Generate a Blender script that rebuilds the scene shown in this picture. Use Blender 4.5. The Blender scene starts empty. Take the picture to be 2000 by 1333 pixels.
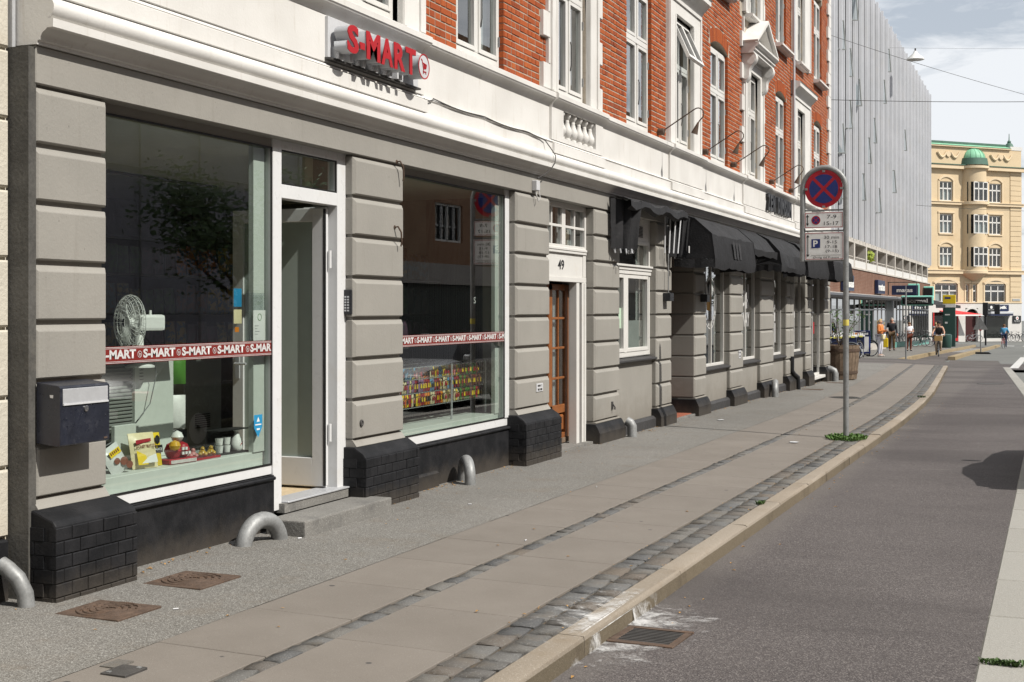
import bpy, bmesh, math, random
from mathutils import Vector, Matrix
RND = random.Random(11)
SC = bpy.context.scene
COL = SC.collection
rad = math.radians

# ---------------------------------------------------------------- camera, sky, sun, exposure
cam_d = bpy.data.cameras.new('camera')
cam = bpy.data.objects.new('camera', cam_d)
COL.objects.link(cam)
cam.location = (5.303, 0.0, 1.6)
cam.rotation_euler = (rad(90), 0, rad(21.8014))
cam_d.sensor_width = 36.0
cam_d.lens = 2650.0 / 2000.0 * 36.0
cam_d.shift_y = -61.5 / 2000.0
cam_d.clip_start = 0.05
cam_d.clip_end = 3000.0
SC.camera = cam

SUN_TO = Vector((0.167, -0.027, 0.182)).normalized()
world = bpy.data.worlds.new('World')
SC.world = world
world.use_nodes = True
wn, wl = world.node_tree.nodes, world.node_tree.links
wn.clear()
w_out = wn.new('ShaderNodeOutputWorld')
w_bg = wn.new('ShaderNodeBackground')
w_bg.inputs['Strength'].default_value = 0.075
w_sky = wn.new('ShaderNodeTexSky')
w_sky.sky_type = 'NISHITA'
w_sky.sun_disc = False
w_sky.sun_elevation = math.asin(SUN_TO.z)
w_sky.sun_rotation = math.atan2(SUN_TO.x, SUN_TO.y)
w_sky.dust_density = 1.5
w_tc = wn.new('ShaderNodeTexCoord')
w_sep = wn.new('ShaderNodeSeparateXYZ')
wl.new(w_tc.outputs['Generated'], w_sep.inputs[0])
def wmath(op, a, b):
    n = wn.new('ShaderNodeMath'); n.operation = op
    for i, v in enumerate((a, b)):
        if hasattr(v, 'is_output'): wl.new(v, n.inputs[i])
        else: n.inputs[i].default_value = v
    return n.outputs[0]
zz = wmath('ADD', wmath('MAXIMUM', w_sep.outputs[2], 0.0), 0.16)
w_cmb = wn.new('ShaderNodeCombineXYZ')
wl.new(wmath('DIVIDE', w_sep.outputs[0], zz), w_cmb.inputs[0])
wl.new(wmath('MULTIPLY', wmath('DIVIDE', w_sep.outputs[1], zz), 1.7), w_cmb.inputs[1])
w_ns = wn.new('ShaderNodeTexNoise')
w_ns.inputs['Scale'].default_value = 1.25
w_ns.inputs['Detail'].default_value = 9
w_ns.inputs['Roughness'].default_value = 0.62
w_ns.inputs['Distortion'].default_value = 0.5
wl.new(w_cmb.outputs[0], w_ns.inputs['Vector'])
w_rp = wn.new('ShaderNodeValToRGB')
w_rp.color_ramp.elements[0].position = 0.36
w_rp.color_ramp.elements[0].color = (0.42, 0.42, 0.42, 1)
w_rp.color_ramp.elements[1].position = 0.50
w_rp.color_ramp.elements[1].color = (0.93, 0.93, 0.93, 1)
wl.new(w_ns.outputs['Fac'], w_rp.inputs[0])
w_mx = wn.new('ShaderNodeMixRGB')
wl.new(w_rp.outputs[0], w_mx.inputs[0])
wl.new(w_sky.outputs[0], w_mx.inputs[1])
w_mx.inputs[2].default_value = (10.6, 10.9, 11.3, 1)
wl.new(w_mx.outputs[0], w_bg.inputs[0])
wl.new(w_bg.outputs[0], w_out.inputs[0])

sun_d = bpy.data.lights.new('sun', 'SUN')
sun_d.energy = 5.0
sun_d.angle = rad(0.6)
sun_d.color = (1.0, 0.955, 0.88)
sun = bpy.data.objects.new('sun', sun_d)
COL.objects.link(sun)
sun.rotation_euler = (-SUN_TO).to_track_quat('-Z', 'Y').to_euler()
sun.location = (30, -5, 40)

SC.view_settings.view_transform = 'Standard'
SC.view_settings.look = 'None'
SC.view_settings.gamma = 1.0
SC.view_settings.exposure = 0.22
SC.view_settings.use_curve_mapping = False
SC.render.engine = 'CYCLES'
try:
    SC.cycles.max_bounces = 7
    SC.cycles.transparent_max_bounces = 12
    SC.cycles.caustics_reflective = False
    SC.cycles.caustics_refractive = False
    SC.cycles.use_denoising = True
except Exception:
    pass

# ---------------------------------------------------------------- helpers
def tag(o, label=None, cat=None, group=None, kind=None):
    if label: o['label'] = label
    if cat: o['category'] = cat
    if group: o['group'] = group
    if kind: o['kind'] = kind
    return o

def empty(name, loc=(0, 0, 0), rz=0.0, label=None, cat=None, group=None, kind=None):
    o = bpy.data.objects.new(name, None)
    o.empty_display_size = 0.1
    COL.objects.link(o)
    o.location = loc
    o.rotation_euler = (0, 0, rz)
    return tag(o, label, cat, group, kind)

def put(name, me, parent=None, loc=None, scale=None, rot=None):
    o = bpy.data.objects.new(name, me)
    COL.objects.link(o)
    if parent: o.parent = parent
    if loc is not None: o.location = loc
    if scale is not None: o.scale = scale
    if rot is not None: o.rotation_euler = rot
    return o

def copy_tree(o, parent=None):
    c = o.copy(); COL.objects.link(c); c.parent = parent
    for ch in list(o.children): copy_tree(ch, c)
    return c

class MB:
    def __init__(s):
        s.v = []; s.f = []; s.m = []; s.a = []
    def poly(s, pts, m=0):
        i = len(s.v); s.v += [tuple(p) for p in pts]
        s.f.append(list(range(i, i + len(pts)))); s.m.append(m); return s
    def box(s, x0, x1, y0, y1, z0, z1, m=0, skip=()):
        i = len(s.v)
        s.v += [(x0,y0,z0),(x1,y0,z0),(x1,y1,z0),(x0,y1,z0),(x0,y0,z1),(x1,y0,z1),(x1,y1,z1),(x0,y1,z1)]
        F = {'-z':(3,2,1,0),'+z':(4,5,6,7),'-y':(0,1,5,4),'+x':(1,2,6,5),'+y':(2,3,7,6),'-x':(3,0,4,7)}
        for k, q in F.items():
            if k in skip: continue
            s.f.append([i + j for j in q]); s.m.append(m)
        return s
    def cbox(s, x0, x1, y0, y1, z0, z1, c=0.03, m=0, cb=None, ct=None):
        # block proud towards +x with a chamfered margin round its front face
        i = len(s.v); cb = c if cb is None else cb; ct = c if ct is None else ct
        s.v += [(x0,y0,z0),(x0,y1,z0),(x0,y1,z1),(x0,y0,z1),
                (x1-c,y0,z0),(x1-c,y1,z0),(x1-c,y1,z1),(x1-c,y0,z1),
                (x1,y0+c,z0+cb),(x1,y1-c,z0+cb),(x1,y1-c,z1-ct),(x1,y0+c,z1-ct)]
        for q in ((8,9,10,11),(4,5,9,8),(5,6,10,9),(6,7,11,10),(7,4,8,11),(0,1,5,4),(1,2,6,5),(2,3,7,6),(3,0,4,7)):
            s.f.append([i + j for j in q]); s.m.append(m)
        return s
    def prism(s, pts, vec, m=0, caps=True):
        n = len(pts); i = len(s.v); vec = Vector(vec)
        s.v += [tuple(p) for p in pts] + [tuple(Vector(p) + vec) for p in pts]
        for k in range(n):
            s.f.append([i + k, i + (k+1) % n, i + n + (k+1) % n, i + n + k]); s.m.append(m)
        if caps:
            s.f.append([i + k for k in range(n)][::-1]); s.m.append(m)
            s.f.append([i + n + k for k in range(n)]); s.m.append(m)
        return s
    def extr_y(s, prof, y0, y1, m=0, caps=True, closed=True):
        # profile of (x,z) points run along y
        n = len(prof); i = len(s.v)
        s.v += [(x, y0, z) for x, z in prof] + [(x, y1, z) for x, z in prof]
        for k in range(n if closed else n - 1):
            s.f.append([i + (k+1) % n, i + k, i + n + k, i + n + (k+1) % n]); s.m.append(m)
        if caps:
            s.f.append([i + k for k in range(n)]); s.m.append(m)
            s.f.append([i + n + k for k in range(n)][::-1]); s.m.append(m)
        return s
    def tube(s, pts, r, n=8, m=0, caps=True, closed=False):
        P = [Vector(p) for p in pts]; k = len(P); base = len(s.v)
        rs = r if isinstance(r, (list, tuple)) else [r] * k
        prev = None
        for j in range(k):
            if closed: t = P[(j+1) % k] - P[j-1]
            else: t = P[min(j+1, k-1)] - P[max(j-1, 0)]
            t = t.normalized() if t.length > 1e-9 else Vector((0, 0, 1))
            if prev is None:
                a = Vector((0, 0, 1)) if abs(t.z) < 0.9 else Vector((1, 0, 0))
                u = t.cross(a).normalized()
            else:
                u = (prev - t * prev.dot(t))
                u = u.normalized() if u.length > 1e-6 else t.orthogonal().normalized()
            prev = u; w = t.cross(u)
            for q in range(n):
                an = 2 * math.pi * q / n
                s.v.append(tuple(P[j] + (u * math.cos(an) + w * math.sin(an)) * rs[j]))
        for j in range(k if closed else k - 1):
            b0 = base + j * n; b1 = base + ((j+1) % k) * n
            for q in range(n):
                s.f.append([b0 + q, b0 + (q+1) % n, b1 + (q+1) % n, b1 + q]); s.m.append(m)
        if caps and not closed:
            s.f.append([base + q for q in range(n)][::-1]); s.m.append(m)
            s.f.append([base + (k-1) * n + q for q in range(n)]); s.m.append(m)
        return s
    def lathe(s, prof, c, n=16, m=0, axis='z', arc=(0, 2 * math.pi), caps=True):
        base = len(s.v); full = abs(arc[1] - arc[0] - 2 * math.pi) < 1e-6
        k = n if full else n + 1
        for r, z in prof:
            for q in range(k):
                a = arc[0] + (arc[1] - arc[0]) * q / n
                x, y = r * math.cos(a), r * math.sin(a)
                p = (x, y, z) if axis == 'z' else ((z, x, y) if axis == 'x' else (y, z, x))
                s.v.append((c[0] + p[0], c[1] + p[1], c[2] + p[2]))
        for j in range(len(prof) - 1):
            for q in range(n):
                q2 = (q+1) % k
                s.f.append([base + j*k + q, base + j*k + q2, base + (j+1)*k + q2, base + (j+1)*k + q]); s.m.append(m)
        if caps and full:
            s.f.append([base + q for q in range(k)][::-1]); s.m.append(m)
            s.f.append([base + (len(prof)-1)*k + q for q in range(k)]); s.m.append(m)
        return s
    def xf(s, M, start=0):
        for i in range(start, len(s.v)): s.v[i] = tuple(M @ Vector(s.v[i]))
        return s
    def mesh(s, name, mats, bevel=0, seg=1, smooth=False, origin=None, ang=40):
        me = bpy.data.meshes.new(name)
        vs = s.v
        if origin is not None:
            vs = [(a - origin[0], b - origin[1], c - origin[2]) for a, b, c in vs]
        me.from_pydata(vs, [], s.f)
        if not isinstance(mats, (list, tuple)): mats = [mats]
        for mt in mats: me.materials.append(mt)
        if len(mats) > 1: me.polygons.foreach_set('material_index', s.m)
        if bevel:
            bm = bmesh.new(); bm.from_mesh(me)
            bmesh.ops.remove_doubles(bm, verts=bm.verts, dist=1e-5)
            es = [e for e in bm.edges if len(e.link_faces) == 2 and e.calc_face_angle(0) > rad(25)]
            bmesh.ops.bevel(bm, geom=es, offset=bevel, segments=seg, affect='EDGES', profile=0.6, clamp_overlap=True)
            bm.to_mesh(me); bm.free()
        if smooth:
            me.polygons.foreach_set('use_smooth', [True] * len(me.polygons))
            try: me.set_sharp_from_angle(angle=rad(ang))
            except Exception: pass
        me.update()
        return me
    def build(s, name, mats, parent=None, **k):
        return put(name, s.mesh(name, mats, **k), parent)

def text_mesh(body, mat_, width=None, height=None, extrude=0.0, bold=0.0, spacing=1.0):
    cu = bpy.data.curves.new('lettering', 'FONT')
    cu.body = body; cu.extrude = 0.0; cu.offset = bold; cu.space_character = spacing
    cu.resolution_u = 3
    if extrude: cu.extrude = 0.5
    ob = bpy.data.objects.new('lettering', cu); COL.objects.link(ob)
    dg = bpy.context.evaluated_depsgraph_get()
    me = bpy.data.meshes.new_from_object(ob.evaluated_get(dg))
    bpy.data.objects.remove(ob); bpy.data.curves.remove(cu)
    xs = [v.co.x for v in me.vertices]; ys = [v.co.y for v in me.vertices]
    if not xs: return me
    x0, x1, y0, y1 = min(xs), max(xs), min(ys), max(ys)
    sy = height / (y1 - y0) if height else 1.0
    sx = width / (x1 - x0) if width else sy
    if not height: sy = sx
    for v in me.vertices:
        v.co = ((v.co.x - x0) * sx, (v.co.y - y0) * sy, (v.co.z + (0.5 if extrude else 0)) * (extrude or 1.0))
    me.materials.clear(); me.materials.append(mat_)
    return me

def lettering(name, body, mat_, org, right, up, parent=None, **k):
    me = text_mesh(body, mat_, **k)
    r = Vector(right).normalized(); u = Vector(up).normalized(); n = r.cross(u)
    M = Matrix(((r.x, u.x, n.x, org[0]), (r.y, u.y, n.y, org[1]), (r.z, u.z, n.z, org[2]), (0, 0, 0, 1)))
    me.transform(M)
    return put(name, me, parent)

# ---------------------------------------------------------------- materials
class NT:
    def __init__(s, name):
        s.m = bpy.data.materials.new(name); s.m.use_nodes = True
        s.n = s.m.node_tree.nodes; s.l = s.m.node_tree.links
        s.p = s.n['Principled BSDF']; s.out = s.n['Material Output']
        s.geo = None
    def pos(s):
        if not s.geo: s.geo = s.n.new('ShaderNodeNewGeometry')
        return s.geo.outputs['Position']
    def set(s, sock, v):
        if hasattr(v, 'is_output'): s.l.new(v, sock)
        else: sock.default_value = v
    def noise(s, scale, detail=4, rough=0.55, vec=None, dist=0.0):
        n = s.n.new('ShaderNodeTexNoise'); n.inputs['Scale'].default_value = scale
        n.inputs['Detail'].default_value = detail; n.inputs['Roughness'].default_value = rough
        n.inputs['Distortion'].default_value = dist
        s.l.new(vec or s.pos(), n.inputs['Vector']); return n.outputs['Fac']
    def vor(s, scale, vec=None, feature='F1', out='Distance'):
        n = s.n.new('ShaderNodeTexVoronoi'); n.feature = feature; n.inputs['Scale'].default_value = scale
        s.l.new(vec or s.pos(), n.inputs['Vector']); return n.outputs[out]
    def math(s, op, a, b=0.0, c=0.0, clamp=False):
        n = s.n.new('ShaderNodeMath'); n.operation = op; n.use_clamp = clamp
        s.set(n.inputs[0], a); s.set(n.inputs[1], b)
        if op in ('MULTIPLY_ADD', 'SMOOTHSTEP'): s.set(n.inputs[2], c)
        return n.outputs[0]
    def rng(s, v, a, b, c, d, smooth=True):
        n = s.n.new('ShaderNodeMapRange')
        if smooth: n.interpolation_type = 'SMOOTHSTEP'
        s.set(n.inputs[0], v)
        for i, q in enumerate((a, b, c, d)): n.inputs[i+1].default_value = q
        return n.outputs[0]
    def mix(s, f, a, b, mode='MIX'):
        n = s.n.new('ShaderNodeMixRGB'); n.blend_type = mode
        s.set(n.inputs[0], f)
        for i, q in ((1, a), (2, b)):
            if isinstance(q, tuple) and len(q) == 3: q = q + (1,)
            if isinstance(q, (int, float)): q = (q, q, q, 1)
            s.set(n.inputs[i], q)
        return n.outputs[0]
    def comb(s, x, y, z):
        n = s.n.new('ShaderNodeCombineXYZ')
        for i, q in enumerate((x, y, z)): s.set(n.inputs[i], q)
        return n.outputs[0]
    def xyz(s):
        n = s.n.new('ShaderNodeSeparateXYZ'); s.l.new(s.pos(), n.inputs[0]); return n.outputs
    def scaled(s, v):
        n = s.n.new('ShaderNodeVectorMath'); n.operation = 'MULTIPLY'
        s.l.new(s.pos(), n.inputs[0]); n.inputs[1].default_value = v; return n.outputs[0]
    def objrnd(s):
        return s.n.new('ShaderNodeObjectInfo').outputs['Random']
    def bump(s, h, strength, dist=0.01):
        b = s.n.new('ShaderNodeBump'); b.inputs['Strength'].default_value = strength
        b.inputs['Distance'].default_value = dist
        s.l.new(h, b.inputs['Height']); s.l.new(b.outputs[0], s.p.inputs['Normal'])
    def fin(s, col, rough=0.7, metal=0.0, spec=0.4):
        s.set(s.p.inputs['Base Color'], col + (1,) if isinstance(col, tuple) and len(col) == 3 else col)
        s.set(s.p.inputs['Roughness'], rough); s.p.inputs['Metallic'].default_value = metal
        s.p.inputs['Specular IOR Level'].default_value = spec
        return s.m

def mat(name, col, rough=0.65, var=0.10, scale=3.0, bump=0.12, bscale=70.0, metal=0.0, spec=0.35, rnd=0.0, dirt=None, bdist=0.006):
    t = NT(name)
    f = t.math('ADD', t.math('MULTIPLY', t.noise(scale, 5), 0.6), t.math('MULTIPLY', t.noise(scale * 9, 4), 0.4))
    c = t.mix(t.rng(f, 0.3, 0.7, 0, 1), tuple(v * (1 - var) for v in col), tuple(min(1, v * (1 + var)) for v in col))
    if dirt:
        dcol, amt, dsc = dirt
        c = t.mix(t.rng(t.noise(dsc, 7, 0.65), 0.52, 0.72, 0, amt), c, dcol)
    if rnd:
        k = t.rng(t.objrnd(), 0, 1, 1 - rnd, 1 + rnd, False)
        c = t.mix(1.0, c, t.comb(k, k, k), 'MULTIPLY')
    if bump: t.bump(t.noise(bscale, 4, 0.6), bump, bdist)
    return t.fin(c, t.rng(t.noise(scale * 4, 3), 0.3, 0.7, max(0.02, rough - 0.07), min(1, rough + 0.07)) if rough > 0.1 else rough, metal, spec)

def glass_mat(name, tint, boost=1.5, rough=0.0):
    t = NT(name); t.n.remove(t.p)
    fr = t.n.new('ShaderNodeFresnel'); t.pos()
    t.l.new(t.rng(t.geo.outputs['Backfacing'], 0, 1, 1.52, 1 / 1.52, False), fr.inputs['IOR'])   # same reflection from either side
    fac = t.math('MULTIPLY', fr.outputs[0], boost, clamp=True)
    tr = t.n.new('ShaderNodeBsdfTransparent'); tr.inputs[0].default_value = tint + (1,)
    gl = t.n.new('ShaderNodeBsdfGlossy'); gl.inputs['Roughness'].default_value = rough
    mx = t.n.new('ShaderNodeMixShader'); t.l.new(fac, mx.inputs[0])
    t.l.new(tr.outputs[0], mx.inputs[1]); t.l.new(gl.outputs[0], mx.inputs[2])
    t.l.new(mx.outputs[0], t.out.inputs[0])
    return t.m

def flat(name, col, rough=0.6, metal=0.0, spec=0.35):
    return mat(name, col, rough, 0.05, 6.0, 0.03, 90.0, metal, spec)

M = {}
def m_grey():
    t = NT('grey_masonry_paint'); x, y_, z = t.xyz()
    c = t.mix(t.rng(t.noise(1.4, 6), 0.3, 0.7, 0, 1), (0.248, 0.237, 0.215), (0.276, 0.263, 0.238))
    st = t.noise(1.0, 6, 0.7, t.scaled((11.0, 11.0, 1.1)))
    c = t.mix(t.rng(st, 0.54, 0.76, 0, 0.30), c, (0.17, 0.155, 0.132))
    c = t.mix(t.rng(t.noise(19, 6, 0.72), 0.64, 0.74, 0, 0.35), c, (0.34, 0.325, 0.30))
    c = t.mix(t.rng(t.noise(33, 4, 0.6), 0.70, 0.74, 0, 0.7), c, (0.10, 0.09, 0.08))
    lo = t.math('ADD', z, t.math('MULTIPLY', t.noise(4.5, 6, 0.7), -0.7))
    c = t.mix(t.rng(lo, -0.35, 0.25, 0.5, 0.0), c, (0.15, 0.13, 0.105))
    t.bump(t.math('ADD', t.noise(55, 4), t.math('MULTIPLY', t.noise(6, 4), 1.5)), 0.28, 0.006)
    return t.fin(c, 0.62, 0, 0.3)
M['grey'] = m_grey()
M['cement'] = mat('dark_cement', (0.075, 0.072, 0.066), 0.85, 0.3, 5, 0.5, 40, dirt=((0.13, 0.12, 0.10), 0.5, 4))  # mottled dark grey, much darker than the facade paint
def m_white():
    t = NT('white_masonry_paint')
    c = t.mix(t.rng(t.noise(1.6, 6), 0.3, 0.7, 0, 1), (0.57, 0.556, 0.532), (0.64, 0.628, 0.605))
    st = t.noise(1.0, 6, 0.7, t.scaled((14.0, 14.0, 1.6)))
    c = t.mix(t.rng(st, 0.55, 0.75, 0, 0.40), c, (0.38, 0.335, 0.27))
    c = t.mix(t.rng(t.noise(26, 5, 0.7), 0.66, 0.76, 0, 0.55), c, (0.26, 0.225, 0.18))
    t.bump(t.noise(48, 5, 0.6), 0.22, 0.006)
    return t.fin(c, 0.68, 0, 0.3)
M['white'] = m_white()
M['cream'] = mat('cream_masonry_paint', (0.50, 0.468, 0.40), 0.7, 0.07, 1.2, 0.5, 45, dirt=((0.42, 0.35, 0.25), 0.35, 2.0), bdist=0.012)
def m_plinth():
    t = NT('black_plinth_paint'); z = t.xyz()[2]
    c = t.mix(t.rng(t.noise(5, 6, 0.65), 0.35, 0.7, 0, 1), (0.007, 0.0075, 0.009), (0.018, 0.018, 0.020))
    c = t.mix(t.rng(t.noise(38, 5, 0.7), 0.62, 0.8, 0, 0.45), c, (0.055, 0.053, 0.052))
    d = t.math('ADD', z, t.math('MULTIPLY', t.noise(6, 6, 0.7), -0.28))
    c = t.mix(t.rng(d, -0.18, 0.06, 0.5, 0.0), c, (0.085, 0.072, 0.058))
    t.bump(t.noise(60, 5, 0.6), 0.35, 0.006)
    return t.fin(c, 0.6, 0, 0.22)
M['plinth'] = m_plinth()
M['plinth_grey'] = mat('dark_grey_sill_paint', (0.040, 0.039, 0.040), 0.6, 0.2, 6, 0.2, 60)
def m_brick():
    t = NT('red_brick')
    at = t.n.new('ShaderNodeAttribute'); at.attribute_name = 'shade'
    k = t.math('FRACT', t.math('ADD', t.objrnd(), at.outputs['Fac']))
    rp = t.n.new('ShaderNodeValToRGB'); t.l.new(k, rp.inputs[0])
    e = rp.color_ramp.elements
    e[0].position = 0.0; e[0].color = (0.15, 0.032, 0.014, 1)
    e[1].position = 1.0; e[1].color = (0.40, 0.108, 0.028, 1)
    for p, cc in ((0.2, (0.33, 0.078, 0.023, 1)), (0.5, (0.38, 0.092, 0.025, 1)), (0.78, (0.25, 0.052, 0.018, 1))):
        q = e.new(p); q.color = cc
    c = t.mix(t.rng(t.noise(30, 6, 0.65), 0.3, 0.7, 0, 0.75), rp.outputs[0], (0.29, 0.068, 0.022))
    c = t.mix(t.rng(t.noise(95, 4, 0.7), 0.63, 0.76, 0, 0.7), c, (0.09, 0.03, 0.02))
    c = t.mix(t.rng(t.noise(7, 5, 0.7), 0.62, 0.8, 0, 0.35), c, (0.5, 0.36, 0.27))
    t.bump(t.noise(75, 5, 0.65), 0.7, 0.006)
    return t.fin(c, 0.85, 0, 0.2)
M['brick'] = m_brick()
M['mortar'] = mat('lime_mortar', (0.37, 0.32, 0.26), 0.9, 0.2, 9, 0.4, 90)
M['frame'] = mat('white_window_paint', (0.60, 0.59, 0.565), 0.4, 0.04, 3, 0.05, 40, dirt=((0.5, 0.45, 0.38), 0.25, 6))
M['upvc'] = mat('white_shopfront_frame', (0.60, 0.605, 0.61), 0.33, 0.03, 3, 0.03, 40, dirt=((0.5, 0.46, 0.4), 0.25, 5))
M['rubber'] = flat('black_gasket', (0.012, 0.012, 0.012), 0.5)
M['glass'] = glass_mat('window_glass', (0.83, 0.89, 0.86), 2.4)
M['glass_up'] = glass_mat('house_window_glass', (0.80, 0.86, 0.86), 2.6)
M['glass_frost'] = mat('frosted_glass', (0.30, 0.345, 0.31), 0.35, 0.05, 1, 0.02, 30, spec=0.5)
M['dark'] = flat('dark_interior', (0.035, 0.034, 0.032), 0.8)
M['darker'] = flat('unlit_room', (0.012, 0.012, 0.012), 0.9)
M['curtain'] = mat('pale_curtain', (0.42, 0.43, 0.42), 0.9, 0.1, 4, 0.1, 30)
def m_asphalt(name, c0, c1, stone, sc, amt, bl=0.25, tint=None, gut=False):
    t = NT(name)
    c = t.mix(t.rng(t.noise(0.55, 6, 0.6), 0.3, 0.7, 0, 1), c0, c1)
    cells = t.vor(sc, out='Color')
    sp = t.n.new('ShaderNodeSeparateColor'); t.l.new(cells, sp.inputs[0])
    c = t.mix(t.rng(sp.outputs[0], 0.55, 1.0, 0, amt, False), c, stone)
    c = t.mix(t.rng(sp.outputs[1], 0.62, 1.0, 0, amt * 0.9, False), c, tuple(v * 0.4 for v in c0))
    if tint: c = t.mix(t.rng(t.noise(2.3, 6, 0.7), 0.5, 0.75, 0, tint[1]), c, tint[0])
    c = t.mix(t.rng(t.noise(0.18, 3, 0.5, t.scaled((1.0, 0.35, 1.0))), 0.46, 0.62, 0, bl), c, tuple(v * 0.62 for v in c0))
    if gut:
        x, y_, z = t.xyz()
        e = t.math('ADD', x, t.math('MULTIPLY', t.noise(3.0, 5, .7), -.35))
        c = t.mix(t.rng(e, 2.92, 3.22, .55, 0.0), c, (0.128, 0.116, 0.108))
        c = t.mix(t.rng(t.noise(0.33, 4, .6, t.scaled((.35, 1.0, 1.0))), .47, .60, 0, .42), c, tuple(v * .62 for v in c0))
        c = t.mix(t.rng(t.noise(1.0, 3, .5, t.scaled((26.0, 7.0, 1.0))), .735, .75, 0, .8), c, (.028, .028, .032))
        c = t.mix(t.rng(t.noise(.8, 5, .65), .60, .72, 0, .30), c, (0.15, 0.137, 0.13))
    h = t.math('ADD', t.math('MULTIPLY', t.vor(sc), 0.7), t.math('MULTIPLY', t.noise(sc * 0.5, 3), 0.5))
    t.bump(h, 0.55, 0.005)
    return t.fin(c, 0.9, 0, 0.25)
M['track'] = m_asphalt('cycle_track_asphalt', (0.066, 0.058, 0.058), (0.088, 0.078, 0.077), (0.205, 0.188, 0.18), 150, 0.75, 0.2, None, True)
M['road'] = m_asphalt('road_asphalt', (0.118, 0.122, 0.118), (0.15, 0.154, 0.147), (0.27, 0.27, 0.255), 70, 0.4, 0.2)
M['tarmac'] = m_asphalt('pavement_asphalt', (0.130, 0.123, 0.112), (0.165, 0.157, 0.145), (0.34, 0.335, 0.315), 170, 0.75, 0.22, ((0.14, 0.105, 0.072), 0.35))
def m_slab():
    t = NT('concrete_slab')
    k = t.rng(t.objrnd(), 0, 1, 0.955, 1.035, False)
    c = t.mix(t.rng(t.noise(2.1, 6, 0.6), 0.3, 0.7, 0, 1), (0.158, 0.141, 0.124), (0.176, 0.158, 0.140))
    c = t.mix(1.0, c, t.comb(k, k, k), 'MULTIPLY')
    c = t.mix(t.rng(t.noise(170, 3, 0.7), 0.6, 0.72, 0, 0.75), c, (0.34, 0.325, 0.30))
    c = t.mix(t.rng(t.noise(140, 3, 0.7), 0.28, 0.4, 0.65, 0.0), c, (0.06, 0.05, 0.043))
    g = t.vor(2.6)
    c = t.mix(t.rng(g, 0.045, 0.06, 0.8, 0.0), c, (0.035, 0.034, 0.038))
    c = t.mix(t.rng(t.noise(5.5, 6, 0.7), 0.62, 0.75, 0, 0.35), c, (0.09, 0.077, 0.065))
    t.bump(t.noise(150, 4, 0.6), 0.35, 0.004)
    return t.fin(c, 0.85, 0, 0.25)
M['slab'] = m_slab()
def m_granite(name, cols, spk, rnd=True, sc=120, warm=None):
    t = NT(name)
    if rnd:
        at = t.n.new('ShaderNodeAttribute'); at.attribute_name = 'shade'
        rp = t.n.new('ShaderNodeValToRGB')
        t.l.new(t.math('FRACT', t.math('ADD', t.objrnd(), at.outputs['Fac'])), rp.inputs[0])
        e = rp.color_ramp.elements
        e[0].color = cols[0] + (1,); e[1].color = cols[-1] + (1,)
        for i, q in enumerate(cols[1:-1]): e.new((i + 1) / (len(cols) - 1)).color = q + (1,)
        c = rp.outputs[0]
    else:
        c = t.mix(t.rng(t.noise(2.0, 6), 0.3, 0.7, 0, 1), cols[0], cols[-1])
    c = t.mix(t.rng(t.noise(sc, 3, 0.7), 0.56, 0.68, 0, 0.8), c, spk)
    c = t.mix(t.rng(t.noise(sc * 1.3, 3, 0.7), 0.30, 0.42, 0.7, 0.0), c, tuple(v * 0.3 for v in cols[0]))
    if warm: c = t.mix(t.rng(t.noise(3.2, 6, 0.7), 0.48, 0.7, 0, warm[1]), c, warm[0])
    t.bump(t.noise(45, 6, 0.65), 0.6, 0.008)
    return t.fin(c, 0.8, 0, 0.3)
M['sett'] = m_granite('granite_sett', ((0.070, 0.071, 0.073), (0.105, 0.105, 0.104), (0.118, 0.112, 0.103), (0.088, 0.087, 0.085), (0.112, 0.095, 0.08)), (0.24, 0.24, 0.235), warm=((0.125, 0.103, 0.078), 0.5))
M['kerb'] = m_granite('kerb_granite', ((0.21, 0.178, 0.14), (0.25, 0.215, 0.175), (0.225, 0.187, 0.145), (0.26, 0.225, 0.185)), (0.36, 0.33, 0.29), warm=((0.19, 0.15, 0.105), 0.45))
M['kerbface'] = m_granite('dirty_kerb_face', ((0.10, 0.082, 0.056), (0.135, 0.108, 0.074), (0.115, 0.092, 0.062)), (0.20, 0.17, 0.13), warm=((0.07, 0.055, 0.038), 0.6))
M['strip'] = m_granite('pale_granite', ((0.24, 0.232, 0.21), (0.28, 0.272, 0.25)), (0.38, 0.37, 0.35))
M['step'] = m_granite('step_granite', ((0.155, 0.15, 0.14), (0.195, 0.188, 0.175)), (0.36, 0.355, 0.335), False, 95, ((0.06, 0.06, 0.062), 0.5))
M['joint'] = mat('joint_grit', (0.085, 0.066, 0.046), 0.95, 0.3, 12, 0.6, 150)
M['steel'] = mat('galvanised_steel', (0.25, 0.255, 0.255), 0.55, 0.2, 7, 0.08, 40, metal=0.35, dirt=((0.13, 0.125, 0.12), 0.5, 9))
M['chrome'] = mat('bright_metal', (0.6, 0.6, 0.6), 0.25, 0.05, 6, 0.0, 40, metal=1.0)
M['rust'] = mat('rusty_iron', (0.082, 0.055, 0.040), 0.8, 0.3, 14, 0.4, 70, dirt=((0.14, 0.078, 0.045), 0.55, 9))
M['iron'] = mat('cast_iron', (0.05, 0.047, 0.045), 0.7, 0.25, 14, 0.4, 80, spec=0.4)
M['black'] = mat('black_paint', (0.014, 0.015, 0.018), 0.38, 0.2, 8, 0.05, 60, spec=0.5)
M['mailblack'] = mat('blue_black_enamel', (0.013, 0.015, 0.024), 0.34, 0.25, 14, 0.06, 120, spec=0.5, dirt=((0.06, 0.062, 0.075), 0.4, 22))
M['alu'] = mat('brushed_aluminium', (0.50, 0.51, 0.53), 0.45, 0.05, 8, 0.03, 60, metal=0.4)
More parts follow.
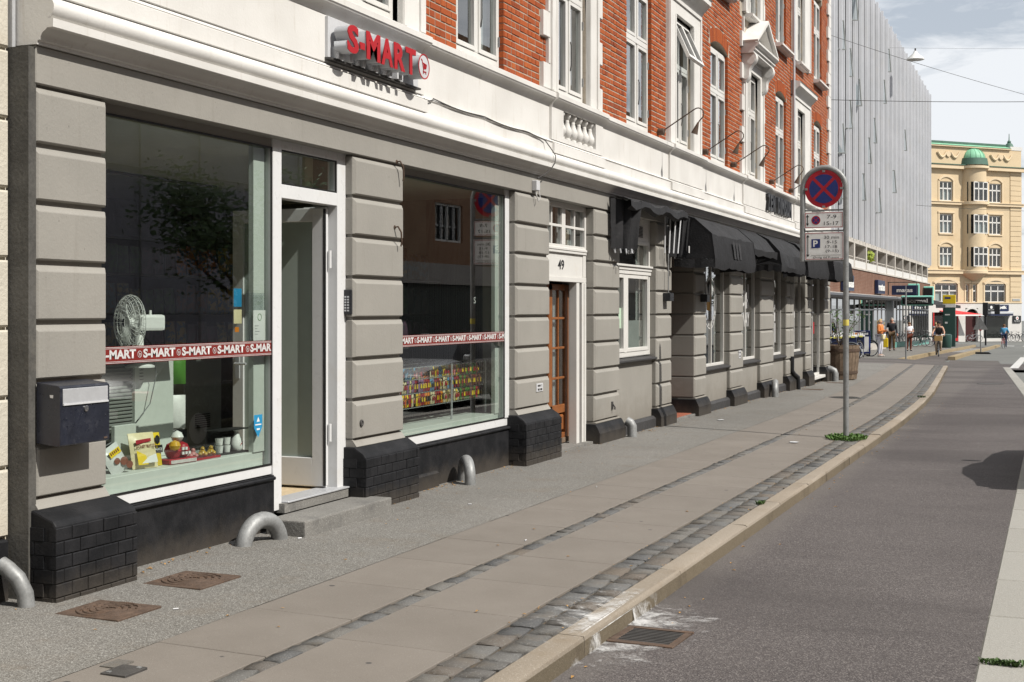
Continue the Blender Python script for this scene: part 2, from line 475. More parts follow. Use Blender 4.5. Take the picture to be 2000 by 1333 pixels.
M['red'] = mat('sign_red', (0.36, 0.003, 0.008), 0.5, 0.04, 4, 0.0, 40, spec=0.5)
M['signwhite'] = mat('sign_white', (0.50, 0.505, 0.52), 0.4, 0.05, 4, 0.02, 40)
M['signgrey'] = mat('sign_return_grey', (0.36, 0.37, 0.39), 0.4, 0.06, 4, 0.02, 40)
M['awning'] = mat('black_awning_canvas', (0.011, 0.011, 0.0125), 0.75, 0.25, 3.2, 0.35, 35, dirt=((0.026, 0.025, 0.027), 0.5, 3.0), bdist=0.012)
M['wood'] = mat('varnished_oak', (0.225, 0.078, 0.022), 0.4, 0.25, 9, 0.1, 60, spec=0.5)
M['woodgrey'] = mat('weathered_wood', (0.15, 0.108, 0.075), 0.85, 0.35, 12, 0.4, 60)
M['rednose'] = flat('bollard_red', (0.5, 0.02, 0.02))
M['foliage'] = mat('weed_leaves', (0.06, 0.12, 0.022), 0.6, 0.3, 22, 0.1, 60, rnd=0.35)
M['leafy'] = mat('tree_leaves', (0.05, 0.095, 0.028), 0.6, 0.3, 3, 0.0, 60, rnd=0.0)
M['bark'] = mat('tree_bark', (0.09, 0.07, 0.052), 0.9, 0.3, 12, 0.6, 40)
M['deadleaf'] = mat('dry_leaf', (0.36, 0.2, 0.06), 0.7, 0.3, 40, 0.1, 60, rnd=0.4)
# ---------------------------------------------------------------- ground
PROFILE = [(-60, .30), (6.8, 0), (28, -.0975), (57, -.38), (70, -.53), (104, -1.05), (150, -1.65), (400, -3.0), (900, -5.0)]
def g0(Y):
    for (a, za), (b, zb) in zip(PROFILE, PROFILE[1:]):
        if Y <= b: return za + (zb - za) * (Y - a) / (b - a)
    return PROFILE[-1][1]
def bend(Y):
    if Y < 20: return 0.0
    if Y < 32: return -.0020 * (Y - 20) ** 2
    return -.288 - .0545 * (Y - 32)
KERB_H = 0.105
def zp(u, Y): return g0(Y) - .022 * max(0, min(u, 3.06))
def zr(u, Y): return g0(Y) - .067 - KERB_H
def gp(u, Y, dz=0.0): return (u + bend(Y), Y, zp(u, Y) + dz)
def frange(a, b, st):
    n = max(1, int(round((b - a) / st)))
    return [a + (b - a) * i / n for i in range(n + 1)]
def sheet(us, ys, zf, curved=True):
    mb = MB(); n = len(us)
    for y in ys:
        for u in us: mb.v.append((u + (bend(y) if curved else 0), y, zf(u, y)))
    for j in range(len(ys) - 1):
        for i in range(n - 1):
            a = j * n + i
            mb.f.append([a, a + 1, a + n + 1, a + n]); mb.m.append(0)
    return mb

# wide ground reaching the horizon
us = [-900, -300, -60, -20, -6, 0, 6, 20, 60, 300, 900]
ys = [-300, -60, 0, 28, 57, 70, 104, 150, 260, 400, 900]
tag(sheet(us, ys, lambda u, y: g0(y) - .42, False).build('ground', M['road']), 'grey asphalt ground stretching out under the street', kind='structure')

# pavement: asphalt strip with bedding below the slabs
pv = sheet(frange(-1.2, 1.240, .35), frange(-3, 50.2, .8), lambda u, y: zp(u, y)).build('pavement', M['tarmac'])
tag(pv, 'asphalt pavement strip along the grey facade', kind='structure')
sheet(frange(1.235, 2.95, .3), frange(-3, 50.2, .8), lambda u, y: zp(u, y) - .014).build('joint_bed', M['joint'], pv)
tag(sheet(frange(-14, -1.2, 2), frange(34.7, 58, 2), lambda u, y: zp(0, y) - .01).build('side_pavement', M['tarmac']), 'asphalt apron beside the end of the brick building', kind='structure')

def slab_obj(name, u0, u1, y0, y1, mat_, parent, dz=0.0, depth=.06, zf=zp, bevel=0.004):
    o = ((u0 + u1) / 2 + bend((y0 + y1) / 2), (y0 + y1) / 2, zf((u0 + u1) / 2, (y0 + y1) / 2))
    mb = MB()
    c = [(u0, y0), (u1, y0), (u1, y1), (u0, y1)]
    b = bevel
    ins = [(u0 + b, y0 + b), (u1 - b, y0 + b), (u1 - b, y1 - b), (u0 + b, y1 - b)]
    J = [RND.uniform(-.0016, .0004) for _ in range(4)]
    for q, zo in ((c, -depth), (c, -b), (ins, 0)):
        for k, (u, y) in enumerate(q):
            mb.v.append((u + bend(y) - o[0], y - o[1], zf(u, y) + zo + dz + (J[k] if zo > -depth else 0) - o[2]))
    for a in (0, 4):
        for k in range(4):
            mb.f.append([a + k, a + (k+1) % 4, a + 4 + (k+1) % 4, a + 4 + k]); mb.m.append(0)
    mb.f.append([8, 9, 10, 11]); mb.m.append(0)
    return put(name, mb.mesh(name, mat_), parent, o)

y = 6.80 - .84 * 12
while y < 50:
    slab_obj('paving_slab', 1.2405, 1.85, y + .385 + .003, y + .385 + .837, M['slab'], pv, 0, .06, zp, .0025)
    slab_obj('paving_slab', 1.972, 2.622, y + .003, y + .837, M['slab'], pv, 0, .06, zp, .0025)
    y += .84
# granite setts: one row between the slabs, two rows beside the kerb
def sett_mesh(seed):
    r = random.Random(seed); mb = MB()
    for (h, k) in ((-.06, .5), (-.007, .498), (0.0, .455)):
        for sx, sy in ((-1, -1), (0, -1.02), (1, -1), (1.02, 0), (1, 1), (0, 1.02), (-1, 1), (-1.02, 0)):
            mb.v.append((sx * k * r.uniform(.93, 1.02), sy * k * r.uniform(.93, 1.02), h + r.uniform(-.004, .004) * (h > -.05)))
    mb.v.append((r.uniform(-.1, .1), r.uniform(-.1, .1), .004))
    for a in (0, 8):
        for k in range(8): mb.f.append([a + k, a + (k+1) % 8, a + 8 + (k+1) % 8, a + 8 + k]); mb.m.append(0)
    for k in range(8): mb.f.append([16 + k, 16 + (k+1) % 8, 24]); mb.m.append(0)
    return mb
SETTS = [sett_mesh(i) for i in range(6)]
SETT_ME = [s_.mesh('sett', M['sett'], smooth=True, ang=55) for s_ in SETTS]
rest = MB(); shade = []; n_s = 0
lst = []
for u0, u1, L0, L1 in ((1.858, 1.966, .14, .25), (2.632, 2.772, .13, .24), (2.782, 2.922, .13, .24)):
    y = -1.5 + RND.random() * .2
    while y < 50:
        L = RND.uniform(L0, L1)
        lst.append((u0, u1, y, y + L)); y += L + RND.uniform(.006, .016)
lst.sort(key=lambda q: q[2] if q[2] > 4.2 else 100 - q[2])
for u0, u1, y0, y1 in lst:
    uc, yc = (u0 + u1) / 2 + RND.uniform(-.004, .004), (y0 + y1) / 2
    loc = gp(uc, yc, RND.uniform(-.005, .003)); scl = ((u1 - u0) * 1.0, (y1 - y0) * 1.0, 1.0)
    k = RND.randrange(6)
    if n_s < 290 and y0 > 4.2:
        put('sett', SETT_ME[k], pv, loc, scl, (RND.uniform(-.03, .03), RND.uniform(-.03, .03), RND.uniform(-.05, .05))); n_s += 1
    else:
        i = len(rest.v)
        rest.v += [(loc[0] + a * scl[0], loc[1] + b * scl[1], loc[2] + c) for a, b, c in SETTS[k].v]
        rest.f += [[i + j for j in q] for q in SETTS[k].f]; rest.m += [0] * len(SETTS[k].f)
        shade += [RND.random()] * len(SETTS[k].f)
def with_shade(mb, name, mat_, parent, shade, smooth=False):
    me = mb.mesh(name, mat_, smooth=smooth)
    at = me.attributes.new('shade', 'FLOAT', 'FACE'); at.data.foreach_set('value', shade)
    o = put(name, me, parent); o['kind'] = 'stuff'; return o
with_shade(rest, 'sett_rows', M['sett'], pv, shade, True)

# granite kerb
kb = sheet([2.94, 3.05], frange(-3, 50.2, .8), lambda u, y: zp(u, y) - .03).build('kerb', M['joint'])
tag(kb, 'warm granite kerb edging the pavement', kind='structure')
def kerb_stone(y0, y1, ua=2.93, ub=3.075, parent=kb, name='kerb_stone', mat_=None, zf=zp, dz=0, low=.34):
    mb = MB(); n = 4
    o = (ua + bend(y0), y0, zf(ua, y0))
    prof = [(ua, -low), (ua, -.006), (ua + .006, 0), (ub - .022, -.001), (ub - .006, -.008), (ub, -.026), (ub + .012, -low)]
    jit = RND.uniform(-.004, .004)
    for q in range(n + 1):
        yy = y0 + (y1 - y0) * q / n
        for (u, z) in prof:
            wob = 0 if u < ua + .05 else RND.uniform(-.004, .004)
            mb.v.append((u + bend(yy) + wob - o[0], yy - o[1], zf(ua, yy) + dz + z + (wob if z > -.1 else 0) + jit * (z > -.2) - o[2]))
    k = len(prof)
    for q in range(n):
        for j in range(k - 1):
            a = q * k + j
            mb.f.append([a, a + k, a + k + 1, a + 1]); mb.m.append(1 if j == k - 2 else 0)
    mb.f.append(list(range(k))); mb.m.append(0); mb.f.append(list(range(n * k, n * k + k))[::-1]); mb.m.append(0)
    me = mb.mesh(name, [mat_ or M['kerb'], M['kerbface']], smooth=True, ang=30)
    return put(name, me, parent, o)
y = -2.2; joints = [6.56, 8.49, 10.52, 11.9, 13.35]
while y < 50.0:
    nx = [j for j in joints if j > y + .5]
    e = nx[0] if nx and nx[0] - y < 2.2 else y + RND.uniform(1.1, 1.75)
    e = min(e, 50.15)
    if 50.15 - e < .5: e = 50.15
    kerb_stone(y + .005, e - .005); y = e

# cycle track, separating strip and carriageway
tag(sheet([3.0, 3.4, 3.8, 4.2, 4.6, 4.97], frange(-4, 62, .8), zr).build('cycle_track', M['track']), 'purple grey asphalt cycle track between the kerbs', kind='structure')
st = sheet([4.95, 5.2], frange(-4, 62, .8), lambda u, y: zr(u, y) - .03).build('separation_kerb', M['joint'])
tag(st, 'pale granite strip along the outer edge of the cycle track', kind='structure')
y = 7.14 - 1.16 * 8
while y < 52:
    slab_obj('strip_slab', 4.945, 5.205, y + .004, y + 1.156, M['strip'], st, .012, .2, zr, .012); y += 1.16
tag(sheet([5.19, 9, 13, 17.2], frange(-6, 56, 2), lambda u, y: zr(u, y) - .10, True).build('road', M['road']), 'grey asphalt carriageway beside the cycle track', kind='structure')
# junction and street beyond it
tag(sheet([-14, -4.3, -.5, 1.2, 6, 30], frange(50.15, 240, 3.2), lambda u, y: zr(u, y) - .012, False).build('junction_road', M['road']), 'grey asphalt of the junction and the street beyond', kind='structure')
tag(sheet([-14, -8, -3, -.55, 2, 5.2], [50.2, 51.5, 53, 55, 57.2], lambda u, y: g0(y) - .022 if u < -.5 else zr(u, y) - .004, False).build('crossing_asphalt', M['track']), 'purple asphalt band crossing the side street', kind='structure')
tag(sheet([-.45, .3, 1.0], frange(57.2, 112, 2.5), lambda u, y: zr(u, y) - .003, False).build('far_cycle_track', M['track']), 'asphalt cycle track past the far shops', kind='structure')
tag(sheet([-4.6, -2.5, -.5], frange(57.0, 118, 2.5), lambda u, y: g0(y) - .02, False).build('far_pavement', M['tarmac']), 'asphalt pavement in front of the far shops', kind='structure')
def far_kerb(name, u0, u1, y0, y1, label, mat_, dz):
    root = MB()
    ys = frange(y0, y1, 1.4)
    for a, b in zip(ys, ys[1:]):
        z0, z1 = g0(a) + dz, g0(b) + dz; i = len(root.v)
        root.v += [(u0, a, z0 - .3), (u1, a, z0 - .3), (u1, b - .02, z1 - .3), (u0, b - .02, z1 - .3), (u0, a, z0), (u1, a, z0), (u1, b - .02, z1), (u0, b - .02, z1)]
        for q in ((4,5,6,7),(0,1,5,4),(1,2,6,5),(2,3,7,6),(3,0,4,7)): root.f.append([i + j for j in q]); root.m.append(0)
    return tag(root.build(name, mat_), label, kind='structure')
M['kerbyellow'] = mat('warm_kerb', (0.27, 0.21, 0.125), 0.8, 0.2, 3, 0.2, 40)
far_kerb('far_kerb', -.62, -.42, 57.0, 112, 'warm stone kerb in front of the far shops', M['kerbyellow'], -.012)
far_kerb('traffic_island', .92, 1.24, 62.7, 116, 'narrow kerbed island between far cycle track and road', M['kerbyellow'], -.03)
M['marking'] = mat('road_marking', (0.46, 0.46, 0.45), 0.8, 0.12, 9, 0.2, 80, dirt=((0.3, 0.3, 0.3), 0.5, 7))
mk = MB()
for (xa, ya, xb, yb, w) in ((3.95, 51.6, 3.93, 69.7, .30), (3.93, 72, 3.9, 90, .15)):
    mk.poly([(xa - w/2, ya, zr(9, ya) + .004), (xa + w/2, ya, zr(9, ya) + .004), (xb + w/2, yb, zr(9, yb) + .004), (xb - w/2, yb, zr(9, yb) + .004)])
for k in range(9):
    ya = 84 + k * 2.3
    mk.poly([(-.35, ya, zr(9, ya) + .006), (.85, ya, zr(9, ya) + .006), (.85, ya + .9, zr(9, ya + .9) + .006), (-.35, ya + .9, zr(9, ya + .9) + .006)])
for k in range(8):
    mk.poly([(1.6 + k * 1.25, 118, zr(9, 118) + .006), (2.2 + k * 1.25, 118, zr(9, 118) + .006), (2.2 + k * 1.25, 121, zr(9, 121) + .006), (1.6 + k * 1.25, 121, zr(9, 121) + .006)])
tag(mk.build('lane_markings', M['marking']), 'white painted lane lines on the junction road', kind='structure')
tag(sheet([17.2, 20.3], frange(-6, 120, 3), lambda u, y: g0(y) - .05, False).build('opposite_pavement', M['tarmac']), 'pavement on the other side of the street', kind='structure')

# covers and gully let into the surfaces
def cover_square(cx, cy, sx, sy, name, label, mat_, rings):
    z = zp(cx, cy) + .003; e = empty(name, (cx, cy, z), 0, label, 'drain cover')
    mb = MB(); mb.box(-sx/2, sx/2, -sy/2, sy/2, -.03, .004)
    mb.build('frame', mat_, e, bevel=.003)
    r0 = min(sx, sy) / 2
    for k in range(rings):
        r = r0 * (.92 - k * .19)
        q = MB(); n = 32
        q.lathe([(r, .004), (r - .004, .011), (r - .018, .011), (r - .022, .004)], (0, 0, 0), n, caps=False)
        q.build('ring', mat_, e, smooth=True)
    q = MB()
    for a in range(0, 360, 30):
        for k in range(rings):
            r = r0 * (.83 - k * .19)
            x, y_ = r * math.cos(rad(a + 15 * k)), r * math.sin(rad(a + 15 * k))
            q.box(x - .011, x + .011, y_ - .011, y_ + .011, .003, .010)
    q.build('studs', mat_, e)['kind'] = 'stuff'
    return e
cover_square(.54, 6.79, .40, .42, 'drain_cover', 'rusty square drain cover below the shop window wall', M['rust'], 4)
cover_square(.61, 5.93, .41, .37, 'drain_cover', 'rusty square drain cover beside the first brick plinth', M['rust'], 4)
e = empty('hatch_cover', (1.43, 5.0, zp(1.43, 5.0)), 0, 'small dark steel hatch plate in the slab pavement', 'hatch')
MB().box(-.068, .068, -.08, .08, -.02, .0085).build('plate', M['iron'], e, bevel=.002)
MB().box(-.05, -.03, -.065, -.045, .008, .012).build('lifting_eye', M['steel'], e); MB().box(.03, .05, .045, .065, .008, .012).build('lifting_eye', M['steel'], e)
tag(MB().box(1.28, 1.37, 5.02, 5.15, zp(1.3, 5.05) - .05, zp(1.3, 5.05) + .0045).build('stone_patch', M['sett']), 'small grey stone patch beside the steel hatch', 'patch')
e = empty('manhole_cover', (1.47, 27.1, zp(1.47, 27.1)), 0, 'round dark manhole cover in the slabs near the sign pole', 'manhole cover')
MB().lathe([(.30, -.02), (.30, .006), (.27, .008), (.265, .004), (0.001, .004)], (0, 0, 0), 28).build('plate', M['iron'], e)
q = MB()
for i in range(-6, 7):
    for j in range(-6, 7):
        if (i * i + j * j) * .0016 < .058: q.box(i * .04 - .012, i * .04 + .012, j * .04 - .012, j * .04 + .012, .003, .010)
q.build('studs', M['iron'], e)['kind'] = 'stuff'
e = empty('manhole_cover', (3.72, 38.0, zr(3.5, 38) + .002), 0, 'round dark manhole cover in the far cycle track', 'manhole cover')
MB().lathe([(.34, -.02), (.34, .006), (.30, .008), (.295, .005), (0.001, .005)], (0, 0, 0), 28).build('plate', M['iron'], e)
for (x, y_, lab) in ((.62, 29.6, 'flat rusty cover in the asphalt near the black downpipe'), (.75, 33.2, 'flat rusty cover in the asphalt near the planter')):
    MBo = MB().box(-.22, .22, -.16, .16, -.02, .005)
    e = empty('inspection_cover', (x + bend(y_), y_, zp(x, y_)), 0, lab, 'drain cover', 'flat rusty covers by the far wall')
    MBo.build('plate', M['rust'], e)
# road gully with bars
gz_ = zr(3.3, 7.1)
e = empty('road_gully', (3.275, 7.09, gz_), rad(-3), 'rusty barred road gully beside the powder stained kerb', 'drain')
q = MB(); q.box(-.185, .185, -.19, -.145, -.02, .009); q.box(-.185, .185, .145, .19, -.02, .009); q.box(-.185, -.145, -.145, .145, -.02, .009); q.box(.145, .185, -.145, .145, -.02, .009)
q.build('frame', M['rust'], e, bevel=.003)
MB().box(-.145, .145, -.145, .145, -.03, .0045).build('pit', M['darker'], e)
for k in range(9):
    yy = -.128 + k * .032
    MB().box(-.145, .145, yy - .008, yy + .008, -.01, .0075).build('bar', M['iron'], e)
# spilled white powder round the gully
def m_powder():
    t = NT('white_powder'); x, y_, z = t.xyz()
    dx = t.math('MULTIPLY', t.math('SUBTRACT', x, 3.14), 2.6); dy = t.math('MULTIPLY', t.math('SUBTRACT', y_, 7.12), 1.35)
    d = t.math('SQRT', t.math('ADD', t.math('MULTIPLY', dx, dx), t.math('MULTIPLY', dy, dy)))
    n = t.noise(6.5, 7, 0.72, dist=.6)
    v = t.math('SUBTRACT', t.math('ADD', n, t.math('MULTIPLY', t.noise(60, 3, .7), .25)), t.math('MULTIPLY', d, .30))
    fac = t.rng(v, .33, .72, 0, .8)
    tr = t.n.new('ShaderNodeBsdfTransparent'); mx = t.n.new('ShaderNodeMixShader')
    t.l.new(fac, mx.inputs[0]); t.l.new(tr.outputs[0], mx.inputs[1]); t.l.new(t.p.outputs[0], mx.inputs[2])
    t.l.new(mx.outputs[0], t.out.inputs[0])
    return t.fin((.62, .62, .62), .95, 0, .1)
M['powder'] = m_powder()
pw = sheet(frange(3.085, 4.0, .06), frange(6.2, 8.2, .06), lambda u, y: zr(u, y) + .010)
for (ua, ub, za, zb) in ((2.60, 2.93, .007, .007), (2.93, 3.035, .0045, .0045), (3.035, 3.079, .004, -.03), (3.079, 3.094, -.03, -.104)):
    for y0, y1 in zip(frange(6.2, 8.2, .2), frange(6.2, 8.2, .2)[1:]):
        pw.poly([(ua, y0, zp(ua, y0) + za), (ub, y0, zp(ub if ub < 3 else 2.93, y0) + zb), (ub, y1, zp(ub if ub < 3 else 2.93, y1) + zb), (ua, y1, zp(ua, y1) + za)])
keep = [k for k, f_ in enumerate(pw.f) if not (3.06 < sum(pw.v[i][0] for i in f_) / len(f_) < 3.50 and 6.86 < sum(pw.v[i][1] for i in f_) / len(f_) < 7.32)]
pw.f = [pw.f[k] for k in keep]; pw.m = [0] * len(keep)
tag(pw.build('spilled_powder', M['powder']), 'white powder spilled over the kerb and the road gully', 'powder', kind='stuff')

# dry leaves, grit and small litter
lf = MB()
def leaf(x, y_, z, s_):
    a = RND.uniform(0, 6.28); c, s1 = math.cos(a), math.sin(a)
    up = RND.uniform(0, .5) * s_
    P = [(-1, 0, 0), (0, -.45, up), (1, 0, 0), (0, .45, up)]
    lf.poly([(x + (px * c - py * s1) * s_, y_ + (px * s1 + py * c) * s_, z + pz + .004) for px, py, pz in P])
for _ in range(420):
    Y = RND.uniform(5.2, 34); u = abs(RND.gauss(0, .09)) + .03
    if RND.random() < .5: Y = RND.choice([11.3, 11.9, 12.9, 17.4, 17.9, 21.8, 22.4, 24.9, 27.8, 30.4, 32.2, 7.0, 9.95]) + RND.gauss(0, .22)
    leaf(u, Y, zp(u, Y), RND.uniform(.006, .022))
for _ in range(60):
    Y = RND.uniform(5, 30); u = RND.uniform(.2, 3.0)
    leaf(u, Y, zp(u, Y), RND.uniform(.007, .02))
for _ in range(90):
    Y = RND.uniform(6, 30); u = RND.choice([2.63, 2.777, 2.925]) + RND.gauss(0, .012)
    leaf(u, Y, zp(u, Y), RND.uniform(.006, .016))
for _ in range(60):
    Y = RND.uniform(6, 30); u = 3.12 + abs(RND.gauss(0, .12))
    leaf(u, Y, zr(u, Y), RND.uniform(.008, .022))
tag(lf.build('dry_leaves', M['deadleaf']), 'scattered dry leaves and grit along wall, setts and kerb', 'leaves', kind='stuff')
bt = MB()
for (u, Y) in ((.20, 6.38), (.16, 6.42), (.36, 8.30), (.9, 6.1), (1.8, 9.0), (1.35, 12), (.75, 10.4)):
    z = zp(u, Y) + .006; a = RND.uniform(0, 3)
    bt.tube([(u, Y, z), (u + .028 * math.cos(a), Y + .028 * math.sin(a), z)], .005, 6)
tag(bt.build('cigarette_butts', M['signwhite']), 'white cigarette ends dropped on the pavement', 'litter', kind='stuff')
lb = bpy.data.objects
for (u, Y, s_, lab) in ((2.22, 17.4, .07, 'flattened white paper scrap on the slabs near the sign pole'), (.62, 20.2, .06, 'crumpled yellowish paper scrap on the asphalt by the entrance step')):
    mb = MB(); z = zp(u, Y)
    pts = [(u + s_ * math.cos(a) * RND.uniform(.7, 1.1), Y + 1.4 * s_ * math.sin(a) * RND.uniform(.7, 1.1), z + .006 + RND.uniform(0, .008)) for a in [k * .785 for k in range(8)]]
    for k in range(8): mb.poly([pts[k], pts[(k+1) % 8], (u, Y, z + .016)])
    tag(mb.build('paper_scrap', M['signwhite']), lab, 'litter')
def weeds(u, Y, rx, ry, n, hh, label, zf=zp):
    mb = MB()
    for _ in range(n):
        a = RND.uniform(0, 6.28); q = math.sqrt(RND.random())
        x, y_ = u + bend(Y) + rx * q * math.cos(a), Y + ry * q * math.sin(a)
        z = zf(u, y_); b = RND.uniform(0, 6.28); L = hh * RND.uniform(.4, 1.1); w = L * RND.uniform(.10, .28)
        dx, dy = math.cos(b), math.sin(b); lean = RND.uniform(.3, 1.0) * L
        P = [(x - dy * w * .3, y_ + dx * w * .3, z), (x + dy * w * .3, y_ - dx * w * .3, z),
             (x + dx * lean * .6 + dy * w, y_ + dy * lean * .6 - dx * w, z + L * .7), (x + dx * lean, y_ + dy * lean, z + L * .8), (x + dx * lean * .6 - dy * w, y_ + dy * lean * .6 + dx * w, z + L * .7)]
        mb.poly(P)
    return tag(mb.build('weed_clump', M['foliage']), label, 'weeds')
weeds(2.74, 18.35, .26, .40, 900, .062, 'green weeds growing round the foot of the sign pole')
weeds(2.93, 11.75, .035, .09, 90, .035, 'small green weed tuft in the joint behind the kerb')
weeds(5.06, 7.14, .10, .025, 150, .036, 'small green weed tuft on the pale granite strip', lambda u, y: zr(u, y) + .012)
weeds(2.98, 28.3, .1, .05, 40, .05, 'mossy weed line across a kerb joint further along')
# ---------------------------------------------------------------- the brick corner building
XB, XF = .08, -.02           # face of the rusticated blocks, face of the shop frames
YA, YE = 5.96, 34.6
BLD = empty('brick_building', (0, 6, 0), 0, 'red brick building with white upper trim and grey rusticated shop floor', 'building')
BO = (0, 6, 0)
def bpart(mb, name, mat_, parent=None, **k):
    return mb.build(name, mat_, parent or BLD, origin=BO, **k)
def sub(parent): return parent
GROOVES = [.218, .547, .872, 1.20, 1.528, 1.862, 2.195, 2.515, 2.85]
PIERS = [(5.98, 6.60), (9.66, 10.55), (13.2, 14.2), (15.81, 16.82), (18.60, 19.38), (20.78, 21.52), (23.32, 24.32), (25.93, 27.16), (28.61, 29.05), (29.10, 29.45), (31.01, 31.71), (33.67, 34.55)]
def plinth_bricks(par, Y0, Y1, xf, z0, z1):
    ch = .0765; n = int((z1 - z0) / ch) + 1
    for r in range(n):
        za = z1 - (r + 1) * ch + .002; zb = z1 - r * ch - .003
        if zb < z0: break
        y = Y0 - (.066 if r % 2 else 0)
        while y < Y1 - .01:
            a, b = max(y, Y0), min(y + .131, Y1)
            if b - a > .02:
                jj = RND.uniform(-.002, .0025)
                MB().cbox(xf - .05, xf + jj, a + .001, b - .002, za, zb, .004).build('brick', M['plinth'], par, origin=BO)
            y += .133
        x = xf - (.02 if r % 2 else .085)
        while x > -.05:
            a = max(x - .13, -.06)
            MB().box(a, x - .003, Y0 - .004 + RND.uniform(-.002, .002), Y0 + .05, za, zb).build('brick', M['plinth'], par, origin=BO)
            x -= .133
for pi, (a, b) in enumerate(PIERS):
    tall = pi < 3
    first = .547 if tall else .218
    p = sub(bpart(MB().box(-.32, XB - .036, a + .02, b - .02, .3 if tall else .1, 2.86), 'pier', M['grey']))
    gs = [g for g in GROOVES if g >= first - .01]
    back = -.62 if pi in (4, 5) else -.22
    for g, h_ in zip(gs, gs[1:]):
        mb = MB().cbox(back, XB + RND.uniform(-.002, .002), a, b, g + .012, h_ - .014, .026, 0, .008, .036)
        mb.build('stone_block', M['grey'], p, origin=BO, bevel=.003)
    lo = .44 if tall else .15
    MB().extr_y([(-.2, lo + .02), (XB - .012, lo + .02), (XB + .012, lo + .055), (XB - .03, first + .004), (-.2, first + .004)], a + .004, b - .004).build('base_course', M['grey'], p, origin=BO)
    if tall:
        xf = .25 if pi == 0 else .20
        MB().extr_y([(-.2, -.3), (xf - .008, -.3), (xf - .008, lo - .03), (xf - .03, lo), (XB + .01, lo + .052), (-.2, lo + .052)], a - .03, b + .05).build('plinth', M['plinth'], p, origin=BO, bevel=.012, seg=2)
        plinth_bricks(p, a - .034, b + .052, xf, -.12, lo - .035)
    else:
        y0, y1 = a - .035, b + .035
        if pi == 8: y1 = b + .01
        if pi == 9: y0 = a - .01
        MB().extr_y([(back, -.35), (.15, -.35), (.15, lo - .07), (.125, lo - .012), (XB + .012, lo + .045), (back, lo + .045)], y0, y1).build('plinth', M['plinth'], p, origin=BO, bevel=.008, seg=2)
# plain wall behind everything, frieze, low walls under the windows
bpart(MB().box(-.32, XB, YA + .02, YE - .01, 2.85, 3.062), 'frieze', M['grey'], bevel=.006)
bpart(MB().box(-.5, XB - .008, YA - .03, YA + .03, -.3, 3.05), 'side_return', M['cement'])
def low_wall(y0, y1, z1, mat_, x=0.0): return bpart(MB().box(-.3, x, y0, y1, -.35, z1), 'low_wall', mat_)
low_wall(6.5, 8.57, .389, M['plinth']); low_wall(10.4, 13.3, .385, M['plinth'])
bpart(MB().box(-.25, .022, 6.5, 8.57, .355, .3815), 'wall_lip', M['plinth'], bevel=.008); bpart(MB().box(-.25, .022, 10.4, 13.25, .352, .3785), 'wall_lip', M['plinth'], bevel=.008)
for y0, y1, zt in ((16.7, 18.7, .90), (21.4, 23.4, .60), (24.2, 26.0, .60), (27.0, 28.7, .60), (29.4, 31.1, .60)):
    low_wall(y0, y1, zt, M['grey'])
    bpart(MB().extr_y([(-.1, -.35), (.07, -.35), (.07, g0(y0) + .11), (.03, g0(y0) + .145), (-.1, g0(y0) + .145)], y0, y1), 'skirting', M['plinth_grey'])
    bpart(MB().extr_y([(-.1, zt + .001), (.075, zt + .001), (.075, zt + .028), (-.1, zt + .062)], y0 + .1 if y0 > 17 else y0 + .11, y1 - .08), 'window_sill', M['plinth_grey'], bevel=.004)
bpart(MB().box(-.14, .05, 10.62, 11.35, -.2, .12), 'mounting_ledge', M['plinth'], bevel=.02)

# cornice and white band
CORN = [(-.2, 3.064), (.095, 3.064), (.098, 3.082), (.112, 3.088), (.118, 3.105), (.135, 3.128), (.158, 3.142), (.163, 3.150), (.205, 3.152), (.207, 3.198), (.190, 3.204)]
for k in range(11):
    a_ = rad(-80 + 16.5 * k); CORN.append((.157 + .055 * math.cos(a_), 3.262 + .060 * math.sin(a_)))
CORN += [(.145, 3.330), (.128, 3.336), (.128, 3.452), (.140, 3.462), (.132, 3.478), (.10, 3.492), (-.2, 3.492)]
bpart(MB().extr_y(CORN, YA + .01, YE + .02), 'cornice', M['white'], smooth=True, ang=35)
def top_mould(d): return [(-.2, 3.858), (.095 + d, 3.858), (.100 + d, 3.872), (.105 + d, 3.884), (.118 + d, 3.902), (.140 + d, 3.922), (.165 + d, 3.932), (.170 + d, 3.944), (.178 + d, 3.950), (.178 + d, 3.998), (.165 + d, 4.006), (.02, 4.046), (-.2, 4.046)]
BAL = (14.50, 15.74)
for y0, y1 in ((YA + .02, BAL[0]), (BAL[1], YE)):
    bpart(MB().box(-.2, .09, y0, y1, 3.492, 3.858), 'band_panel', M['white'])
bpart(MB().box(-.2, -.05, BAL[0], BAL[1], 3.492, 3.858), 'band_recess', M['white'])
bpart(MB().extr_y(top_mould(0), YA + .02, YE + .01), 'sill_course', M['white'], smooth=True, ang=35)
PED = [(5.99, 10.86), (14.14, 15.98), (19.14, 21.10), (24.14, 26.48), (29.28, 31.48)]
for k, (a, b) in enumerate(PED):
    if k == 1:
        mb = MB(); mb.box(.05, .122, a, 14.53, 3.494, 3.859); mb.box(.05, .122, 15.70, b, 3.494, 3.859)
        mb.box(.0, .1215, 14.53, 15.70, 3.494, 3.545); bpart(mb, 'pedestal', M['white'])
    else: bpart(MB().box(.05, .122, a, b, 3.494, 3.859), 'pedestal', M['white'], bevel=.004)
    bpart(MB().extr_y(top_mould(.03), a, b), 'pedestal_cap', M['white'], smooth=True, ang=35)
    bpart(MB().box(.05, .158, a, b, 3.338, 3.4495), 'pedestal_base', M['white'], bevel=.004)
BALU = [(.045, 3.545), (.045, 3.572), (.030, 3.578), (.046, 3.600), (.062, 3.635), (.060, 3.672), (.040, 3.715), (.027, 3.765), (.030, 3.778), (.024, 3.786), (.040, 3.812), (.050, 3.828), (.050, 3.856)]
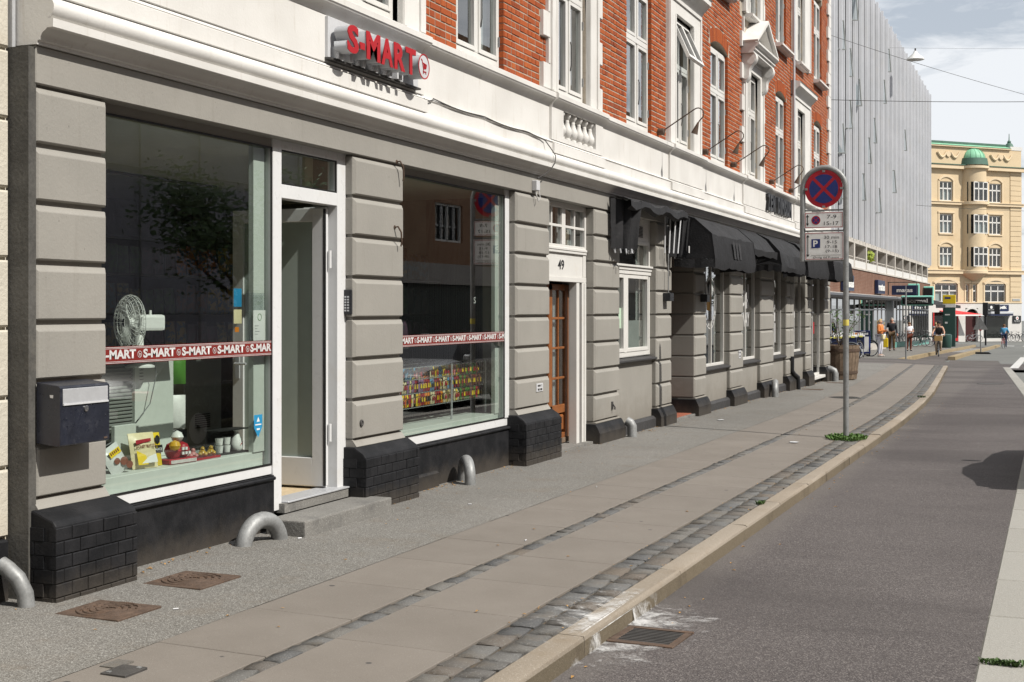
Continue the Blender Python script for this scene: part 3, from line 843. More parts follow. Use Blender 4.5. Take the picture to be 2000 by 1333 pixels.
for k in range(6):
    yb = 14.60 + k * .206
    bpart(MB().lathe(BALU, (.062, yb, 0), 14), 'baluster', M['white'], smooth=True, ang=50)

# ---------------------------------------------------------------- upper wall
BW = dict(A=(11.73, 12.92), C=(17.21, 18.42), E=(21.93, 23.21), G=(27.53, 28.68), I=(32.26, 33.39))   # windows set in brick
WW = dict(B=(14.41, 15.55), D=(19.56, 20.61), F=(24.62, 25.73), H=(29.75, 30.69))                       # windows in white surrounds
SUR = dict(B=(14.16, 15.87), D=(19.16, 21.08), F=(24.35, 26.05), H=(29.31, 31.45))
FLOORS = [(4.046, 5.985), (7.005, 8.96)]
ZTOP = 10.4
holes = []
for fl, (z0, z1) in enumerate(FLOORS):
    for k, (a, b) in list(BW.items()) + list(WW.items()):
        holes.append((a, b, z0, z1 + (.125 if k in BW else 0)))
    holes.append((9.30, 10.49, z0, z1))
holes.append((34.62, 40, 0, 20))
def in_hole(y, z): return any(a < y < b and c < z < d for a, b, c, d in holes)
ycuts = sorted({YA, YE} | {h[0] for h in holes if h[0] < YE} | {h[1] for h in holes if h[1] < YE})
zcuts = sorted({4.046, ZTOP} | {h[2] for h in holes if h[2] > 4} | {h[3] for h in holes if h[3] < ZTOP})
mb = MB()
for ya, yb in zip(ycuts, ycuts[1:]):
    for za, zb in zip(zcuts, zcuts[1:]):
        if not in_hole((ya + yb) / 2, (za + zb) / 2): mb.box(-.3, .0435, ya, yb, za, zb)
bpart(mb, 'wall', M['mortar'])
def arch_R(a, b, rise=.115):
    w = (b - a) / 2; R = (w * w + rise * rise) / (2 * rise); return (a + b) / 2, R
# brickwork, individual bricks; image of the bond: header courses between stretcher courses
CH, BP = .0716, .2345
def vis_top(Y): return 1.6 + 605 * (Y * .9285 + 1.95) / 2650 + .45
white_rects = [(5.9, 10.90, 4.0, 11)]
for k, (a, b) in SUR.items(): white_rects.append((a, b, 4.0, 6.25)); white_rects.append((a, b, 7.0, 9.3))
QH = CH * 4
def quoin_w(row): return .19 if row % 2 == 0 else .02
bricks = []
row = 0; z = 4.049
while z < ZTOP - .08:
    za, zb = z, z + CH - .0145
    header = row % 2 == 1
    off = 0 if header else (BP / 2 if (row // 2) % 2 else 0)
    y = 10.90 - off
    zm = (za + zb) / 2
    qr = int((zm - 4.046) / QH)
    seg = [(10.92, YE - .30 - (.16 if qr % 2 else 0))]
    def cut(seg, a, b):
        r = []
        for s0, s1 in seg:
            if b <= s0 or a >= s1: r.append((s0, s1)); continue
            if a > s0: r.append((s0, a))
            if b < s1: r.append((b, s1))
        return r
    for k, (a, b) in BW.items():
        for z0, z1 in FLOORS:
            if z0 - .01 < zm < z1: seg = cut(seg, a, b)
            elif z1 <= zm < z1 + .36:
                c, R = arch_R(a, b); top = z1 + .115 + .235
                dz = zm - (z1 + .115 - R); q = (R + .225) ** 2 - dz * dz
                if q > 0:
                    hw = min(math.sqrt(q), (b - a) / 2 + .09); seg = cut(seg, c - hw, c + hw)
    for k, (a, b) in SUR.items():
        ext = quoin_w(qr) if k in 'BF' else 0.0
        if zm < 6.28 or 7.0 < zm < 9.3: seg = cut(seg, a - ext, b + ext)
        elif k in 'BF': seg = cut(seg, a - ext, b + ext) if zm < 7.0 else seg
    L = BP / 2 if header else BP
    yy = y
    while yy < YE:
        ln = L
        if not header and (int(yy * 7.3) + row) % 9 == 0: ln = L / 2
        a, b = yy + .0062, yy + ln - .0062
        for s0, s1 in seg:
            p, q = max(a, s0), min(b, s1)
            if q - p > .03: bricks.append((p, q, za, zb))
        yy += ln
    z += CH; row += 1
vis = [q for q in bricks if q[2] < vis_top(q[0])]
vis.sort(key=lambda q: q[0])
unit = MB().cbox(-.5, .5, -.5, .5, -.5, .5, .06).mesh('brick', M['brick'])
rest = MB(); shade = []
for i, (p, q, za, zb) in enumerate(vis):
    xo = .050 + RND.uniform(-.003, .003)
    if i < 290:
        put('brick', unit, BLD, ((xo + .01) / 2 - BO[0], (p + q) / 2 - BO[1], (za + zb) / 2 - BO[2]), (xo - .01, q - p, zb - za))
    else:
        c = .005; rest.cbox(.02, xo, p, q, za, zb, .004); shade += [RND.random()] * 9
# arch rings, and the curved infill under them
for k, (a, b) in BW.items():
    z1 = FLOORS[0][1]; c, R = arch_R(a, b); zc = z1 + .115 - R
    half = math.asin((b - a) / 2 / R); n = max(9, int(2 * half * (R + .1) / .072))
    par = BLD
    for j in range(n):
        t0 = -half + 2 * half * j / n + .006 / R; t1 = -half + 2 * half * (j + 1) / n - .006 / R
        pts = [(.016, c + r * math.sin(t), zc + r * math.cos(t)) for r, t in ((R, t0), (R + .225, t0), (R + .225, t1), (R, t1))]
        rest.prism(pts, (.034, 0, 0)); shade += [RND.random()] * 6
    m2 = MB(); m = 8
    for j in range(m):
        t0 = -half + 2 * half * j / m; t1 = -half + 2 * half * (j + 1) / m
        m2.prism([(-.25, c + R * math.sin(t0), zc + R * math.cos(t0)), (-.25, c + R * math.sin(t0), z1 + .126), (-.25, c + R * math.sin(t1), z1 + .126), (-.25, c + R * math.sin(t1), zc + R * math.cos(t1))], (.295, 0, 0))
    bpart(m2, 'arch_infill', M['mortar'])
    # brick jamb on the far side of the opening
    zz_ = 4.049; r_ = 0
    while zz_ < z1 - .02:
        rest.box(-.06, .045, b - .012, b + .02, zz_, zz_ + CH - .0115); shade += [RND.random()] * 6
        zz_ += CH; r_ += 1
for k, (a, b) in BW.items():
    zz_ = 7.01
    while zz_ < 8.9:
        rest.box(-.06, .045, b - .012, b + .02, zz_, zz_ + CH - .0115); shade += [RND.random()] * 6
        zz_ += CH
with_shade(rest, 'brickwork', M['brick'], BLD, shade)
bpy.data.objects['brickwork'].location = (-BO[0], -BO[1], -BO[2])

# white trim: quoins, architraves, hoods
def quoins(y0, y1, side, ztop, z0=4.046, base=.0):
    n = int((ztop - z0) / QH + .5)
    for q in range(n):
        w = quoin_w(q) + .0
        a, b = (y0 - w, y1) if side < 0 else (y0, y1 + w)
        bpart(MB().cbox(.0, .092 + RND.uniform(-.002, .002), a, b, z0 + q * QH + .003, z0 + (q + 1) * QH - .003, .006), 'quoin_stone', M['white'])
def architrave(o, s_, z0, z1, head, xx=.10):
    mb = MB()
    for a, b in ((s_[0] + .012, o[0]), (o[1], s_[1] - .012)):
        mb.box(-.02, xx, a, b, z0, z1 + head)
        i0, i1 = (a, a + .06) if a < o[0] else (b - .06, b)
        mb.box(.003, xx + .022, i0 + (.003 if a < o[0] else 0), i1 - (0 if a < o[0] else .003), z0, z1 + head - .004)
        j0, j1 = (b - .05, b) if a < o[0] else (a, a + .05)
        mb.box(.012, xx + .010, j0 + (0 if a < o[0] else .004), j1 - (.004 if a < o[0] else 0), z0, z1 - .004)
    mb.box(-.02, xx, o[0], o[1], z1, z1 + head)
    mb.box(.0, xx + .022, s_[0] + .012 + .06, s_[1] - .012 - .06, z1 + head - .065, z1 + head - .006)
    bpart(mb, 'architrave', M['white'], bevel=.004)
def hood(y0, y1, z0, depth):
    p = [(.0, z0), (.10, z0), (.12, z0 + .05), (.13 + depth * .3, z0 + .10), (.10 + depth * .8, z0 + .15), (.10 + depth, z0 + .16), (.10 + depth, z0 + .23), (.12 + depth, z0 + .25), (.10, z0 + .29), (.0, z0 + .29)]
    bpart(MB().extr_y(p, y0, y1), 'window_hood', M['white'], smooth=True, ang=35)
z1a = FLOORS[0][1]
for k in 'BDFH':
    architrave(WW[k], SUR[k], 4.046, z1a, .24)
    architrave(WW[k], SUR[k], 7.005, 8.96, .24)
for k in 'BF':
    quoins(SUR[k][0] - .0, SUR[k][0] + .02, -1, 7.0); quoins(SUR[k][1] - .02, SUR[k][1], 1, 7.0)
    quoins(SUR[k][0] - .0, SUR[k][0] + .02, -1, 9.2, 4.046 + QH * 11); quoins(SUR[k][1] - .02, SUR[k][1], 1, 9.2, 4.046 + QH * 11)
for k in 'DH': hood(SUR[k][0] - .06, SUR[k][1] + .06, z1a + .25, .15)
# end quoins of the building
for q in range(22):
    w = .46 if q % 2 else .30
    bpart(MB().cbox(.0, .095, YE - w, YE, 4.046 + q * QH + .003, 4.046 + (q + 1) * QH - .003, .006), 'quoin_stone', M['white'])
# first window on the left keeps its pilaster
mb = MB(); mb.box(-.02, .10, 10.49, 10.90, 4.046, 6.3); mb.box(.0, .125, 10.80, 10.896, 4.046, 6.298); mb.box(.012, .112, 10.494, 10.55, 4.046, 6.296)
bpart(mb, 'architrave', M['white'], bevel=.004)
# pediment on scrolled brackets over one window
for k in 'BF':
    y0, y1 = SUR[k][0] - .10, SUR[k][1] + .10
    for yy in (y0 + .06, y1 - .26):
        pts = []
        for j in range(15):
            t = j / 14; a_ = rad(90 - 250 * t)
            pts.append((.10 + .19 * max(0, math.cos(t * 1.5)) ** 1.2 + .03 * math.sin(t * 9), 6.22 - .50 * t))
        prof = [(.0, 6.22)] + pts + [(.0, 5.70)]
        bpart(MB().extr_y(prof[::-1], yy, yy + .20), 'scroll_bracket', M['white'], smooth=True, ang=40)
        for zc_, r_ in ((6.10, .075), (5.80, .04)):
            xc = .215 if zc_ > 6 else .12
            for sgn in (yy - .012, yy + .20):
                bpart(MB().lathe([(r_, 0), (r_, .008), (r_ * .8, .012), (r_ * .55, .004), (r_ * .3, .016), (.004, .018)], (xc, sgn, zc_), 14, axis='y'), 'scroll_boss', M['white'], smooth=True)
    ent = [(.0, 6.225), (.28, 6.225), (.28, 6.27), (.31, 6.28), (.31, 6.33), (.345, 6.34), (.375, 6.375), (.375, 6.41), (.0, 6.41)]
    bpart(MB().extr_y(ent, y0, y1), 'entablature', M['white'])
    yc, zt = (y0 + y1) / 2, 6.93
    bpart(MB().prism([(.12, y0 + .14, 6.412), (.12, y1 - .14, 6.412), (.12, yc, zt - .1)], (.02, 0, 0)), 'tympanum', M['white'])
    for s_, e_ in ((y0 - .02, yc), (y1 + .02, yc)):
        d = Vector((0, e_ - s_, zt - 6.412)); n_ = Vector((0, -d.z, d.y)).normalized() * (1 if e_ > s_ else -1)
        for x1, t0, t1 in ((.30, 0, .075), (.365, .075, .14)):
            A0 = Vector((0, s_, 6.412)) + n_ * (t0 - .10); B0 = Vector((0, e_, zt)) + n_ * (t0 - .10)
            A1 = Vector((0, s_, 6.412)) + n_ * (t1 - .10); B1 = Vector((0, e_, zt)) + n_ * (t1 - .10)
            bpart(MB().prism([(0.0, A0.y, max(A0.z, 6.413)), (0.0, B0.y, B0.z), (0.0, B1.y, B1.z), (0.0, A1.y, max(A1.z, 6.414))], (x1, 0, 0)), 'pediment_moulding', M['white'])
M['lichen'] = mat('lichen_streaked_ledge', (.42, .38, .24), .9, .3, 9, .4, 60)
# sills of the floor above
for k, (a, b) in list(BW.items()) + list(WW.items()):
    x1 = .21
    bpart(MB().extr_y([(.0, 6.92), (x1 - .05, 6.92), (x1 - .03, 6.945), (x1, 6.95), (x1, 6.99), (.0, 7.01)], a - .10, b + .10), 'window_sill', M['white'])

# ---------------------------------------------------------------- house windows
def pane(y0, y1, z0, z1, x, mat_, parent, name='pane'):
    return MB().poly([(x, y0, z0), (x, y1, z0), (x, y1, z1), (x, y0, z1)]).build(name, mat_, parent, origin=BO)
def rect_frame(mb, x0, x1, y0, y1, z0, z1, w):
    mb.box(x0, x1, y0, y0 + w, z0, z1); mb.box(x0, x1, y1 - w, y1, z0, z1)
    mb.box(x0, x1, y0 + w, y1 - w, z0, z0 + w); mb.box(x0, x1, y0 + w, y1 - w, z1 - w, z1)
def house_window(y0, y1, z0, z1, x, ajar=False, room=True, seed=0):
    r = random.Random(seed)
    mb = MB(); rect_frame(mb, x - .06, x, y0, y1, z0, z1, .055)
    zt = z0 + (z1 - z0) * .62
    mb.box(x - .06, x + .012, y0 + .055, y1 - .055, zt - .03, zt + .045)
    yc = (y0 + y1) / 2; mb.box(x - .06, x - .002, yc - .04, yc + .04, z0 + .055, z1 - .055)
    w = sub(bpart(mb, 'window', M['frame'], bevel=.005))
    for a, b in ((y0 + .06, yc - .042), (yc + .042, y1 - .06)):
        for c, d, up in ((z0 + .06, zt - .034, 0), (zt + .05, z1 - .06, 1)):
            if ajar and up: continue
            q = MB(); rect_frame(q, x - .045, x + .012, a, b, c, d, .045)
            q.build('casement', M['frame'], w, origin=BO, bevel=.004)
            pane(a + .045, b - .045, c + .045, d - .045, x - .022, M['glass_up'], w)
    for c in (z0 + .25, zt - .25):
        MB().box(x - .02, x + .03, y1 - .068, y1 - .052, c - .05, c + .05).build('hinge', M['steel'], w, origin=BO)
    MB().tube([(x + .018, yc + .07, z0 + .32), (x + .03, yc + .065, z0 + .40), (x + .03, yc + .065, z0 + .62), (x + .018, yc + .07, z0 + .66)], .007, 6).build('window_catch', M['iron'], w, origin=BO)
    if ajar:
        Mr = Matrix.Translation((x, 0, z1 - .06)) @ Matrix.Rotation(rad(-24), 4, 'Y') @ Matrix.Translation((-x, 0, -(z1 - .06)))
        for a, b in ((y0 + .06, yc), (yc, y1 - .06)):
            q = MB(); rect_frame(q, x - .02, x + .03, a, b, zt + .03, z1 - .06, .05)
            q.xf(Mr); q.build('casement', M['frame'], w, origin=BO)
            q = MB().poly([(x, a + .05, zt + .08), (x, b - .05, zt + .08), (x, b - .05, z1 - .11), (x, a + .05, z1 - .11)]); q.xf(Mr)
            q.build('pane', M['glass_up'], w, origin=BO)
    # room behind: dark box with pale curtains drawn to the sides
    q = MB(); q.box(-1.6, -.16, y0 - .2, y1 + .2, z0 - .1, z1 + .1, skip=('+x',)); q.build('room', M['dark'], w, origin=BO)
    for a, b in ((y0 + .03, y0 + r.uniform(.18, .34)), (y1 - r.uniform(.22, .42), y1 - .03)):
        q = MB(); n = 10
        for j in range(n):
            s0, s1 = a + (b - a) * j / n, a + (b - a) * (j + 1) / n
            xa, xb_ = x - .14 + .02 * math.sin(j * 2.1), x - .14 + .02 * math.sin((j + 1) * 2.1)
            q.poly([(xa, s0, z0), (xb_, s1, z0), (xb_, s1, z1), (xa, s0, z1)])
        q.build('curtain', M['curtain'], w, origin=BO)
    return w
sd = 1
for k, (a, b) in BW.items():
    house_window(a + .01, b - .012, 4.085, 5.975, -.005, seed=sd); sd += 1
    if k in 'EGI': house_window(a + .01, b - .012, 7.04, 8.95, -.005, seed=sd); sd += 1
for k, (a, b) in WW.items():
    house_window(a + .01, b - .01, 4.08, 5.98, .005, ajar=(k == 'D'), seed=sd); sd += 1
    if k in 'FH': house_window(a + .01, b - .01, 7.04, 8.95, .005, seed=sd); sd += 1
house_window(9.31, 10.48, 4.09, 5.98, .005, seed=99)
# ---------------------------------------------------------------- shop floor: windows, doors, rooms
M['mint'] = mat('pale_display_board', (.52, .55, .51), .55, .05, 2, .02, 40)
M['tile'] = mat('pale_wood_floor', (.50, .40, .26), .5, .12, 5, .05, 30)
M['shopwall'] = mat('shop_wall_paint', (.17, .18, .165), .8, .06, 2, .05, 40)
M['band'] = mat('red_window_film', (.17, .018, .014), .45, .06, 4, .0, 40)
M['film'] = mat('white_window_film', (.52, .515, .51), .5, .03, 4, .0, 40)
M['grille'] = mat('dark_green_cabinet', (.05, .06, .055), .5, .1, 4, .02, 40)
def gasket(par, y0, y1, z0, z1, x):
    q = MB(); rect_frame(q, x - .004, x + .004, y0, y1, z0, z1, .013); q.build('gasket', M['rubber'], par, origin=BO)
def shop_pane(y0, y1, z0, z1, par, x=-.045, g='glass'):
    gasket(par, y0, y1, z0, z1, XF + .001)
    return pane(y0 + .004, y1 - .004, z0 + .004, z1 - .004, x, M[g], par)
def cart_icon(name, yc, zc, s_, x, mat_, par, origin, dep=.002):
    q = MB(); w = s_ * .055
    def seg(a, b, ww=w):
        A, B = Vector((0, a[0], a[1])) * s_, Vector((0, b[0], b[1])) * s_
        d = (B - A).normalized(); n = Vector((0, -d.z, d.y)) * ww
        P = [A - n, B - n, B + n, A + n]
        q.prism([(x, yc + p.y, zc + p.z) for p in P], (dep, 0, 0))
    seg((-.62, .62), (-.42, .52)); seg((-.42, .55), (-.12, -.28)); seg((-.3, .30), (.52, .22)); seg((.52, .22), (.40, -.12)); seg((.40, -.12), (-.16, -.2))
    for k in range(3): seg((-.05 + k * .17, .24), (-.0 + k * .145, -.12), w * .9)
    seg((-.12, -.28), (-.2, -.48)); seg((-.2, -.48), (.46, -.46)); seg((-.16, -.48), (-.16, -.68)); seg((.38, -.46), (.38, -.66))
    return q.build(name, mat_, par, origin=origin)
def red_band(par, y0, y1, z0, z1, cut0, n, pitch, first):
    x = XF + .004
    MB().poly([(x, y0, z0), (x, y1, z0), (x, y1, z1), (x, y0, z1)]).build('window_band', M['band'], par, origin=BO)
    for za, zb in ((z0 + .004, z0 + .007), (z0 + .012, z0 + .0145), (z1 - .007, z1 - .004), (z1 - .0145, z1 - .012)):
        MB().poly([(x + .001, y0, za), (x + .001, y1, za), (x + .001, y1, zb), (x + .001, y0, zb)]).build('band_line', M['film'], par, origin=BO)
    hh = (z1 - z0)
    for k in range(n):
        ya = first + pitch * k
        if ya > y1 - .06: break
        body = 'S-MART'; wfull = pitch * .82
        if ya < y0:
            body = cut0; fr = {'MART': .70, '-MART': .79}[cut0]; ww = wfull * fr; ys = ya + wfull - ww
        else: ww = wfull; ys = ya
        if ys + ww > y1:
            body = {1: 'S-MAR', 2: 'S-M'}.get(2 if (y1 - ys) < wfull * .6 else 1); ww = wfull * {'S-MAR': .83, 'S-M': .47}[body]
        lettering('band_letters', body, M['film'], (x + .0015, ys - BO[1], z0 + hh * .27), (0, 1, 0), (0, 0, 1), par, width=ww, height=hh * .54, bold=.04)
        yc = ya + pitch * .912
        if yc < y1 - .03 and yc > y0 + .02:
            q = MB(); q.lathe([(hh * .20, 0), (hh * .20, .001), (hh * .17, .001), (hh * .17, 0)], (x + .001, yc, z0 + hh * .5), 18, axis='x', caps=False)
            q.build('band_ring', M['film'], par, origin=BO)
            cart_icon('band_cart', yc, z0 + hh * .5, hh * .17, x + .001, M['film'], par, BO, .0006)
# --- first shop window with open glass door
mb = MB()
mb.box(XF - .07, XF, 6.56, 8.57, .394, .463); mb.box(XF - .07, XF, 6.56, 6.62, .463, 2.79)
mb.box(XF - .08, XF + .012, 8.57, 8.69, .12, 2.872); mb.box(XF - .08, XF + .012, 9.53, 9.672, .155, 2.872)
mb.box(XF - .08, XF + .010, 8.69, 9.53, 2.425, 2.528); mb.box(XF - .08, XF + .010, 8.69, 9.53, 2.786, 2.872)
SW1 = sub(bpart(mb, 'shop_window', M['upvc'], bevel=.004))
bpart(MB().box(-.12, XF - .003, 6.5, 8.568, 2.79, 2.86), 'window_head', M['grey'])
shop_pane(6.62, 8.57, .463, 2.79, SW1); shop_pane(8.69, 9.53, 2.528, 2.786, SW1)
red_band(SW1, 6.62, 8.557, 1.268, 1.374, '-MART', 6, .4075, 6.648)
mb = MB(); mb.box(-.12, .04, 8.65, 9.70, .10, .168); bpart(mb, 'door_sill', M['step'])
bpart(MB().box(-.16, .05, 8.69, 9.66, .1685, .182), 'door_threshold', M['alu'], bevel=.003)
# the open leaf, folded back into the shop
LF = MB(); xh, xe = -.075, -.93; y0, y1 = 9.438, 9.500
LF.box(xh - .11, xh, y0, y1, .195, 2.405); LF.box(xe, xe + .10, y0, y1, .195, 2.405)
LF.box(xe + .10, xh - .11, y0, y1, .195, .42); LF.box(xe + .10, xh - .11, y0, y1, 2.30, 2.405)
DL = sub(bpart(LF, 'door', M['upvc'], bevel=.004))
MB().box(xe + .10, xh - .11, y0 + .024, y1 - .024, .42, 2.30).build('door_glass', M['glass_frost'], DL, origin=BO)
MB().box(xh - .01, xh + .004, y0 - .002, y0 + .02, .20, 2.40).build('door_seal', M['rubber'], DL, origin=BO)
for zc in (.62, 2.0):
    MB().tube([(xh + .02, 9.49, zc - .07), (xh + .02, 9.49, zc + .07)], .014, 8).build('hinge', M['upvc'], DL, origin=BO)
q = MB(); q.tube([(xe + .05, y0 - .03, 1.16), (xe + .05, y0 - .05, 1.16), (xe + .16, y0 - .05, 1.16)], .010, 8); q.box(xe + .03, xe + .07, y0 - .012, y0, 1.04, 1.22)
q.build('door_handle', M['alu'], DL, origin=BO)
q = MB(); q.box(-.30, -.10, 9.50, 9.66, .18, 2.42); q.build('door_jamb', M['upvc'], SW1, origin=BO)
for zc in (.75, 1.35, 2.02): MB().lathe([(.008, 0), (.008, .003), (.001, .003)], (-.11 + .0, 9.4995, zc), 8, axis='y').build('screw_cap', M['rubber'], SW1, origin=BO)
# --- second shop window
mb = MB(); mb.box(XF - .07, XF, 10.5, 13.2, .387, .468); mb.box(XF - .07, XF + .012, 13.09, 13.2, .468, 2.85); mb.box(XF - .07, XF, 10.5, 10.56, .468, 2.79)
SW2 = sub(bpart(mb, 'shop_window', M['upvc'], bevel=.004))
bpart(MB().box(-.12, XF - .003, 10.5, 13.088, 2.79, 2.86), 'window_head', M['grey'])
gasket(SW2, 10.56, 13.09, .468, 2.79, XF + .001)
MB().poly([(-.062, 10.564, .472), (-.036, 13.086, .472), (-.036, 13.086, 2.786), (-.062, 10.564, 2.786)]).build('pane', M['glass'], SW2, origin=BO)
red_band(SW2, 10.57, 13.08, 1.270, 1.372, 'MART', 7, .3865, 10.6125)
lettering('window_crest', 'S', M['film'], (XF - .03, 12.36 - BO[1], 1.66), (0, 1, 0), (0, 0, 1), SW2, width=.05, height=.065, bold=.01)
# --- room behind both shop windows
mb = MB(); mb.box(-4.6, -.13, 6.0, 14.1, .17, 2.86, skip=('+x', '-z', '+z'))
RM = sub(bpart(mb, 'shop_room', M['shopwall']))
MB().box(-4.6, -.07, 6.0, 14.1, .10, .172).build('shop_floor', M['tile'], RM, origin=BO)
MB().box(-4.6, -.13, 6.0, 14.1, 2.86, 2.90).build('shop_ceiling', M['mint'], RM, origin=BO)
MB().box(-.55, -.09, 6.05, 8.56, .40, .565).build('display_ledge', M['mint'], RM, origin=BO, bevel=.004)
MB().box(-.62, -.09, 10.4, 13.16, .40, .520).build('display_ledge', M['mint'], RM, origin=BO, bevel=.004)
MB().box(-.12, -.08, 8.42, 8.565, .565, 2.79).build('display_post', M['mint'], RM, origin=BO)
MB().box(-.12, -.08, 12.98, 13.085, .520, 2.79).build('display_post', M['mint'], RM, origin=BO)
MB().box(-4.58, -.2, 6.02, 6.5, 2.42, 2.85).build('bulkhead', M['mint'], RM, origin=BO)
MB().tube([(-1.2, 6.1, 2.62), (-1.2, 9.6, 2.62)], .014, 8).build('lamp_rail', M['iron'], RM, origin=BO)
for yy in (6.75, 7.15, 7.9):
    q = MB(); q.tube([(-1.2, yy, 2.61), (-1.2, yy, 2.50)], .012, 6); q.tube([(-1.24, yy, 2.50), (-1.12, yy + .02, 2.40)], .038, 10)
    q.build('spot_lamp', M['iron'], RM, origin=BO)

# --- house door number 49
x = -.04
mb = MB(); rect_frame(mb, x - .06, x, 14.18, 15.81, 2.300, 2.85, .06)
mb.box(x - .06, x - .002, 14.94, 15.06, 2.36, 2.79); mb.box(x - .05, x + .022, 14.2, 15.79, 2.295, 2.325); mb.box(x - .05, x + .014, 14.2, 15.79, 2.262, 2.294)
for yy in (14.60, 15.40): mb.box(x - .05, x - .004, yy - .014, yy + .014, 2.36, 2.79)
mb.box(x - .05, x - .005, 14.24, 15.75, 2.560, 2.592)
mb.box(x - .06, x + .006, 14.18, 15.80, 1.925, 1.985); mb.box(x - .06, x - .012, 14.18, 15.80, 1.985, 2.262); mb.box(x - .05, x + .002, 15.70, 15.80, 1.985, 2.262)
mb.box(-.30, x + .004, 15.645, 15.805, -.03, 1.925); mb.box(x - .02, x + .020, 15.70, 15.745, -.02, 1.925); mb.box(-.14, x - .001, 15.46, 15.56, -.02, 1.925)
DF = sub(bpart(mb, 'entrance_frame', M['frame'], bevel=.004))
for ya, yb in ((14.24, 14.586), (14.614, 14.94), (15.06, 15.386), (15.414, 15.75)):
    for za, zb in ((2.36, 2.56), (2.592, 2.79)): pane(ya, yb, za, zb, x - .03, M['glass_up'], DF)
lettering('house_number', '49', M['black'], (x - .010, 14.82 - BO[1], 2.068), (0, 1, 0), (0, 0, 1), DF, width=.205, height=.113, extrude=.004, bold=.006)
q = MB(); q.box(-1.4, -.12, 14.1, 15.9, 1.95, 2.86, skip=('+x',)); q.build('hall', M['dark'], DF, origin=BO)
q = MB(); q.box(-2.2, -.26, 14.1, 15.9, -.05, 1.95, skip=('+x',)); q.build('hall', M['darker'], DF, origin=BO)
for a, b in ((14.3, 14.5), (15.02, 15.22), (15.42, 15.62)): MB().poly([(x - .12, a, 2.33), (x - .12, b, 2.33), (x - .12, b, 2.8), (x - .12, a, 2.8)]).build('curtain', M['curtain'], DF, origin=BO)
q = MB(); xl = -.20
for ya, yb in ((14.36, 14.46), (14.92, 15.04), (15.50, 15.615)): q.box(xl - .045, xl, ya, yb, .0, 1.90)
for za, zb in ((1.83, 1.90), (.36, .46), (.0, .12)): q.box(xl - .045, xl, 14.46, 15.50, za, zb)
for zc in (.78, 1.14, 1.495):
    q.box(xl - .035, xl - .004, 14.46, 14.92, zc - .014, zc + .014); q.box(xl - .035, xl - .004, 15.04, 15.50, zc - .014, zc + .014)
for yc in (14.69, 15.27): q.box(xl - .035, xl - .006, yc - .014, yc + .014, .46, 1.83)
DD = sub(bpart(q, 'house_door', M['wood'], bevel=.004))
for a, b in ((14.46, 14.92), (15.04, 15.50)):
    pane(a, b, .46, 1.83, xl - .02, M['glass_up'], DD)
    MB().cbox(xl - .04, xl - .008, a + .03, b - .03, .14, .34, .02).build('door_panel', M['wood'], DD, origin=BO)
    MB().poly([(xl - .09, a + .2, .44), (xl - .09, a + .33, .44), (xl - .09, a + .33, 1.85), (xl - .09, a + .2, 1.85)]).build('curtain', M['curtain'], DD, origin=BO)
MB().box(-.35, .06, 14.25, 15.78, -.2, -.012).build('door_step', M['step'], DF, origin=BO)
MB().box(xl - .03, xl + .012, 14.36, 15.615, .0, .06).build('kick_plate', M['woodgrey'], DD, origin=BO)

# --- cafe window with wooden casements
x = -.03
mb = MB(); rect_frame(mb, x - .08, x, 16.84, 18.60, .965, 2.86, .06)
mb.box(x - .07, x - .004, 16.9, 18.54, 2.53, 2.80); mb.box(x - .08, x + .004, 16.9, 18.54, 2.50, 2.548)
mb.box(x - .08, x + .05, 16.85, 18.60, 2.175, 2.205); mb.box(x - .08, x + .030, 16.85, 18.60, 2.130, 2.175); mb.box(x - .08, x + .018, 16.85, 18.60, 2.075, 2.130)
mb.box(x - .08, x + .006, 17.36, 17.47, 1.02, 2.075)
CW = sub(bpart(mb, 'cafe_window', M['frame'], bevel=.004))
pane(16.9, 18.54, 2.205, 2.50, x - .04, M['glass'], CW)
for a, b in ((16.9, 17.36), (17.47, 18.50)):
    q = MB(); rect_frame(q, x - .06, x + .008, a, b, 1.03, 2.07, .05); q.build('casement', M['frame'], CW, origin=BO, bevel=.004)
    pane(a + .05, b - .05, 1.08, 2.02, x - .03, M['glass'], CW)
q = MB()
for k in range(8): q.box(x - .004, x + .004, 17.98, 18.24, 2.60 + k * .020, 2.611 + k * .020)
q.build('vent_slats', M['iron'], CW, origin=BO)
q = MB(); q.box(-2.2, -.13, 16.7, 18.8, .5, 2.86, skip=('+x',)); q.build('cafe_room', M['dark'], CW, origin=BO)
MB().poly([(x - .11, 17.45, 1.0), (x - .11, 18.6, 1.0), (x - .11, 18.6, 1.45), (x - .11, 17.45, 1.45)]).build('frosted_film', M['curtain'], CW, origin=BO)
for a, b in ((18.36, 18.46), (18.50, 18.56), (17.0, 17.1)):
    MB().poly([(x - .14, a, 1.0), (x - .14, b, 1.0), (x - .14, b, 2.8), (x - .14, a, 2.8)]).build('curtain', M['curtain'], CW, origin=BO)
M['greennote'] = mat('pale_green_paper', (.42, .55, .42), .8, .05, 3, 0, 40)
MB().poly([(x - .028, 17.2, 1.35), (x - .028, 17.31, 1.35), (x - .028, 17.31, 1.62), (x - .028, 17.2, 1.62)]).build('green_note', M['greennote'], CW, origin=BO)

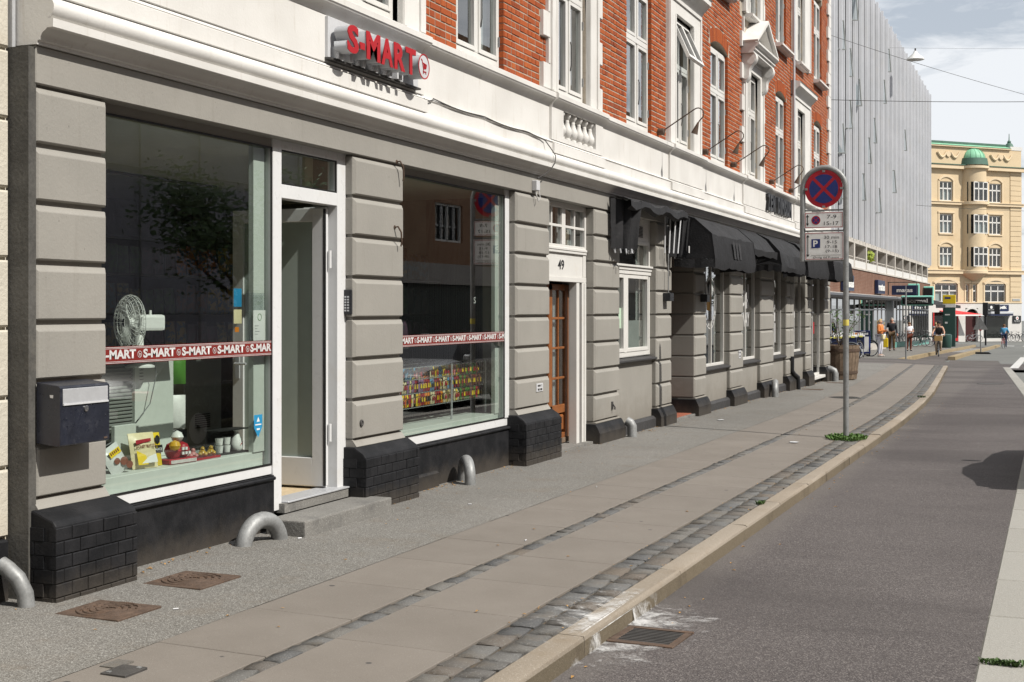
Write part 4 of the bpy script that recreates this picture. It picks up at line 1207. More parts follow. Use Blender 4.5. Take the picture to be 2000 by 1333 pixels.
# --- recessed bar entrance
M['redtile'] = mat('red_floor_tile', (.30, .10, .06), .6, .2, 9, .1, 60)
bpart(MB().box(-1.1, .09, 19.42, 20.75, -.3, -.028), 'entrance_step', M['step'], bevel=.004)
bpart(MB().box(-1.05, .03, 19.44, 20.73, -.03, -.018), 'entrance_mat', M['redtile'])
q = MB(); q.box(-.68, -.60, 19.36, 20.80, -.02, 2.86); bpart(q, 'entrance_wall', M['dark'])
q = MB(); rect_frame(q, -.62, -.56, 19.45, 20.72, -.02, 2.3, .10); q.box(-.61, -.575, 19.55, 20.62, .0, .7)
ED = sub(bpart(q, 'bar_door', M['black'])); pane(19.55, 20.62, .7, 2.2, -.58, M['glass_up'], ED)

# --- bar windows under the awnings
def bar_window(y0, y1, z0, zroom, decals):
    mb = MB(); xx = -.05; rect_frame(mb, xx - .06, xx, y0, y1, z0, 2.86, .05)
    mb.box(xx - .05, xx - .002, y0 + (y1 - y0) * .5 - .012, y0 + (y1 - y0) * .5 + .012, z0 + .05, 2.8)
    w = sub(bpart(mb, 'bar_window', M['frame'], bevel=.004))
    pane(y0 + .05, y1 - .05, z0 + .05, 2.81, xx - .03, M['glass'], w)
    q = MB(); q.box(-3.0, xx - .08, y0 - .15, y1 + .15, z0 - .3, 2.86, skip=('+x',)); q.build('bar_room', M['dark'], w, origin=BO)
    MB().box(-.45, xx - .09, y0 - .1, y1 + .1, z0 - .28, z0 + .02).build('inner_sill', M['woodgrey'], w, origin=BO)
    MB().poly([(-.16, y1 - .28, z0), (-.16, y1 - .20, z0), (-.16, y1 - .20, 2.8), (-.16, y1 - .28, 2.8)]).build('curtain', M['curtain'], w, origin=BO)
    for (body, ya, za, ww, hh, mm) in decals:
        lettering('window_lettering', body, M[mm], (xx - .026, ya - BO[1], za), (0, 1, 0), (0, 0, 1), w, width=ww, height=hh, bold=.03)
    return w
b1 = bar_window(21.50, 23.34, .645, .3, ())
xx = -.073; yc, zc = 22.50, 1.64
M['beer'] = mat('amber_beer_print', (.42, .22, .03), .5, .1, 9, 0, 40)
def oval(name, r0, r1, mm, ry=.62, zz=zc):
    q = MB(); n = 40
    for k in range(n):
        a, b = 6.2832 * k / n, 6.2832 * (k + 1) / n
        q.poly([(xx, yc + r * ry * math.cos(t), zz + r * math.sin(t)) for r, t in ((r0, a), (r0, b), (r1, b), (r1, a))])
    q.build(name, M[mm], b1, origin=BO)
xx = -.0775; yc, zc = 22.42, 1.71
oval('badge_ring', .44, .42, 'film', 1.0, zc); oval('badge_ring', .33, .31, 'film', 1.0, zc)
for k in range(9):
    a = rad(205 + k * 130 / 8); c_, s_ = math.cos(a), math.sin(a)
    P = [(.345, -.022), (.40, -.028), (.40, .028), (.345, .022)]
    MB().poly([(xx, yc + r * c_ - t * s_, zc + r * s_ + t * c_) for r, t in P]).build('badge_stroke', M['film'], b1, origin=BO)
MB().poly([(xx, yc - .24, zc - .12), (xx, yc + .06, zc - .14), (xx, yc + .08, zc + .16), (xx, yc - .26, zc + .16)]).build('beer_glass', M['beer'], b1, origin=BO)
q = MB()
for (dy, dz, r) in ((-.2, .22, .12), (-.06, .26, .13), (.08, .22, .11), (-.14, .34, .09), (.0, .38, .08)):
    q.poly([(xx + .001, yc + dy + r * math.cos(k * .7854), zc + dz + r * math.sin(k * .7854)) for k in range(8)])
q.build('beer_foam', M['curtain'], b1, origin=BO)
MB().poly([(xx + .0012, yc + .02 + .045 * math.cos(k * .7854), zc - .10 + .12 * math.sin(k * .7854)) for k in range(8)]).build('beer_label', M['film'], b1, origin=BO)
def shapes(w, polys):
    for p, mm in polys: MB().poly([(-.0775, y, z) for y, z in p]).build('window_motif', M[mm], w, origin=BO)
def diamond(y, z, a, b): return [(y - a, z), (y, z - b), (y + a, z), (y, z + b)]
def bar(y0, y1, z0, z1): return [(y0, z0), (y1, z0), (y1, z1), (y0, z1)]
def ringpts(y, z, r, k, n=14):
    a, b = 6.2832 * k / n, 6.2832 * (k + 1) / n
    return [(y + q * .8 * math.cos(t), z + q * math.sin(t)) for q, t in ((r, a), (r, b), (r * .78, b), (r * .78, a))]
bar_window(24.30, 25.95, .66, .3, (('C', 24.90, 1.66, .22, .30, 'film'), ('WAY', 24.88, 1.28, .68, .27, 'film')))
shapes(bpy.data.objects['bar_window.001'], [(bar(25.26, 25.34, 1.62, 1.92), 'film'), (bar(25.42, 25.50, 1.62, 2.08), 'film'), (bar(25.30, 25.50, 1.74, 1.79), 'film'), (bar(25.12, 25.18, 1.66, 1.9), 'film')])
w8 = bar_window(27.14, 28.63, .66, .3, ())
shapes(w8, [(ringpts(28.02, 2.06, .16, k), 'curtain') for k in range(12)] + [(diamond(27.93, 1.76, .14, .07), 'film'), (bar(28.02, 28.12, 1.6, 1.7), 'film'), (bar(28.04, 28.14, 1.36, 1.54), 'film'), (bar(28.07, 28.16, .92, 1.32), 'film'), (bar(27.95, 28.03, 1.02, 1.12), 'film')])
w9 = bar_window(29.43, 31.03, .66, .3, ())
shapes(w9, [(bar(29.92, 30.02, 1.58, 2.12), 'film'), (diamond(29.95, 1.74, .17, .09), 'film'), (bar(30.16, 30.42, 1.82, 1.95), 'curtain'), (bar(30.16, 30.42, 1.42, 1.55), 'film'), (bar(30.17, 30.27, 1.62, 1.70), 'film')])
w10 = bar_window(31.70, 33.68, .02, .0, ())
shapes(w10, [(bar(32.12, 32.5, 1.62, 2.28), 'curtain'), (diamond(32.42, 2.18, .3, .12), 'curtain'), (bar(32.62, 32.78, 1.4, 1.8), 'film'), (bar(32.2, 32.5, 1.0, 1.26), 'film')])
bpart(MB().box(-.2, .10, 31.72, 33.66, -.05, .018), 'door_ledge', M['frame'], bevel=.006); low_wall(31.6, 33.8, -.05, M['plinth'])
MB().poly([(-.0775, 32.9, 1.02), (-.0775, 33.06, 1.02), (-.0775, 33.06, 1.3), (-.0775, 32.9, 1.3)]).build('red_sticker', M['red'], w10, origin=BO)
# back, side and roof of the building so that it closes
mb = MB(); mb.box(-9.9, -.29, 5.97, 34.59, ZTOP, ZTOP + .2); mb.box(-9.9, -9.6, 5.97, 34.59, -.4, ZTOP); mb.box(-9.6, -.301, 34.3, 34.59, -.4, ZTOP); mb.box(-9.6, -.33, 5.97, 6.0, -.4, ZTOP)
bpart(mb, 'rear_walls', M['brick'])
bpart(MB().box(-.34, XB - .05, 34.0, 34.59, -.3, 4.0), 'corner_core', M['grey'])
bpart(MB().box(-9.6, -4.7, 6.0, 34.3, 2.9, 3.0), 'inner_floor', M['dark'])
# ---------------------------------------------------------------- things fixed to the facade
# raised shop sign
SG = empty('shop_sign', (.09, 9.9, 3.5), 0, 'raised red S-MART letters on a white board above the shop door', 'sign')
SO = (.09, 9.9, 3.5)
MB().box(.092, .150, 9.10, 10.68, 3.528, 3.845).build('backboard', M['signwhite'], SG, origin=SO, bevel=.003)
MB().box(.092, .175, 9.095, 10.685, 3.512, 3.528).build('base_tray', M['iron'], SG, origin=SO)
x_back, x_face = .185, .300
yl = [('S', 9.127, .172), ('-', 9.324, .075), ('M', 9.433, .226), ('A', 9.681, .203), ('R', 9.911, .193), ('T', 10.123, .184)]
for ch, ya, w in yl:
    hh = .214 if ch != '-' else .050; z0 = 3.566 if ch != '-' else 3.622
    side = lettering('letter', ch, M['signgrey'], (x_back - SO[0], ya - SO[1], z0 - SO[2]), (0, 1, 0), (0, 0, 1), SG, width=w, height=hh, extrude=x_face - x_back, bold=.035)
    f_ = text_mesh(ch, M['red'], width=w + .004, height=hh + .004, extrude=.008, bold=.038)
    f_.transform(Matrix(((0, 0, 1, x_face - SO[0] + .001), (1, 0, 0, ya - .002 - SO[1]), (0, 1, 0, z0 - .002 - SO[2]), (0, 0, 0, 1))))
    put('letter_face', f_, side)
    for yy in (ya + w * .22, ya + w * .66):
        MB().box(.15, x_back + .02, yy, yy + .03, 3.53, 3.62).build('standoff', M['signwhite'], side, origin=SO)
disc = MB().lathe([(.098, x_back), (.102, x_back + .004), (.102, x_face)], (0, 10.465, 3.671), 36, axis='x').build('disc_drum', M['signgrey'], SG, origin=SO, smooth=True)
MB().lathe([(.106, x_face), (.106, x_face + .008), (.001, x_face + .008)], (0, 10.465, 3.671), 36, axis='x').build('disc_face', M['signwhite'], disc, origin=SO, smooth=True, ang=30)
MB().lathe([(.108, x_face + .007), (.108, x_face + .011), (.098, x_face + .011), (.098, x_face + .007)], (0, 10.465, 3.671), 36, axis='x', caps=False).build('disc_rim', M['red'], disc, origin=SO)
cart_icon('disc_cart', 10.465, 3.671, .092, x_face + .0085, M['red'], disc, SO, .003)
# cable from the sign to the junction box
pts = [(.10, 10.66, 3.515), (.115, 10.78, 3.49), (.15, 10.86, 3.44), (.15, 10.98, 3.47)]
for k in range(22):
    t = k / 21; pts.append((.145, 11.0 + 2.75 * t, 3.485 - .02 * abs(math.sin(t * 7.5)) - .012 * t))
pts += [(.15, 13.86, 3.44), (.19, 13.93, 3.36), (.235, 13.96, 3.28), (.228, 13.95, 3.2), (.20, 13.9, 3.13), (.15, 13.8, 3.06), (.115, 13.72, 3.02)]
tag(MB().tube(pts, .006, 6).build('sign_cable', M['iron']), 'thin dark cable looping along the white band from the shop sign', 'cable')
e = empty('junction_box', (.08, 13.68, 2.93), 0, 'small white junction box under the cornice beside door 49', 'junction box')
MB().box(0, .06, -.05, .05, -.05, .06).build('housing', M['signwhite'], e, bevel=.006)
MB().tube([(.05, .03, -.05), (.06, .05, -.12), (.05, .02, -.16), (.04, -.01, -.10), (.03, -.02, -.05)], .006, 6).build('loose_wire', M['film'], e)
# letter box
mb = MB().extr_y([(.082, .86), (.23, .846), (.247, .852), (.247, 1.168), (.235, 1.18), (.082, 1.198)], 5.98, 6.397)
LB = empty('letter_box', (.08, 6.19, .85), 0, 'blue black metal letter box on the first grey pier', 'letter box')
LO = (.08, 6.19, .85)
mb.build('case', M['mailblack'], LB, origin=LO, bevel=.004, seg=2)
MB().box(.246, .252, 5.998, 6.378, 1.08, 1.163).build('flap', M['alu'], LB, origin=LO, bevel=.002)
MB().box(.248, .256, 5.998, 6.378, 1.072, 1.082).build('flap_lip', M['signwhite'], LB, origin=LO)
MB().lathe([(.017, .0), (.017, .008), (.012, .010), (.001, .008)], (.246, 6.19, 1.045), 16, axis='x').build('lock', M['chrome'], LB, origin=LO, smooth=True)
MB().box(.246, .2485, 6.345, 6.375, .862, .872).build('maker_plate', M['rust'], LB, origin=LO)
MB().poly([(.20, 5.979, 1.13), (.175, 5.979, 1.13), (.178, 5.979, 1.115), (.198, 5.979, 1.112)]).build('sticker_scrap', M['film'], LB, origin=LO)
# keypad on the second pier
e = empty('keypad', (.02, 9.664, 1.66), 0, 'black door keypad on the side of the second grey pier', 'keypad')
MB().box(-.035, .035, -.03, .006, -.10, .10).build('casing', M['black'], e, bevel=.008, seg=2)
q = MB()
for r in range(6):
    for c in range(2): q.box(-.022 + c * .025, -.006 + c * .025, -.034, -.029, -.075 + r * .022, -.062 + r * .022)
q.build('buttons', M['alu'], e)
# small wall plates and old fixings
e = empty('stair_plate', (.081, 13.86, .75), 0, 'small white enamel plate with dark marks on the third pier', 'sign')
MB().box(0, .006, -.10, .10, -.045, .045).build('plate', M['signwhite'], e, bevel=.002)
q = MB(); q.box(.006, .0075, -.065, .02, .010, .030); q.box(.006, .0075, .05, .058, .008, .034); q.box(.006, .0075, -.065, -.01, -.032, -.010); q.box(.006, .0075, .01, .07, -.032, -.010); q.build('marks', M['iron'], e)
e = empty('survey_plate', (.081, 24.0, .80), 0, 'small white plate low on the pier between the bar windows', 'sign')
MB().box(0, .006, -.09, .09, -.07, .07).build('plate', M['signwhite'], e, bevel=.002)
q = MB(); q.box(.006, .008, -.05, .05, .02, .045); q.box(.006, .008, -.05, .05, -.045, -.02); q.build('marks', M['iron'], e)
def hook(y, z, label):
    q = MB(); q.tube([(.07, y, z), (.115, y, z + .005), (.13, y + .03, z - .04), (.125, y + .05, z - .12), (.115, y + .055, z - .16)], .008, 6); q.lathe([(.018, .0), (.018, .006), (.001, .006)], (.08, y, z), 10, axis='x')
    return tag(q.build('wall_hook', M['rust']), label, 'hook', 'old iron hooks on the second pier')
hook(10.40, 2.86, 'bent rusty iron hook at the top of the second pier'); hook(10.36, 2.30, 'bent rusty iron hook halfway up the second pier')
tag(MB().lathe([(.028, .0), (.028, .012), (.018, .016), (.012, .008), (.001, .008)], (.08, 9.76, .68), 14, axis='x').build('ring_bolt', M['iron']), 'small dark ring bolt low on the second pier', 'bolt')
q = MB().box(.08, .092, 16.45, 16.50, .33, .43); q.tube([(.092, 16.475, .40), (.12, 16.475, .36), (.12, 16.475, .33)], .01, 6)
tag(q.build('door_hook', M['iron']), 'dark iron hook plate low on the pier beside door 49', 'hook')
# pipe bollards and bent pipes at the wall foot
def bend_pipe(name, label, pts, r, mat_='steel', grp=None):
    return tag(MB().tube(pts, r, 18).build(name, M[mat_], smooth=True, ang=60), label, 'pipe', grp)
def u_bend(xa, ya, xb, yb, r, top, label):
    za, zb = zp(xa, ya) - .02, zp(xb, yb) - .02
    P = [Vector((xa, ya, za))]; A, B = Vector((xa, ya, 0)), Vector((xb, yb, 0)); R = (B - A).length / 2; c = (A + B) / 2
    zc = top - R - r
    for k in range(17):
        a = math.pi * (1 - k / 16); q = c + (B - A) / 2 * math.cos(a); P.append(Vector((q.x, q.y, zc + R * math.sin(a))))
    P.append(Vector((xb, yb, zb)))
    o = bend_pipe('pipe_hoop', label, P, r, grp='steel pipe hoops along the wall foot')
    return o
u_bend(.17, 7.90, .24, 8.26, .058, .20, 'fat galvanised pipe hoop beside the granite doorstep')
u_bend(.26, 11.56, .08, 11.80, .052, .235, 'galvanised pipe hoop below the second shop window')
bend_pipe('pipe_stub', 'upright galvanised pipe stub beside the cafe window wall', [(.21, 16.93, -.1), (.21, 16.93, .09), (.19, 16.93, .125), (.14, 16.93, .15)], .062)
u_bend(.26, 26.35, .20, 26.72, .062, .24, 'galvanised pipe hoop in front of the double bar pier plinth')
bend_pipe('pipe_stub', 'galvanised pipe elbow beside the wooden planter', [(.27, 34.05, -.2), (.27, 34.05, .02), (.25, 34.05, .08), (.16, 34.05, .12), (.1, 34.05, .13)], .085)
bend_pipe('black_downpipe', 'black downpipe elbow at the foot of the split bar pier', [(.10, 29.075, .6), (.10, 29.075, .30), (.12, 29.2, .22), (.17, 29.38, .15), (.18, 29.40, -.13)], .05, 'black')
e = bend_pipe('drain_elbow', 'grey drain elbow bending out beside the first brick plinth', [(.015, 5.78, .225), (.06, 5.785, .20), (.115, 5.80, .15), (.15, 5.815, .07), (.16, 5.82, -.03)], .045)
bend_pipe('rainwater_pipe', 'blue grey rainwater pipe running down the brick upper wall', [(.12, 29.22, 4.03), (.12, 29.22, 10.3)], .028, 'alu')
# granite doorstep of the shop
tag(MB().box(.05, .375, 8.375, 9.73, -.12, .098).build('doorstep', M['step'], bevel=.012, seg=2), 'grey granite doorstep in front of the open shop door', 'step')
# wall lamps on the sill course
def wall_lamp(y, label, k=1.0, lift=0.0):
    o = empty('wall_lamp', (.05, y, 4.13 + lift), 0, label, 'lamp', 'rusty gooseneck lamps above the bar')
    MB().lathe([(.04, .0), (.05, .02), (.05, .09), (.04, .10), (.001, .10)], (0, 0, 0), 14, axis='x').build('wall_rose', M['rust'], o, smooth=True)
    P = [(.09, .0, .02)]
    for t in range(1, 8): P.append((.09 + .44 * t / 7, .0, .02 + .27 * t / 7))
    for t in range(1, 9):
        a = rad(125 - 22 * t); P.append((.585 + .085 * math.cos(a), 0, .225 + .085 * math.sin(a)))
    P.append((.61, 0, .13)); P.append((.585, 0, .09))
    MB().tube(P, .009, 6).build('arm', M['rust'], o, smooth=True)
    Mx = Matrix.Translation((.585, 0, .09)) @ Matrix.Rotation(rad(20), 4, 'Y')
    MB().lathe([(.012, .02), (.016, .0), (.050, -.15), (.044, -.15), (.010, -.01)], (0, 0, 0), 14, caps=False).xf(Mx).build('shade', M['rust'], o, smooth=True)
    return o
for y, lab in ((18.72, 'rusty gooseneck lamp beside the tilted open window'), (21.35, 'rusty gooseneck lamp before the first arched window'), (23.42, 'rusty gooseneck lamp left of the pedimented window'), (26.86, 'rusty gooseneck lamp right of the pedimented window'), (29.0, 'rusty gooseneck lamp beside the rainwater pipe'), (31.9, 'rusty gooseneck lamp nearest the building end')):
    wall_lamp(y, lab)
# black lettering over the bar
BS = empty('bar_sign', (.09, 27.4, 3.5), 0, 'black raised letters ZEN DIMSUM on the white band', 'sign')
yy = 26.10
for ch in 'ZEN DIMSUM':
    w = .085 if ch == 'I' else (.26 if ch == 'M' else .20)
    if ch != ' ': lettering('letter', ch, M['black'], (.002, yy - 27.4, .02), (0, 1, 0), (0, 0, 1), BS, width=w, height=.32, extrude=.09, bold=.04)
    yy += w + .055
# little wall fittings with rods under the awnings
def rod_box(y, label):
    o = empty('awning_crank', (.082, y, 1.78), 0, label, 'crank box', 'black crank boxes on the bar piers')
    MB().box(0, .11, -.10, .10, -.06, .06).build('box', M['black'], o, bevel=.006)
    MB().tube([(.06, -.02, .06), (.06, -.02, .62)], .009, 6).build('rod', M['steel'], o)
rod_box(18.98, 'black crank box with rod on the pier left of the bar entrance'); rod_box(21.20, 'black crank box with rod on the pier right of the bar entrance')

# ---------------------------------------------------------------- awnings
def hood_awning(y0, y1, depth, zlow, label, sag=0.0, front_mark=False, squash=0.0):
    o = empty('awning', (.09, (y0 + y1) / 2, 3.02), 0, label, 'awning', 'black hood awnings over the bar windows')
    O = (.09, (y0 + y1) / 2, 3.02)
    zt = 3.035; xw = .085
    ribs = [(xw + .02, zt), (xw + depth * .50, zt - .09 - squash * .1), (xw + depth * .92, zt - .32 - squash * .1), (xw + depth, zlow), (xw + depth - .02, zlow - .13)]
    n = 12; mb = MB(); k = len(ribs)
    for i in range(n + 1):
        y = y0 + .10 * 0 + (y1 - y0) * i / n
        s_ = math.sin(math.pi * i / n)
        for j, (x, z) in enumerate(ribs):
            w = RND.uniform(-.007, .007) - .016 * (abs(math.sin(math.pi * i / 4)) if j in (1, 2) else 0)
            edge = .04 * s_ * 0
            dz = RND.uniform(-.022, .022) if j == 4 else (-sag * s_ if j > 1 else 0)
            yy = y
            if j == 0: yy = y
            mb.v.append((x + (w if j else 0), yy, z + w + dz))
    for i in range(n):
        for j in range(k - 1):
            a = i * k + j; mb.f.append([a, a + 1, a + k + 1, a + k]); mb.m.append(0)
    can = mb.build('canopy', M['awning'], o, origin=O, smooth=True, ang=24)
    for y, s_ in ((y0, 1), (y1, -1)):
        pts = [(xw, y, zlow)] + [(x, y + .002 * s_, z) for x, z in ribs[:4]]
        q = MB()
        m = len(pts); c = (xw + .02, y + .02 * s_, zlow + .01)
        for a, b in zip(pts[1:], pts[2:]):
            mid = ((a[0] + b[0]) / 2 * .5 + c[0] * .5, y + s_ * RND.uniform(.012, .03), (a[2] + b[2]) / 2 * .5 + c[2] * .5)
            q.poly([c, a, mid]); q.poly([a, b, mid]); q.poly([b, c, mid])
        sd = [(xw, zlow), (xw + depth, zlow)]
        prev = None
        for t in range(7):
            x = xw + depth * t / 6; cur = ((x, y + RND.uniform(-.008, .008), zlow), (x, y + RND.uniform(-.015, .015), zlow - .12 + RND.uniform(-.02, .02)))
            if prev: q.poly([prev[0], cur[0], cur[1], prev[1]])
            prev = cur
        q.build('side_panel', M['awning'], o, origin=O, smooth=True, ang=30)
    for (x, z) in ribs[1:4]:
        q = MB(); q.tube([(x - .05, y0 + .02, z - .055), (x - .05, y1 - .02, z - .055)], .011, 6); q.build('bar', M['alu'], o, origin=O)
    for y in (y0 + .03, y1 - .03):
        for (x, z) in ribs[1:4]: MB().tube([(xw, y, zlow + .02), (x - .05, y, z - .055)], .010, 6).build('rib', M['alu'], o, origin=O)
    if front_mark:
        q = MB()
        for k2 in range(3):
            yy = (y0 + y1) / 2 - .22 + k2 * .2
            q.poly([(xw + depth * .95 + .012, yy, zlow + .30), (xw + depth * .95 + .012, yy + .13, zlow + .30), (xw + depth * .99 + .014, yy + .15, zlow + .04), (xw + depth * .99 + .014, yy + .02, zlow + .04)])
        q.build('faded_print', M['faded'], o, origin=O)
    return o
M['faded'] = mat('faded_awning_print', (.028, .028, .030), .8, .3, 12, .1, 40)
hood_awning(19.48, 22.42, .62, 2.34, 'tall black hood awning over the bar entrance with a faded print', 0, True)
hood_awning(22.58, 25.16, .46, 2.66, 'half folded black hood awning beside the tall entrance awning', .03, squash=.6)
hood_awning(25.32, 27.98, .50, 2.44, 'crumpled black hood awning, third along the bar', .05, squash=.3)
hood_awning(28.16, 30.92, .52, 2.40, 'black hood awning beside the last one at the building end', .03)
hood_awning(31.10, 34.10, .62, 2.40, 'last black hood awning at the corner beside the planter', .02)
# folded up awning over the cafe window
FA = empty('folded_awning', (.09, 17.7, 3.0), 0, 'folded black awning with bare ribs hanging over the cafe window', 'awning'); FO = (.09, 17.7, 3.0)
q = MB(); n = 14
prof = [(.09, 3.03), (.26, 3.02), (.36, 2.985), (.38, 2.90), (.33, 2.87)]
for i in range(n + 1):
    y = 16.35 + 2.85 * i / n; sg_ = .03 * math.sin(i * 1.3)
    for x, z in prof: q.v.append((x + RND.uniform(-.012, .012), y, z + RND.uniform(-.012, .012) - (sg_ if z < 3 else 0)))
for i in range(n):
    for j in range(4): a = i * 5 + j; q.f.append([a, a + 1, a + 6, a + 5]); q.m.append(0)
q.build('top_fold', M['awning'], FA, origin=FO, smooth=True, ang=25)
def fabric_bunch(y0, y1, z0, z1, seed):
    r = random.Random(seed); q = MB(); n = 22; m = 8
    for j in range(m + 1):
        t = j / m
        for i in range(n + 1):
            s_ = i / n
            q.v.append((.12 + .24 * (1 - t * .15) * s_ + .035 * math.sin(s_ * 22 + r.random() * .3) * (1 - .2 * t), y0 + (y1 - y0) * s_ * (1 - .12 * t) + .03 * math.sin(s_ * 16 + t), z1 + (z0 - z1) * t + r.uniform(-.01, .01)))
    for j in range(m):
        for i in range(n): a = j * (n + 1) + i; q.f.append([a, a + 1, a + n + 2, a + n + 1]); q.m.append(0)
    q.build('gathered_side', M['awning'], FA, origin=FO, smooth=True, ang=60)
fabric_bunch(16.28, 16.84, 2.36, 3.0, 3); fabric_bunch(19.02, 19.30, 2.36, 2.94, 5)
for k in range(4): MB().tube([(.16 + k * .05, 18.70 + .05 * k, 2.40), (.15 + k * .055, 18.76 + .08 * k, 2.92)], .011, 6).build('rib', M['signwhite'], FA, origin=FO)
for k in range(4): MB().tube([(.16 + k * .05, 16.36 + .08 * k, 2.315), (.15 + k * .05, 16.35 + .085 * k, 2.37)], .012, 6).build('rib', M['alu'], FA, origin=FO)
MB().poly([(.385, 19.18, 2.42), (.385, 19.24, 2.42), (.385, 19.24, 2.52), (.385, 19.18, 2.52)]).build('tag', M['film'], FA, origin=FO)
# ---------------------------------------------------------------- goods behind the shop glass
def cm(name, c, r=.5): return mat(name, c, r, .08, 9, .03, 60)
PK = dict(cream=cm('cream_packet', (.66, .58, .36), .4), silver=cm('silver_packet', (.55, .56, .55), .35), yellow=cm('yellow_packet', (.72, .52, .02), .4), brown=cm('brown_print', (.16, .05, .025)),
          red=cm('crimson_packet', (.34, .02, .03), .4), gold=cm('gold_foil', (.62, .36, .04), .25), green=cm('green_packet', (.07, .20, .03), .4), white=cm('white_packet', (.7, .7, .68), .4),
          black=cm('black_packet', (.02, .02, .02), .4), orange=cm('orange_packet', (.62, .2, .02), .4), purple=cm('mauve_packet', (.28, .16, .30), .4), blue=cm('blue_packet', (.12, .30, .46), .4), pink=cm('pink_packet', (.6, .25, .24), .4))
def pillow(w, h, d, n=7, m=9, seed=0):
    # crimped snack bag standing upright, front towards +x, base at z = 0
    r = random.Random(seed); mb = MB()
    for side in (1, -1):
        base = len(mb.v)
        for j in range(m + 1):
            for i in range(n + 1):
                u, v = i / n, j / m
                b = (math.sin(math.pi * u) ** .6) * (math.sin(math.pi * min(1, max(0, (v - .05) / .90))) ** .55)
                mb.v.append((side * (d / 2 * b + .002) + r.uniform(-.003, .003) * b, (u - .5) * w * (1 - .05 * b), v * h))
        for j in range(m):
            for i in range(n):
                a = base + j * (n + 1) + i; q = [a, a + 1, a + n + 2, a + n + 1]
                mb.f.append(q if side > 0 else q[::-1]); mb.m.append(0)
    return mb
def bag(name, loc, w, h, d, rz, tilt, mat_, label, cat='snack bag', group=None, seed=0, roll=0):
    o = empty(name, loc, rz, label, cat, group)
    b = put('packet', pillow(w, h, d, seed=seed).mesh('packet', mat_, smooth=True, ang=60), o, None, None, (roll, tilt, 0))
    return o, b
def patch(par, pts, mat_, name='print'):
    return MB().poly(pts).build(name, mat_, par)
ZL = .567
YS = .37
o, b = bag('snack_bag', (-.19, 7.31, ZL), .20, .235, .075, rad(-16), rad(-14), PK['cream'], 'cream and yellow snack bag printed honey butter on the window ledge', seed=2)
dx = .040
patch(b, [(dx + .002, -.075, .155), (dx + .002, .045, .170), (dx + .002, .045, .190), (dx + .002, -.075, .182)], PK['red'], 'ribbon_print')
lettering('bag_letters', 'HONEY BUTTER', PK['brown'], (dx + .003, -.075, .128), (0, 1, 0), (0, 0, 1), b, width=.155, height=.022, bold=.02)
patch(b, [(dx + .001, -.078, .02), (dx + .001, .0, .02), (dx + .001, -.01, .08), (dx + .001, -.078, .115)], PK['yellow'], 'chip_print')
patch(b, [(dx + .002, -.05, .028), (dx + .002, .075, .03), (dx + .002, .07, .085), (dx + .002, .01, .07)], PK['white'], 'chip_print')
o, b = bag('snack_bag', (-.19, 7.07, ZL), .165, .185, .07, rad(-10), rad(-16), PK['silver'], 'silver snack bag with chestnut print leaning on the window ledge', seed=4, roll=rad(24))
dx = .037
patch(b, [(dx, -.05, .120), (dx, .05, .120), (dx, .05, .158), (dx, -.05, .158)], PK['yellow'], 'label_print')
q = MB(); [q.box(dx, dx + .001, -.042 + k * .017, -.032 + k * .017, .132, .152) for k in range(5)]; q.build('text_print', PK['brown'], b)
for (cy, cz, r) in ((-.02, .085, .026), (.03, .06, .034), (.055, .02, .03)):
    patch(b, [(dx + .0015, cy + r * math.cos(k * .7), cz + r * .8 * math.sin(k * .7)) for k in range(9)], PK['brown'], 'chestnut_print')
o, b = bag('snack_bag', (-.21, 7.45, ZL), .105, .22, .06, rad(-10), rad(-8), PK['yellow'], 'narrow yellow snack bag with black label on the window ledge', seed=6)
dx = .033
patch(b, [(dx, -.042, .085), (dx, .042, .085), (dx, .042, .135), (dx, -.042, .135)], PK['black'], 'label_print')
lettering('bag_letters', 'SAUCE', PK['white'], (dx + .001, -.036, .10), (0, 1, 0), (0, 0, 1), b, width=.072, height=.016, bold=.02)
patch(b, [(dx + .001, .002 + .022 * math.cos(k * .7), .172 + .03 * math.sin(k * .7)) for k in range(9)], PK['black'], 'badge_print')
# red gift figure on a tray, gold ornaments in clear boxes
e = empty('gift_ornament', (-.19, 7.655, ZL), rad(-8), 'red and gold gift ornament with white tuft on the window ledge', 'ornament')
MB().box(-.05, .06, -.13, .13, 0, .035).build('tray', PK['red'], e, bevel=.006)
q = MB()
for (x, y, z, r) in ((0, -.04, .085, .062), (0, .045, .085, .055)): q.lathe([(.004, -r), (r * .7, -r * .7), (r, 0), (r * .7, r * .7), (.004, r)], (x, y, z), 12)
q.build('body', PK['red'], e, smooth=True)
MB().lathe([(.003, -.035), (.03, -.024), (.04, 0), (.03, .024), (.003, .035)], (.05, -.075, .125), 12).build('gold_coin', PK['gold'], e, smooth=True)
MB().lathe([(.003, -.04), (.032, -.026), (.044, 0), (.03, .028), (.003, .042)], (.0, .0, .175), 12).build('white_tuft', PK['white'], e, smooth=True)
q = MB()
for k in range(22): q.box(.058, .064, -.12 + k * .011, -.113 + k * .011, .006, .028)
q.build('wrapping_print', PK['white'], e)
q = MB()
for k in range(5): q.box(.055, .066, -.02 + .03 * (k % 3), .0 + .03 * (k % 3), .06 + .03 * (k // 3), .078 + .03 * (k // 3))
q.build('face_print', PK['white'], e)
M['clear'] = glass_mat('clear_plastic', (.92, .94, .94), 1.5)
